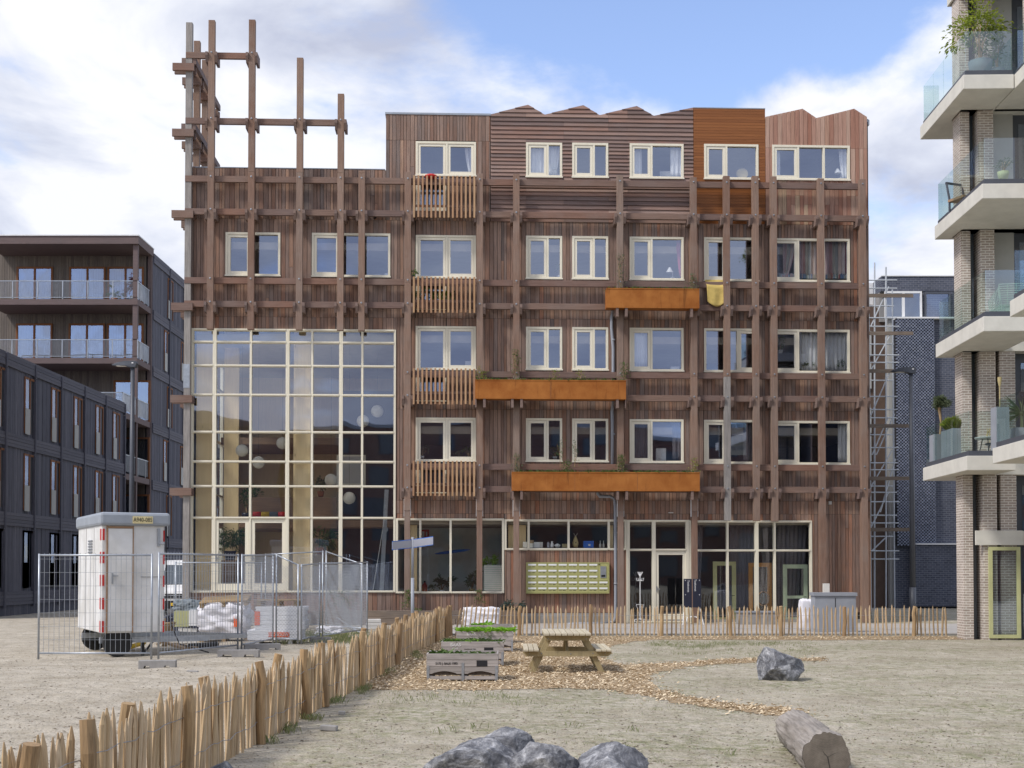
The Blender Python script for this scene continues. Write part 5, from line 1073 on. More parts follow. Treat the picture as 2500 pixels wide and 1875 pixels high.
# the stacked balconies at the corner
mb = MB(); mb.box(-14, -2.3, Yc+2.7, Yc+2.79, 0, zt2-.3)
y = 0
mb2 = MB(); x = -14
while x < -.35: w_ = RN.uniform(.12,.16); mb2.box(x, x+w_-.012, Yc+2.60, Yc+2.69, 0, zt2-.3, RN.random()); x += w_
mb2.build('board_field', MT['greyboard'], LB, kind='stuff')
for k in range(5):
    zf_ = zt2 - .35 - fl*(k+1) if k < 5 else 0
    if zf_ < .5: continue
    y0 = Yc if zf_ > zlow - .5 else Yb
    mb = MB(); mb.box(-8 if zf_ > zlow else -2.2, 0, y0, Yc+2.55, zf_-.16, zf_+.14, .5); mb.build('balcony_slab', MT['mauve'], LB)
    bl = MB(); x0_ = -8 if zf_ > zlow else -2.2
    tr_ = thing if False else None
    rl = MB(); rl.box(x0_, 0, y0+.05, y0+.09, zf_+1.10, zf_+1.14); rl.box(-.09,-.05, y0+.05, Yc+2.5, zf_+1.10, zf_+1.14); rl.box(x0_, 0, y0+.05, y0+.09, zf_+.22, zf_+.25); ra = rl.build('balcony_rail', MT['steel'], LB)
    xs = [x0_ + (0-x0_)*q/max(1,round(-x0_/1.3)) for q in range(round(-x0_/1.3)+1)]
    for xx in xs: mb = MB(); mb.box(xx-.025, xx+.025, y0+.05, y0+.09, zf_+.14, zf_+1.1); mb.build('baluster', MT['steel'], ra)
    for q in range(1,4): mb = MB(); yy = y0 + (Yc+2.5-y0)*q/3.4; mb.box(-.09,-.05, yy, yy+.05, zf_+.14, zf_+1.1); mb.build('baluster', MT['steel'], ra)
    ms = MB(); xx = x0_
    while xx < 0: ms.box(xx, xx+.006, y0+.066, y0+.074, zf_+.25, zf_+1.1); xx += .03
    yy = y0+.1
    while yy < Yc+2.5: ms.box(-.074,-.066, yy, yy+.006, zf_+.25, zf_+1.1); yy += .03
    ms.build('rail_mesh', MT['steel'], ra, kind='stuff')
    for xw in ((-4.5, -2.4, -7.4) if zf_ > zlow else (-2.0,)):
        mb = MB(); frame_mb(mb, xw, xw+2.0, zf_+.15, zf_+2.45, .1, Yc+2.50, Yc+2.62, .5); mb.box(xw+.95, xw+1.05, Yc+2.5, Yc+2.62, zf_+.25, zf_+2.35, .5); wn = mb.build('balcony_door', MT['rustframe'], LB)
        for a in (.1, 1.05): mb = MB(); mb.box(xw+a, xw+a+.85, Yc+2.55, Yc+2.57, zf_+.25, zf_+2.35); mb.build('pane', MT['farglass'], wn)
mb = MB(); mb.box(-8.2, .05, Yc-.1, Yc+2.9, zt2-.42, zt2, .5); mb.build('roof_edge', MT['mauve'], LB); mb = MB(); mb.box(-8.2, .08, Yc-.15, Yc+2.9, zt2+.003, zt2+.06); mb.box(-14,.08,Yc+2.95,99,zt2-.3,zt2-.25); mb.build('coping', MT['white'], LB)
mb = MB(); mb.box(-.27, -.02, Yc+.05, Yc+.27, 0, zt2-.4, .4); mb.build('corner_post', MT['mauve'], LB); mb = MB(); mb.box(-.2, .02, Yc+2.62, Yc+2.79, 0, zt2-.4, .4); mb.build('corner_post', MT['mauve'], LB)
mb = MB(); mb.box(-14,.05,48,Yb,zlow-.25,zlow-.12,.5); mb.build('terrace_roof', MT['char_x'], LB)
# ------------------------------------------------------------------ dark brick building with a perforated screen, and scaffold
DY = 62.0
def D(px, py, y=DY): return at(px, py, y)
DB = thing('dark_brick_building', 'dark blue brick building with a perforated brick screen behind the street lamp', 'building', (0, DY, 0))
def dbox(x0, x1, y0, y1, f0, f1, mat, name, par=None, tone=.5):
    a, b = D(x0, y1), D(x1, y0); mb = MB(); mb.box(a.x, b.x, f0, f1, a.z, b.z, tone); return mb.build(name, MT[mat], par or DB)
dbox(2160, 2420, 668, 704, .6, 8, 'brick_dark', 'parapet'); dbox(2160, 2420, 665.5, 667.8, .55, 8, 'white', 'coping')
dbox(2264, 2420, 704.2, 777, .62, 8, 'brick_dark', 'wall'); dbox(2192, 2420, 777.5, 1500, .32, 8, 'brick_dark', 'wall'); dbox(2188, 2420, 773.5, 777.3, .0, .9, 'white', 'ledge'); dbox(2160, 2264, 704.2, 777, .9, 8, 'interior', 'room')
def dwin(x0, x1, y0, y1, n, m='white'):
    a, b = D(x0, y1), D(x1, y0); mb = MB(); frame_mb(mb, a.x, b.x, a.z, b.z, .09, .5, .62)
    for k in range(1, n): xx = a.x + (b.x-a.x)*k/n; mb.box(xx-.06, xx+.06, .49, .6, a.z+.1, b.z-.1)
    w_ = mb.build('window', MT[m], DB)
    for k in range(n): xx = a.x + (b.x-a.x)*k/n; mb = MB(); mb.box(xx+.05, xx+(b.x-a.x)/n-.05, .55, .565, a.z+.09, b.z-.09); mb.build('pane', MT['farglass'], w_)
dwin(2168, 2259, 705.5, 773, 2); dwin(2266, 2330, 707, 773, 1, 'lampgrey')
a, b = D(2192, 1332), D(2281, 777.5); bwid, bhei = .155, .075; mb = MB(); z = a.z; r_ = 0
while z < b.z:
    x = a.x + (bwid*.5 if r_ % 2 else 0)
    while x < b.x: mb.box(x, min(x+bwid*.48, b.x), .02, .12, z, z+bhei-.0, RN.random()); x += bwid
    if r_ % 1 == 0: mb.box(a.x, b.x, .03, .12, z+bhei*.84, z+bhei, RN.random())
    z += bhei; r_ += 1
plain('scr', (.1,.1,.13), .8, tones=[(.15,.17,.23), (.20,.225,.30), (.26,.285,.36)]); mb.build('screen_bricks', MT['scr'], DB, kind='stuff'); mb = MB(); mb.box(a.x, b.x, .14, .30, a.z, b.z); mb.build('screen_back', MT['black'], DB)
dbox(2232, 2420, 1327, 1330, -.4, .3, 'white', 'ledge'); dbox(2232, 2420, 1330.5, 1480, -.3, .3, 'brick_dark', 'wall'); dbox(2060, 2163, 668, 750, 2.0, 8, 'white', 'white_wall')
BR = thing('unfinished_building', 'brown sheathed unfinished building with pale windows behind the scaffold', 'building', (0, DY, 0))
plain('sheath', (.115,.075,.055), .8, .15)
a, b = D(2070, 1500), D(2188, 752); mb = MB(); mb.prism([(a.x,a.z),(b.x,a.z),(b.x,b.z-.4),((a.x+b.x)/2+.4,b.z+.35),(a.x,b.z+.5)], lambda p, q: (p, 1.0, q), lambda p, q: (p, 8, q)); mb.build('wall', MT['sheath'], BR)
for y0 in (800, 880, 1000-10, 1060, 1170, 1230):
    a, b = D(2108, y0+62), D(2140, y0); mb = MB(); frame_mb(mb, a.x, b.x, a.z, b.z, .08, .9, 1.0); w_ = mb.build('window', MT['panelgrey'], BR); mb = MB(); mb.box(a.x+.08, b.x-.08, .95, .96, a.z+.08, b.z-.08); mb.build('pane', MT['farglass'], w_)
a, b = D(2183, 1500), D(2191, 770); mb = MB(); mb.box(a.x, b.x, .6, 1.0, a.z, b.z); mb.build('corner_strip', MT['panelgrey'], BR)
SC = thing('scaffold', 'steel tube scaffold with timber boards between the two buildings', 'scaffold', (0, 58.0, 0))
def sp3(px, py, y=58.0): p = at(px, py, y); return Vector((p.x, y-58.0, p.z))
for px, top, dy in ((2163, 652, 0), (2152, 627, 1.1), (2105, 640, 0), (2100, 640, 1.1)): p, q = sp3(px, top), sp3(px, 1500); ring([(p.x,dy,p.z),(q.x,dy,0)], .036, 8).build('standard', MT['scaffold'], SC)
for y in (684, 704, 776, 797, 867, 885, 968, 1000, 1020, 1093, 1130, 1147, 1202, 1225, 1258, 1277, 1345, 1365): p, q = sp3(2092, y), sp3(2195 if y % 2 else 2190, y); ring([p, (q.x, 0, p.z)], .03, 6).build('ledger', MT['scaffold'], SC)
for y in (722, 814, 906, 1040, 1168, 1293): p, q = sp3(2092, y), sp3(2229, y); mb = MB(); mb.box(p.x, q.x, -.05, .0, p.z-.08, p.z+.08, .4); mb.build('scaffold_board', MT['beam'], SC)
for y in (735, 830, 920, 1055, 1183, 1308): p, q = sp3(2092, y), sp3(2200, y); ring([(p.x,1.1,p.z),(q.x,1.1,p.z)], .03, 6).build('ledger', MT['scaffold'], SC)
for px in (2130, 2188): p, q = sp3(px, 700), sp3(px, 1500); ring([(p.x,.6,p.z),(p.x,.6,0)], .032, 8).build('standard', MT['scaffold'], SC)
for x0, y0, x1, y1 in ((2170,700,2126,798),(2177,812,2126,905),(2174,905,2126,1015),(2168,1020,2130,1110),(2178,1100,2126,1190),(2184,1010,2140,1110),(2186,1120,2150,1250),(2165,1310,2124,1350),(2170,1200,2126,1290)): a, b = sp3(x0,y0), sp3(x1,y1); ring([a,(b.x,.05,b.z)], .03, 6).build('brace', MT['scaffold'], SC)
# ------------------------------------------------------------------ brick apartment building with concrete balconies, near
RO = Vector((11.2, 31.0, 0)); RYAW = -.0319
RB = thing('brick_apartment_building', 'tan brick apartment building with projecting concrete balconies', 'building', RO, RYAW)
FLZ = [at(2358,1148.6,32.4).z, at(2404.6,810,31.06).z, at(2404.6,486.5,31.06).z, at(2356,219,32.4).z]
FLZ = FLZ + [FLZ[3] + 3.12]
def rbox(x0, x1, y0, y1, z0, z1, mat, name, par=None, tone=.5, bevel=0): mb = MB(); mb.box(x0, x1, y0, y1, z0, z1, tone); return mb.build(name, MT[mat], par or RB, bevel=bevel)
YW = 3.0; TOP = FLZ[4] + .45
rbox(1.9, 9, YW+.45, YW+2.6, 0, TOP, 'interior_dark', 'core')
zl_ = [0] + FLZ + [TOP]
for i in range(len(zl_)-1):
    z0, z1 = zl_[i] + (.36 if i else 0), zl_[i+1]
    # brick piers
    rbox(.42, .66, YW, YW+.62, z0, z1, 'brick_tan', 'brick_pier'); rbox(.66, .84, YW+.3, YW+.5, z0, z1, 'carglass', 'window_strip')
    o = 0 if i % 2 else .04
    rbox(.84+o, 1.24, YW-.12, YW+.5, z0, z1, 'brick_tan', 'brick_pier')
    if i >= 2: rbox(1.24, 1.86, YW+.22, YW+.32, z0, z1, 'panelgrey', 'concrete_panel')
    else:
        rbox(1.24,1.34,YW+.3,YW+.5,z0,z1,'carglass','window_strip'); rbox(1.34,1.74,YW-.12,YW+.5,z0,z1,'brick_tan','brick_pier'); rbox(1.74,1.86,YW+.3,YW+.5,z0,z1,'carglass','window_strip')
    w_ = rbox(1.87, 4.2, YW+.30, YW+.40, z0, z1, 'lampgrey', 'window'); rbox(2.02, 3.0, YW+.27, YW+.295, z0+.15, z1-.25, 'farglass', 'pane', w_); rbox(3.1, 4.1, YW+.27, YW+.295, z0+.15, z1-.25, 'farglass', 'pane', w_)
    if i == 0:
        rbox(.67, 1.87, YW-.2, YW-.125, 2.45, 2.82, 'slab', 'floor_band'); rbox(1.87, 4.2, YW+.15, YW+.28, 2.45, 2.82, 'slab', 'floor_band')
        fr = MB(); frame_mb(fr, 1.0, 1.80, .05, 2.40, .09, YW-.2, YW-.126); fd = fr.build('door_frame', MT['doorgreen'], RB); rbox(1.09, 1.71, YW-.16, YW-.145, .14, 2.31, 'farglass', 'pane', fd)
    rbox(4.2, 9, YW, YW+.5, z0, z1, 'brick_tan', 'brick_pier')
    if i: rbox(.40, 9, YW-.16, YW+.7, zl_[i]+.0, zl_[i]+.355, 'slab', 'floor_band')
rbox(1.55, 2.0, -1.2, -.75, 0, FLZ[0], 'brick_tan', 'brick_pier'); 
for i in (2,): rbox(1.15, 1.8, -.9, -.3, FLZ[2]+.36, FLZ[3]+.9, 'brick_tan', 'brick_pier')
rbox(1.5, 2.3, .6, 1.4, FLZ[3]+.36, TOP, 'brick_tan', 'brick_pier'); rbox(.85, 2.0, -.7, .0, FLZ[0]+.36, FLZ[1]+.0, 'brick_tan', 'brick_pier') if False else None
rbox(.44, 2.0, YW-.2, YW+.55, TOP, TOP+.3, 'slab', 'parapet')
def balcony(x0, x1, y0, y1, z, front=True, left=True):
    s = rbox(x0, x1, y0, y1, z, z+.36, 'slab', 'balcony', bevel=.012)
    rbox(x0+.05, x1-.05, y0+.05, y1-.05, z-.004, z-.0015, 'soffit', 'soffit', s) if False else None
    zt = z + .36
    if front:
        rbox(x0+.07, x1, y0+.07, y0+.11, zt, zt+.13, 'lampgrey', 'rail_base', s); n = max(1, round((x1-x0)/1.2))
        for k in range(n): a, b = x0+.08+(x1-x0-.08)*k/n, x0+.08+(x1-x0-.08)*(k+1)/n; rbox(a, b-.012, y0+.083, y0+.097, zt+.13, zt+1.12, 'railglass', 'glass_panel', s)
    if left:
        rbox(x0+.07, x0+.11, y0+.11, y1-.06, zt, zt+.13, 'lampgrey', 'rail_base', s); n = max(1, round((y1-y0)/1.0))
        for k in range(n): a, b = y0+.1+(y1-y0-.16)*k/n, y0+.1+(y1-y0-.16)*(k+1)/n; rbox(x0+.083, x0+.097, a, b-.012, zt+.13, zt+1.12, 'railglass', 'glass_panel', s)
        rbox(x0+.08, x0+.5, y1-.1, y1-.086, zt+.13, zt+1.12, 'railglass', 'glass_panel', s)
    return s
balcony(0, 1.25, 1.35, 5.2, FLZ[3]); balcony(0, 9, 0, 3.9, FLZ[2]); balcony(0, 1.45, 0, 3.9, FLZ[1]); balcony(0, 1.2, 1.35, 5.2, FLZ[0]); balcony(.35, 4, 1.2, 3.8, FLZ[4])
balcony(1.05+.22, 9, -3.0, 3.0, FLZ[3]); balcony(.02, 9, -4.2, -1.75, FLZ[1]); balcony(-.03, 9, -4.5, -.65, FLZ[0])
# plants and furniture on these balconies
def rl(x, y, z): return Matrix.Translation(RO) @ (Matrix.Rotation(RYAW,4,'Z') @ Vector((x,y,z)))
def shrub(c, r, n, mat, lsize, name, parent, squash=1.0, clumps=9, stem=None):
    mb = MB(); cs = [Vector((RN.gauss(0,.5)*r, RN.gauss(0,.5)*r, RN.gauss(0,.42)*r*squash)) for k in range(clumps)]
    for k in range(n):
        q = RN.choice(cs) + Vector((RN.gauss(0,.22), RN.gauss(0,.22), RN.gauss(0,.2)*squash))*r; mb.leaf(Vector(c)+q, (q.x+RN.gauss(0,.3)*r, q.y+RN.gauss(0,.3)*r, q.z+RN.gauss(.1,.3)*r), lsize*RN.uniform(.3,.6), lsize*RN.uniform(.7,1.4))
    o = mb.build(name, MT[mat], parent, kind='stuff')
    if stem:
        sb = MB()
        for q in cs[:6]: sb.tube([stem, Vector(stem).lerp(Vector(c)+q*.5, .6), Vector(c)+q*.8], [.022,.014,.006], 6)
        sb.build('branches', MT['stake'], parent)
    return o
def pot(t, r, h, mat): mb = MB(); mb.lathe([(r*.62,0),(r*.9,h*.6),(r,h),(r*.86,h),(r*.8,h*.85)], (0,0,0), 20); mb.build('pot', MT[mat], t, smooth=True)
p = rl(.62, 1.95, FLZ[3]+.36); t = thing('potted_tree', 'yellow green shrub in a grey pot on the topmost glass balcony', 'potted plant', p); pot(t, .30, .55, 'planter'); shrub((-.05,0,1.45), .62, 900, 'lime', .11, 'foliage', t, .8, 14, (0,0,.5)); shrub((.12,0,.95), .35, 180, 'leaf', .10, 'lower_foliage', t, .8, 8)
p = rl(1.18, 2.35, FLZ[3]+.36); t = thing('potted_plant', 'thin green plant in a dark pot beside the brick pier', 'potted plant', p); pot(t, .18, .5, 'planter'); shrub((0,0,.95), .3, 130, 'leaf', .11, 'foliage', t, 1.2, 7, (0,0,.4))
p = rl(.62, .35, FLZ[2]+.50); t = thing('potted_plant', 'small jade tree in a ribbed green pot behind glass', 'potted plant', p); pot(t, .14, .24, 'doorgreen'); shrub((.02,0,.45), .2, 160, 'olive', .06, 'foliage', t, .7, 8, (0,0,.22))
p = rl(.38, 2.6, FLZ[2]+.36); t = thing('garden_chair', 'wooden garden chair at the far end of the middle glass balcony', 'chair', p, .4)
mb = MB(); mb.box(-.28,.28,-.28,.28,.32,.38); mb.build('seat', MT['brownpanel'], t)
mb = MB(); mb.bar((-.25,.25,.38),(-.25,.36,.85),.04); mb.bar((.25,.25,.38),(.25,.36,.85),.04); mb.bar((-.27,.36,.85),(.27,.36,.85),.05); mb.build('backrest', MT['lampgrey'], t)
for sx_ in (-.25,.25):
    for sy_ in (-.25,.25): mb = MB(); mb.box(sx_-.02,sx_+.02,sy_-.02,sy_+.02,0,.32); mb.build('leg', MT['lampgrey'], t)
p = rl(.98, .72, FLZ[1]+.36); t = thing('wire_armchair', 'pale green wire armchair behind the glass of a balcony', 'chair', p)
def cage(nm, fn, nu, nv, par):
    mb = MB()
    for i in range(nu): mb.tube([fn(i/(nu-1), v/14) for v in range(15)], .007, 4)
    for j in range(nv): mb.tube([fn(u/14, j/(nv-1)) for u in range(15)], .009, 4)
    mb.build(nm, MT['lightgreen'], par)
cage('back', lambda u, v: ((u-.5)*.9*(1.1-.15*(1-v)), -.30-.12*v+.18*abs(u-.5), .22+.62*v), 6, 13, t); cage('side', lambda u, v: (-.47+.06*(1-v), -.3+.75*u, .22+.58*v-.22*u*v), 9, 9, t); cage('side', lambda u, v: (.47-.06*(1-v), -.3+.75*u, .22+.58*v-.22*u*v), 9, 9, t); cage('seat', lambda u, v: ((u-.5)*.85, -.28+.7*v, .34), 9, 7, t)
for sx_ in (-.36,.36):
    for sy_ in (-.25,.35): mb = MB(); mb.tube([(sx_,sy_,0),(sx_*.95,sy_,.35)], .012, 6); mb.build('leg', MT['lightgreen'], t)
p = rl(.3, 4.6, FLZ[0]+.36); t = thing('olive_tree', 'round olive tree on a bare stem in a grey balcony planter', 'potted tree', p)
mb = MB(); mb.box(-.22,.22,-.22,.22,0,.85); mb.build('pot', MT['pipe'], t); mb = MB(); mb.tube([(0,0,.8),(.03,0,1.2),(-.01,0,1.6)], [.03,.025,.05], 8); mb.build('trunk', MT['stake'], t); shrub((0,0,1.78), .20, 1300, 'olive', .07, 'crown', t, .75, 16)
p = rl(.38, 3.6, FLZ[0]+.36); t = thing('grass_planter', 'grey planter of fine bright green grass behind glass', 'planter', p); mb = MB(); mb.box(-.2,.3,-.45,.45,0,.88); mb.build('pot', MT['pipe'], t)
mb = MB()
for k in range(2600): a = RN.uniform(0,2*pi); d_ = RN.random()**.5; x, y = .05+cos(a)*d_*.22, sin(a)*d_*.4; mb.leaf((x,y,.88), (cos(a)*d_*.8,sin(a)*d_*.8,1.2), .006, RN.uniform(.2,.38)*(1.2-.5*d_), .3)
mb.build('grass_blades', MT['lime'], t, kind='stuff')
p = rl(.72, 2.0, FLZ[0]+.36); t = thing('bistro_table', 'small round balcony table with splayed dark legs', 'table', p); mb = MB(); mb.lathe([(.30,.48),(.31,.50),(.30,.52)], (0,0,0), 20); mb.build('top', MT['panelgrey'], t)
for k in range(3): a = k*2.1+.3; mb = MB(); mb.tube([(cos(a)*.12,sin(a)*.12,.48),(cos(a)*.24,sin(a)*.24,0)], .012, 6); mb.build('leg', MT['black'], t)
p = rl(1.0, 2.25, FLZ[0]+.36); t = thing('rattan_chair', 'rattan chair with dark legs beside the round balcony table', 'chair', p, -.5)
mb = MB(); mb.lathe([(.02,.34),(.24,.35),(.25,.39),(.02,.40)], (0,0,0), 16); mb.build('seat', MT['lampgrey'], t)
mb = MB()
for k in range(9): a = -.9+k*.225; mb.tube([(sin(a)*.25,cos(a)*.22,.39),(sin(a)*.27,cos(a)*.27,.80)], .01, 5)
mb.tube([(sin(-1+.1*k)*.28, cos(-1+.1*k)*.28, .82-.25*abs(-1+.1*k)**3) for k in range(21)], .016, 6); mb.build('backrest', MT['straw'], t)
for k in range(4): a = k*pi/2+.7; mb = MB(); mb.tube([(cos(a)*.15,sin(a)*.15,.35),(cos(a)*.25,sin(a)*.25,0)], .012, 6); mb.build('leg', MT['black'], t)
p = rl(.95, .2, FLZ[0]+.36); t = thing('potted_palm', 'spiky palm in a pale planter on the lowest balcony', 'potted plant', p); mb = MB(); mb.box(-.25,.25,-.25,.25,0,.55); mb.build('pot', MT['pipe'], t); mb = MB()
for k in range(70): a = RN.uniform(0,2*pi); mb.leaf((0,0,.9), (cos(a),sin(a),RN.uniform(-.4,1.6)), .03, RN.uniform(.4,.65), .12)
mb.tube([(0,0,.5),(0,0,.95)], .04, 8); mb.build('fronds', MT['olive'], t)
p = rl(.05, .4, FLZ[0]+.36); t = thing('torch_planter', 'tall blue grey planter with a bamboo torch at the balcony corner', 'planter', rl(.30, -.2, FLZ[0]+.36)); mb = MB(); mb.box(-.16,.16,-.16,.16,0,1.0); mb.build('pot', MT['pipe'], t); mb = MB(); mb.tube([(0,0,1.0),(0,0,1.55)], .014, 6); mb.lathe([(.02,1.5),(.045,1.62),(.05,1.72)], (0,0,0), 10); mb.build('torch', MT['straw'], t)
# potted maple on the dark building
p = Vector((XL-.55, Yc+1.2, zt2-.35-fl+.14)); t = thing('red_maple', 'small red leaved maple on the balcony of the dark building', 'potted plant', p); pot(t, .2, .4, 'planter'); shrub((0,0,1.15), .38, 500, 'redleaf', .12, 'foliage', t, 1.2, 10, (0,0,.4))
p = Vector((XL-1.6, Yc+1.2, zt2-.35-fl+.14)); t = thing('balcony_plant', 'small green plant behind the rail of the dark building', 'potted plant', p); pot(t, .16, .3, 'terracotta'); shrub((0,0,.5), .28, 160, 'leaf', .12, 'foliage', t, .8, 7)
# ------------------------------------------------------------------ houses across the green, behind the camera: they are seen mirrored in the windows
def far_block(x0, x1, y0, y1, h, mat, label, gable=False, cols=6, rows=5):
    t = thing('opposite_house', label, 'house', ((x0+x1)/2, y1, 0), pi); w_ = x1-x0; d_ = y1-y0
    mb = MB(); mb.box(-w_/2, w_/2, 0, d_, 0, h); mb.build('wall', MT[mat], t)
    if gable: mb = MB(); mb.prism([(-w_/2-.3,h),(w_/2+.3,h),(w_*.1,h+3.2)], lambda a, b: (a,-.2,b), lambda a, b: (a,d_,b)); mb.build('roof', MT['char_x'], t)
    else: mb = MB(); mb.box(-w_/2-.15, w_/2+.15, -.15, d_, h, h+.35); mb.build('roof', MT['zinc'], t)
    for c in range(cols):
        for r_ in range(rows):
            x = -w_/2 + w_*(c+.5)/cols; z = 1.0 + r_*(h-.6)/rows; mb = MB(); frame_mb(mb, x-.75, x+.75, z, z+1.5, .09, -.04, .03); wn = mb.build('window', MT['lampgrey'], t); mb = MB(); mb.box(x-.66, x+.66, -.02, -.005, z+.09, z+1.41); mb.build('pane', MT['carglass'], wn)
far_block(-14, 5, -36, -24, 14.2, 'brick_red', 'red brick house across the green, mirrored in the windows'); far_block(5.2, 34, -38, -25, 14.6, 'brick_red', 'long red brown brick house across the green, mirrored in the windows', cols=9); far_block(-46, -14.2, -36, -23, 13.8, 'char', 'dark gabled house across the green, mirrored in the lobby glass', True)
# ------------------------------------------------------------------ plants on and at the facade, things behind the windows
def hw(u, y, z): return Matrix.Translation((0,FY,0)) @ (Matrix.Rotation(PSI,4,'Z') @ Vector((u,y,z)))
def plant(u, y, z, r, n, mat, ls, label, name='plant', sq=1.0, cat='plant', potm=None, ph=.2, stem=True, group=None):
    t = thing(name, label, cat, hw(u,y,z), 0, group); b = 0
    if potm: pot(t, r*.45, ph, potm); b = ph
    shrub((0,0,b+r*sq*1.05), r, n, mat, ls, 'foliage', t, sq, 7, (0,0,b*.8) if stem else None); return t
def pu(px, d=.7): return U(px, 900, d)[0]
for k, (u0, u1, z0, z1) in enumerate(PL):
    where = ('topmost', 'middle', 'lowest')[k]; zt = z1 - .06; mb = MB()
    for q in range(int((u1-u0)*30)):
        x = RN.uniform(u0+.1, u1-.1)
        for j in range(7): mb.leaf((x, -.75+RN.uniform(-.15,.12), zt), (RN.gauss(0,.6), RN.gauss(0,.6), 1), .035, RN.uniform(.06,.20))
    tag(mb.build('low_herbs', MT['leaf'], loc=(0,FY,0), rot=(0,0,PSI), kind='stuff'), 'low green herbs sprouting along the rim of the %s steel planter' % where, 'plants')
def climber(px, py0, py1, label, mat='leaf', n=110, w_=.11, d=.62):
    u, z0 = U(px, py0, d); z1 = U(px, py1, d)[1]; t = thing('climbing_plant', label, 'climbing plant', hw(u, -d, z0)); mb = MB(); h = z1-z0
    for k in range(4): mb.tube([(RN.gauss(0,.04),0,0),(RN.gauss(0,w_*.5),0,h*.5),(RN.gauss(0,w_*.6),0,h*RN.uniform(.8,1))], .004, 4)
    mb.build('stems', MT['stake'], t); mb = MB()
    for k in range(n): s_ = RN.random()**.8; mb.leaf((RN.gauss(0,w_*(1.1-s_*.6)), RN.gauss(0,.05), h*s_), (RN.gauss(0,1),RN.gauss(0,.6),RN.gauss(.2,.7)), .03, RN.uniform(.04,.09))
    mb.build('leaves', MT[mat], t, kind='stuff')
for a in ((1258, 926, 852, 'climber on the post above the middle steel planter'), (1525, 926, 885, 'leafy stems at the far corner of the middle steel planter'), (1515, 703, 620, 'tall dry climber on the post above the topmost planter', 'olive'), (1690, 703, 668, 'bunched stems at the far end of the topmost planter', 'olive'), (1262, 1152, 1108, 'bunched twigs at the near end of the lowest planter', 'olive'), (1384, 1152, 1125, 'bushy green plant in the lowest planter between two windows'), (1368, 1140, 1072, 'thin climber at the edge of a window above the lowest planter', 'leaf', 50), (1403, 1140, 1075, 'thin climber beside the next window above the lowest planter', 'leaf', 50), (1516, 1152, 1112, 'dense green bunch on the post above the lowest planter', 'leaf', 160), (1695, 1152, 1118, 'pink flowering stems at the far end of the lowest planter', 'lime', 70), (1170, 926, 893, 'bamboo canes with a small vine in the middle planter', 'lime', 30), (1180, 926, 905, 'young shoot at the near end of the middle planter', 'lime', 40), (1354, 926, 903, 'yellow green shoots in the centre of the middle planter', 'lime', 40), (1415, 926, 903, 'yellow green shoots below a window in the middle planter', 'lime', 40),
          (996, 1485, 1440, 'green climber at the foot of the post by the lobby', 'leaf', 160), (1170, 1475, 1440, 'small climber at the foot of the second cafe post', 'leaf', 90), (830, 1488, 1442, 'dark leafy shrub behind the chain link below the lobby', 'leaf', 260, .3)): climber(*a)
u, z = U(1245, 1488, .6); plant(u, -.6, .38, .24, 260, 'bluegreen', .12, 'blue green shrub at the foot of the facade beside the mailboxes', 'shrub', .8, 'shrub')
u, z = U(1018, 1490, .9); plant(u, -.9, .38, .13, 60, 'leaf', .07, 'tiny green plant beside the foot of the street sign', 'seedling', .6, 'plant')
# pots behind the French balconies
zB2 = RZ['b2'] + .12
for px, m_, pm, r_, lb in ((1032,'leaf','navy',.2,'leafy plant in a dark pot behind the second highest balcony slats'), (1058,'leaf','terracotta',.10,'low plant in a clay pot behind the second highest balcony slats'), (1082,'lime','terracotta',.11,'yellowish plant in a clay pot behind the second highest balcony slats'), (1102,'leaf','navy',.12,'small plant in a blue pot behind the second highest balcony slats')):
    plant(U(px,750,.3)[0], -.12, zB2, r_, 110, m_, .09, lb, 'potted_plant', 1.0, 'potted plant', pm, .12)
plant(U(1010,660,.4)[0], -.42, RZ['b1']+.11, .12, 80, 'leaf', .08, 'small green plant on the rail beside a French balcony', 'potted_plant', .8, 'potted plant', 'navy', .10)
u, z = U(1052, 424, .45); mb = MB(); mb.ball((0,0,0), .22, 14, 8, sz=.35); tag(mb.build('red_cushion', MT['red'], loc=hw(u, -.40, RZ['a1']+.14)), 'red cushion showing above the topmost balcony slats', 'cushion')
# yellow cloth hung from a window
u0, z1 = U(1724, 679, .36); u1, z0 = U(1770, 749, .36); mb = MB(); n, m_ = 14, 16; vs = []
for j in range(m_+1):
    t_ = j/m_
    for i in range(n+1):
        s_ = i/n; x = u0 + (u1-u0)*(s_*(1-.12*t_)+.06*t_); zz = z1 - (z1-z0)*t_*(1 - .18*(abs(s_-.55)*1.8)**2); yy = -.10-.28*min(1, t_*3.2) + .025*sin(s_*9+t_*2)*t_ - .03*t_; vs.append((x, yy, zz))
mb.add(vs, [(j*(n+1)+i, j*(n+1)+i+1, (j+1)*(n+1)+i+1, (j+1)*(n+1)+i) for j in range(m_) for i in range(n)]); cl = mb.build('yellow_cloth', MT['mustard'], loc=(0,FY,0), rot=(0,0,PSI), smooth=True); sd2 = cl.modifiers.new('s','SOLIDIFY'); sd2.thickness = .006; tag(cl, 'mustard yellow cloth hanging from a window sill', 'cloth')
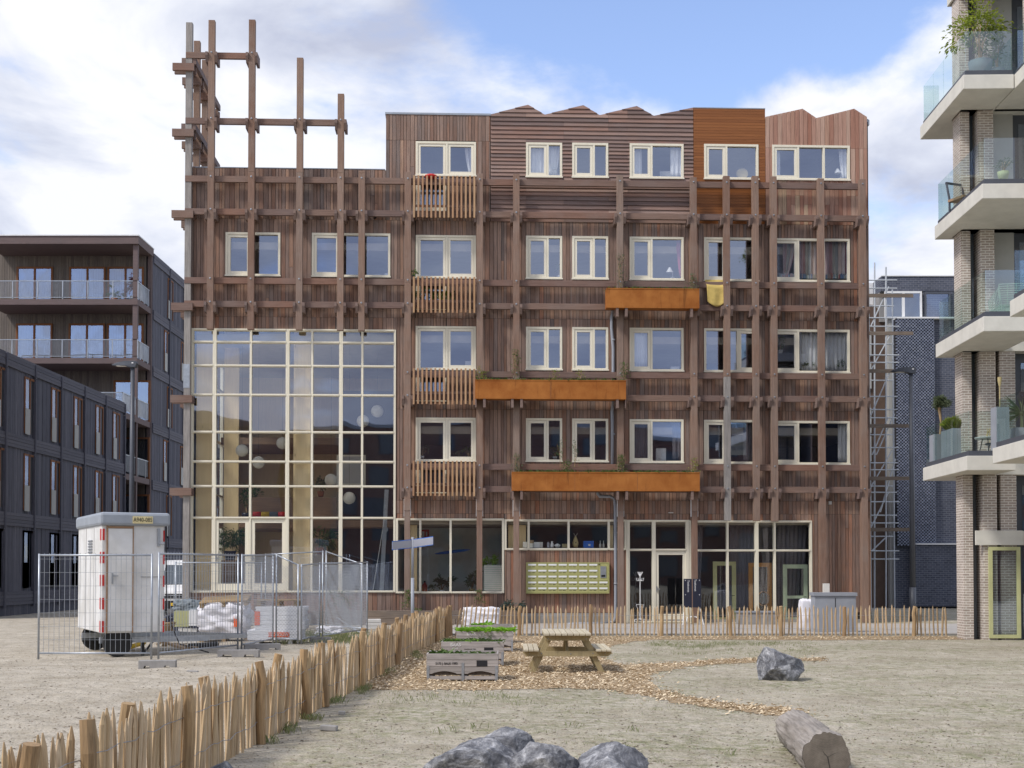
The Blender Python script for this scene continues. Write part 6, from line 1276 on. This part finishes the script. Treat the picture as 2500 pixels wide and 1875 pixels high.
# curtains
def curtain(px0, px1, py0, py1, mat, label, name='curtain', gather=0.0, d=-.22):
    u0, u1, z0, z1 = rect(px0, px1, py0, py1, d); n = max(10, int((u1-u0)*36)); mb = MB(); vs = []
    for j in range(7):
        t_ = j/6
        for i in range(n+1):
            s_ = i/n; k = 1 - gather*(t_**1.6); x = u0 + (u1-u0)*(s_*k if gather >= 0 else 1 - (1-s_)*(1+gather*(t_**1.6))); vs.append((x, -d + .03*sin(s_*(u1-u0)*42 + sin(t_*2)), z1 + (z0-z1)*t_))
    mb.add(vs, [(j*(n+1)+i, j*(n+1)+i+1, (j+1)*(n+1)+i+1, (j+1)*(n+1)+i) for j in range(6) for i in range(n)])
    if mat == 'quilt': mb.t = [((int(k % n)*7)//n*.19 + .1) % 1 for k in range(len(mb.f))]
    o = mb.build(name, MT[mat], loc=(0,FY,0), rot=(0,0,PSI), smooth=True); s2 = o.modifiers.new('s','SOLIDIFY'); s2.thickness = .004; tag(o, label, name.replace('_',' '), 'curtains behind the windows')
for a in ((1134,1158,352,428,'curtain','white curtain tied aside in the topmost balcony window','curtain',-.5), (1293,1330,356,428,'curtain','white curtain across the left sash of the first window on the top floor'), (1340,1366,356,428,'curtain','white curtain tied aside in the narrow pane of the same top floor window','curtain',.3), (1544,1567,360,432,'curtain','white curtain at the left side of the lap board bay window'), (1637,1664,360,432,'curtain','white curtain at the right side of the lap board bay window'), (2048,2070,362,438,'curtain','white curtain tied aside in the rightmost top floor window','curtain',-.35), (1892,1905,362,438,'curtain','white curtain at the left edge of the rightmost top floor window'), (1651,1666,586,680,'pink','pink curtain at the edge of a second floor window','curtain',-.6), (1952,2000,585,680,'quilt','striped patchwork curtain in the middle pane of the corner flat'), (2014,2070,585,680,'quilt','striped patchwork curtain in the last pane of the corner flat'), (1912,1945,585,680,'quilt','striped patchwork curtain half drawn in the sash of the corner flat','curtain',.7),
          (1952,2072,810,905,'curtain','white net curtain in the corner flat one floor below the patchwork'), (1544,1590,1032,1122,'curtain_dark','grey curtain in the left sash of a lower window'), (1642,1666,1032,1122,'curtain_dark','grey curtain at the right of the same lower window'), (2046,2072,1034,1128,'curtain','pale curtain with a red edge in the lowest corner window'), (1815,1850,1034,1128,'curtain_dark','brown curtain beside the workbench window','curtain',.2), (1545,1580,806,900,'curtain','white curtain in the left sash of the third floor window above the planter')):
    curtain(*a)
def sill(px, py, d=-.28): u, z = U(px, py, d); return u, z
def item(name, label, cat, px, py, build, d=-.28):
    u, z = U(px, py, d); t = thing(name, label, cat, hw(u, -d, z)); build(t); return t
def table_lamp(t): mb = MB(); mb.lathe([(.07,0),(.07,.015),(.008,.02),(.008,.22)], (0,0,0), 12); mb.build('stand', MT['white'], t); mb = MB(); mb.lathe([(.13,.18),(.03,.36)], (-.1,0,0), 14); mb.build('lamp_shade', MT['white'], t)
item('desk_lamp', 'white desk lamp in the window with the pink curtain', 'lamp', 1642, 678, table_lamp); item('desk_lamp', 'white desk lamp in the rightmost top floor window', 'lamp', 2052, 436, table_lamp); item('table_lamp', 'white shaded lamp in the first top floor window', 'lamp', 1361, 428, table_lamp)
def bx_(w_, d_, h_, m): return lambda t: MB().box(-w_/2, w_/2, 0, d_, 0, h_).build('box', MT[m], t)
for px, py, w_, h_, m, lb in ((1626,432,.42,.2,'panelgrey','grey box on the sill of the lap board bay'), (1760,434,.28,.09,'white','white box on the sill of the orange bay'), (1648,902,.3,.1,'white','low white box on the sill above the middle planter'), (1614,1124,.34,.42,'white','white print standing in a lower window beside the grey curtain'), (1438,902,.28,.14,'white','white box on the sill above the downpipe'), (1150,900,.4,.26,'offwhite','white drawer unit behind a balcony window'), (920,674,.2,.05,'white','white papers on the sill left of the balconies'), (944,674,.15,.09,'white','small white box on the sill left of the balconies')):
    item('window_box', lb, 'box', px, py, bx_(w_, .2, h_, m))
item('wicker_disc', 'round wicker tray leaning in the orange bay window', 'tray', 1812, 436, lambda t: MB().lathe([(.20,-.01),(.21,0),(.20,.01)], (0,0,0), 20).build('disc', MT['straw'], t, rot=(pi/2-.2,0,0), loc=(0,0,.17)))
t = thing('book_row', 'row of books standing on the sill of the corner flat', 'books', hw(0,0,0), PSI)
for k in range(64):
    px = 1902 + k*2.6
    if 1944 < px < 1953 or 2000 < px < 2014: continue
    u, z = U(px, 681, -.22); h_ = RN.uniform(.12,.19); mb = MB(); mb.box(u, u+.030, .16, .28, z, z+h_, RN.random()); mb.build('book', MT['books'], t)
for px, py, r_, m, lb in ((1365,680,.20,'leaf','leafy plant in the narrow pane of a third row window'), (1960,906,.14,'olive','potted plant on the sill of the corner flat with net curtain'), (1985,906,.12,'leaf','second potted plant on the sill of the corner flat with net curtain'), (2056,906,.13,'leaf','third potted plant at the end of that sill'), (1145,1122,.16,'leaf','trailing plant in the lowest balcony window'), (1120,1122,.09,'olive','low plant in the lowest balcony window'), (1030,1120,.2,'olive','bushy plant behind the lowest balcony door'), (1355,1122,.2,'leaf','bushy plant in a window above the lowest planter'), (1905,862,.22,'leaf','tall houseplant in the sash of the corner flat')):
    u, z = U(px, py, -.3); plant(u, .3, z, r_, 150, m, .07, lb, 'houseplant', 1.0, 'houseplant', 'white', .10)
# paper lanterns in the lobby
def lantern(px, py, y, label, r_=.215):
    u, z = U(px, py, -y); t = thing('paper_lantern', label, 'lantern', hw(u, y, z), 0, 'paper lanterns in the lobby'); mb = MB(); mb.lathe([(r_*max(.12, sin(pi*i/22))*(1 + (.012 if i % 2 else 0)), -r_*cos(pi*i/22)) for i in range(23)], (0,0,0), 24); mb.build('shade', MT['paper'], t, smooth=True); mb = MB(); mb.tube([(0,0,r_),(0,0,10.1-z if 10.1 > z + r_ else r_+.2)], .004, 4); mb.build('cord', MT['black'], t)
for px, py, y, lb in ((590.5,1100,1.2,'white paper lantern above the lobby doors, leftmost of all'), (631,1129,1.3,'white paper lantern hanging lowest above the lobby doors'), (690,1082,1.6,'white paper lantern beside the broad timber column'), (808,1172,1.2,'white paper lantern in front of the picture frame'), (852.5,1216,1.2,'lowest white paper lantern near the lobby corner'), (886,1028,1.4,'white paper lantern second highest of all'), (921,1004,1.4,'highest white paper lantern near the lobby corner')): lantern(px, py, y, lb)
t = thing('palm', 'green palm in a dark pot behind the lobby door', 'potted plant', hw(U(561,1440,-1.0)[0], 1.0, 0.03)); z = U(561,1345,-1.0)[1]; mb = MB(); mb.box(-.25,.25,-.2,.2,0,z-.35); mb.build('stand', MT['brownpanel'], t); mb = MB(); mb.lathe([(.16,0),(.22,.32)], (0,0,z-.35), 16); mb.build('pot', MT['navy'], t); mb = MB()
for k in range(40):
    a = RN.uniform(0,2*pi); e = Vector((cos(a)*.62, sin(a)*.45, RN.uniform(-.1,.75))); p0_ = Vector((0,0,z)); 
    for q in range(16): s_ = .25+.75*q/16; c = p0_ + e*s_ + Vector((0,0,.25*sin(s_*3))); mb.leaf(c, (e.x+RN.gauss(0,.5), e.y+RN.gauss(0,.5), RN.gauss(-.2,.3)), .02, .16)
mb.build('fronds', MT['leaf'], t, kind='stuff')
u, z = U(1045/1, 1300, -1.5); plant(U(782,1330,-2.6)[0], 2.6, U(782,1330,-2.6)[1]-.35, .4, 260, 'leaf', .2, 'green palm on the gallery edge behind the lobby glass', 'potted_palm', .9, 'potted plant', 'terracotta', .25)
plant(U(783,1160,-3)[0], 3.0, 4.45, .3, 220, 'leaf', .12, 'leafy plant in a clay pot on the lobby balustrade', 'potted_plant', .7, 'potted plant', 'terracotta', .2)
plant(U(600,1175,-3)[0], 3.2, 3.62, .4, 220, 'leaf', .14, 'tall plant at the end of the lobby gallery', 'potted_plant', 1.2, 'potted plant', 'navy', .25)
t = thing('bolster_row', 'row of coloured bolsters at the foot of the lobby balustrade', 'cushion', hw(U(655,1256,-2.5)[0], 2.55, U(655,1256,-2.5)[1]), PSI)
for k, m in enumerate(('red','yellow','planter','red')): mb = MB(); mb.tube([(-.55+k*.3,0,0),(-.27+k*.3,0,0)], .1, 12); mb.build('bolster', MT[m], t, smooth=True)
t = thing('picture_frame', 'large pale framed board on the gallery near the lobby corner', 'picture frame', hw(U(857,1185,-2.7)[0], 2.7, U(857,1185,-2.7)[1]), PSI); mb = MB(); frame_mb(mb, -.52,.52,0,1.1,.06,0,.05); mb.build('frame', MT['frame'], t); mb = MB(); mb.box(-.46,.46,.02,.03,.06,1.04); mb.build('board', MT['panelgrey'], t)
t = thing('storage_bin', 'blue grey bin standing inside the lobby corner', 'bin', hw(U(931,1440,-.6)[0], .6, .03), PSI); mb = MB(); mb.box(-.42,.42,0,.7,0,.82); mb.build('body', MT['planter'], t, bevel=.03); mb = MB(); mb.box(-.45,.45,-.03,.73,.82,.88); mb.build('lid', MT['planter'], t)
t = thing('gym_pulley', 'tall steel post with a pulley inside the lobby corner', 'pulley', hw(U(935,1440,-1.6)[0], 1.6, .03), PSI); mb = MB(); mb.bar((-.1,0,0),(.12,0,4.6),.14,.1); mb.build('post', MT['galv'], t); mb = MB(); mb.tube([(-.35,-.1,1.0),(.05,-.1,3.6)], .012, 6); mb.build('cable', MT['white'], t); mb = MB(); mb.lathe([(.10,-.02),(.10,.02)], (0,0,0), 14); mb.build('wheel', MT['steel'], t, loc=(.08,-.1,3.2), rot=(pi/2,0,0))
for k, (px, py, lb) in enumerate(((870,1105,'small framed photograph at the lobby corner column, upper one'), (871,1146,'small framed photograph at the lobby corner column, lower one'))): pass
# the cafe behind the wide ground floor glazing
def cafe(px, d): return hw(U(px,1440,-d)[0], d, .03)
t = thing('steel_locker', 'white ribbed locker behind the cafe glass', 'locker', cafe(1207, .7), PSI); mb = MB(); mb.box(-.36,.36,0,.5,0,1.95); mb.build('body', MT['lightgreen'], t)
for k in range(26): mb = MB(); mb.box(-.355,.355,-.012,-.001,.05+k*.073,.05+k*.073+.055); mb.build('rib', MT['offwhite'], t)
t2 = plant(U(1198,1330,-.95)[0], .95, 2.0, .24, 300, 'lettuce', .10, 'bright green moss ball on top of the white locker', 'moss_ball', .7, 'plant', stem=False)
for px, lb in ((1131,'red topped stool in the middle of the cafe'), (1207,'red topped stool in front of the white locker')):
    t = thing('bar_stool', lb, 'stool', cafe(px, .38 if px > 1200 else 1.2)); mb = MB(); mb.lathe([(.17,.62),(.18,.65),(.16,.68)], (0,0,0), 16); mb.build('seat', MT['terracotta'], t); mb = MB(); mb.tube([(0,0,.25),(0,0,.62)], .025, 8); mb.build('spindle', MT['black'], t)
    for k in range(4): a = k*pi/2+.6; mb = MB(); mb.tube([(cos(a)*.04,sin(a)*.04,.4),(cos(a)*.2,sin(a)*.2,0)], .014, 6); mb.build('leg', MT['black'], t)
t = thing('fire_extinguisher', 'red fire extinguisher on the cafe wall', 'extinguisher', hw(U(1037,1403,-3.4)[0], 3.45, .75)); mb = MB(); mb.lathe([(.09,0),(.10,.04),(.10,.48),(.05,.56),(.03,.6)], (0,0,0), 14); mb.build('cylinder', MT['red'], t, smooth=True); mb = MB(); mb.box(-.03,.03,-.08,.05,.6,.66); mb.build('valve', MT['black'], t)
t = thing('safety_sign', 'red safety sign on the cafe wall', 'sign', hw(U(1037,1304,-3.5)[0], 3.57, U(1037,1304,-3.5)[1])); mb = MB(); mb.box(-.16,.16,0,.01,-.16,.16); mb.build('plate', MT['red'], t); mb = MB(); mb.box(-.10,-.02,-.004,-.001,-.1,.1); mb.box(.04,.09,-.004,-.001,-.05,.09); mb.build('symbol', MT['white'], t)
t = thing('cafe_table', 'white table with a white pot in the cafe', 'table', cafe(1095, 2.2), PSI); mb = MB(); mb.box(-.8,.8,-.35,.35,.72,.76); mb.build('top', MT['white'], t)
for sx_ in (-.75,.75):
    for sy_ in (-.3,.3): mb = MB(); mb.box(sx_-.03,sx_+.03,sy_-.03,sy_+.03,0,.72); mb.build('leg', MT['white'], t)
plant(U(1078,1375,-2.1)[0], 2.1, .82, .28, 200, 'olive', .14, 'spreading plant in a white pot on the cafe table', 'potted_plant', .8, 'potted plant', 'white', .28)
plant(U(1152,1370,-1.5)[0], 1.5, 1.05, .26, 220, 'olive', .12, 'dry flowers on a wooden column stand in the cafe', 'dried_flowers', 1.0, 'plant', 'straw', .1); t = thing('column_stand', 'plain wooden column stand in the cafe', 'stand', cafe(1152, 1.5), PSI); mb = MB(); mb.box(-.24,.24,-.2,.2,0,1.02); mb.build('body', MT['cardboard'], t, bevel=.01)
t = thing('blue_model', 'blue model boat hanging in the cafe', 'model', hw(U(1105,1347,-2.6)[0], 2.6, U(1105,1347,-2.6)[1]), PSI-.0); mb = MB(); mb.ball((0,0,0), .5, 12, 8, sz=.12); o = mb.build('hull', MT['blue'], t, rot=(0,-.12,0)); o.scale = (1.3,.3,1)
t = thing('cafe_bench', 'dark upholstered bench in the cafe corner', 'bench', cafe(1052, 1.4), PSI); mb = MB(); mb.box(-.5,.55,-.3,.3,.1,.42); mb.build('seat', MT['black'], t, bevel=.04); mb = MB(); mb.box(-.5,.55,.2,.32,.42,.85); mb.build('backrest', MT['black'], t, bevel=.04)
# things on the sill of the high window
zs = U(1400, 1337, -.16)[1]
def hs(px): return U(px, 1330, -.16)[0]
def put(name, label, cat, px, build): t = thing(name, label, cat, hw(hs(px), .22, zs), PSI); build(t)
for px, w_, h_, m, lb in ((1282,.14,.2,'offwhite','pale carton at the start of the high sill'), (1299,.12,.15,'offwhite','small pale carton under the brown box on the high sill'), (1311,.19,.19,'white','white printed carton on the high sill'), (1322,.10,.19,'offwhite','narrow carton beside the white printed carton'), (1379,.17,.13,'straw','beige box at the middle mullion of the high sill')): put('carton', lb, 'carton', px, bx_(w_, .14, h_, m))
put('brown_box', 'brown box stacked on a carton in the high window', 'box', 1299, lambda t: MB().box(-.06,.06,0,.12,.152,.26).build('box', MT['cardboard'], t))
put('blue_bottle', 'blue translucent bottle on the high sill', 'bottle', 1339, lambda t: MB().lathe([(.045,0),(.048,.12),(.035,.17),(.02,.2)], (0,0,0), 14).build('body', MT['signgrey'], t)); put('white_vase', 'white vase with a narrow neck on the high sill', 'vase', 1348, lambda t: MB().lathe([(.05,0),(.065,.06),(.05,.13),(.03,.17),(.038,.21),(.02,.22)], (0,0,0), 16).build('body', MT['white'], t, smooth=True)); put('white_bowl', 'white lidded bowl on the high sill', 'bowl', 1361, lambda t: MB().lathe([(.05,0),(.10,.06),(.11,.09),(.05,.12),(.02,.14)], (0,0,0), 18).build('body', MT['white'], t, smooth=True))
def pear(t): MB().lathe([(.07,0),(.10,.10),(.105,.18),(.07,.28),(.035,.36),(.02,.40)], (0,0,0), 18).build('body', MT['straw'], t, smooth=True); MB().tube([(0,0,.39),(-.07,0,.5)], .006, 5).tube([(0,0,.39),(.08,0,.5)], .006, 5).build('twig', MT['offwhite'], t); MB().ball((0,-.1,.17), .022, 8, 6).build('hole', MT['black'], t)
put('birdhouse_gourd', 'straw coloured gourd with a hole and two twigs', 'gourd', 1405.5, pear)
def crateb(t): mb = MB(); frame_mb(mb, -.17,.17,0,.23,.03,-.0,.02); mb.box(-.14,.14,.004,.016,.03,.15); mb.box(-.17,-.14,.02,.26,0,.23); mb.box(.14,.17,.02,.26,0,.23); mb.box(-.17,.17,.26,.28,0,.23); mb.build('crate', MT['blue'], t); MB().box(-.01,.06,-.004,-.001,.06,.12).build('sticker', MT['white'], t)
put('blue_crate', 'bright blue plastic crate in the high window', 'crate', 1437.5, crateb)
for px in (1466, 1474): put('glass_bottle', 'pale glass bottle at the end of the high sill, %s one' % ('nearer' if px < 1470 else 'farther'), 'bottle', px, lambda t: MB().lathe([(.04,0),(.042,.10),(.016,.16),(.016,.24)], (0,0,0), 12).build('body', MT['panelgrey'], t))
# doors and a mirror stored behind the workshop glass
def old_door(px0, px1, py0, py1, m, label, mid=True):
    u0, u1, z0, z1 = rect(px0, px1, py0, py1, -.5); t = thing('stored_door', label, 'door', hw((u0+u1)/2, .5, max(z0,.03)), PSI); w_, h_ = (u1-u0)/2, z1-max(z0,.03); mb = MB(); frame_mb(mb, -w_, w_, 0, h_, .14, 0, .05)
    if mid: mb.box(-w_+.14, w_-.14, .0, .05, h_*.40, h_*.40+.1)
    mb.build('door_frame', MT[m], t); MB().box(-w_+.14, w_-.14, .02, .03, .14, h_-.14).build('pane', MT['pane_low'], t); MB().tube([(w_-.06,-.06,h_*.43),(w_-.16,-.06,h_*.43)], .012, 6).build('handle', MT['black'], t)
old_door(1741,1797,1371,1518,'doorgreen','yellow green stored door behind the workshop glass', False); old_door(1828,1884,1374,1518,'dooramber','amber stored door with an arched pane behind the workshop glass', False); old_door(1912,1972,1378,1518,'doorpale','pale green two pane door behind the workshop glass')
t = thing('round_mirror', 'round mirror leaning behind the workshop glass', 'mirror', hw(U(1864,1480,-.35)[0], .35, .62)); mb = MB(); mb.tube([(cos(a*pi/14)*.2,0,.2+sin(a*pi/14)*.24) for a in range(29)], .02, 6); mb.build('rim', MT['brownpanel'], t); MB().lathe([(.19,-.005),(.19,.005)], (0,0,0), 20).build('glass', MT['farglass'], t, rot=(pi/2,0,0), loc=(0,.0,.2))
curtain(1690,1716,1278,1500,'curtain_dark','dark curtain tied aside behind the first workshop pane','curtain',.5,-.9); curtain(1782,1842,1278,1505,'curtain_dark','dark curtain behind the second workshop pane','curtain',.1,-.9); curtain(1898,1970,1278,1505,'curtain_dark','dark curtain behind the last workshop pane','curtain',.2,-.9)
t = thing('coat_stand', 'white coat stand in front of the entrance glazing', 'coat stand', hw(U(1558,1515,-.0)[0], -.5, .02)); mb = MB(); mb.tube([(0,0,.1),(0,0,1.72)], .014, 8); mb.build('pole', MT['white'], t)
for k in range(4): a = k*pi/2+.4; mb = MB(); mb.tube([(0,0,1.45),(cos(a)*.12,sin(a)*.12,1.42),(cos(a)*.14,sin(a)*.14,1.52)], .01, 6); mb.tube([(0,0,1.55),(cos(a)*.10,sin(a)*.10,1.72)], .01, 6); mb.build('hook', MT['white'], t); mb = MB(); mb.tube([(0,0,.14),(cos(a)*.2,sin(a)*.2,.12),(cos(a)*.24,sin(a)*.24,0)], .012, 6); mb.build('leg', MT['white'], t)
mb = MB(); mb.tube([(-.13,0,.62),(.13,0,.62),(0,0,.2),(-.13,0,.62)], .008, 5); mb.build('umbrella_ring', MT['white'], t)
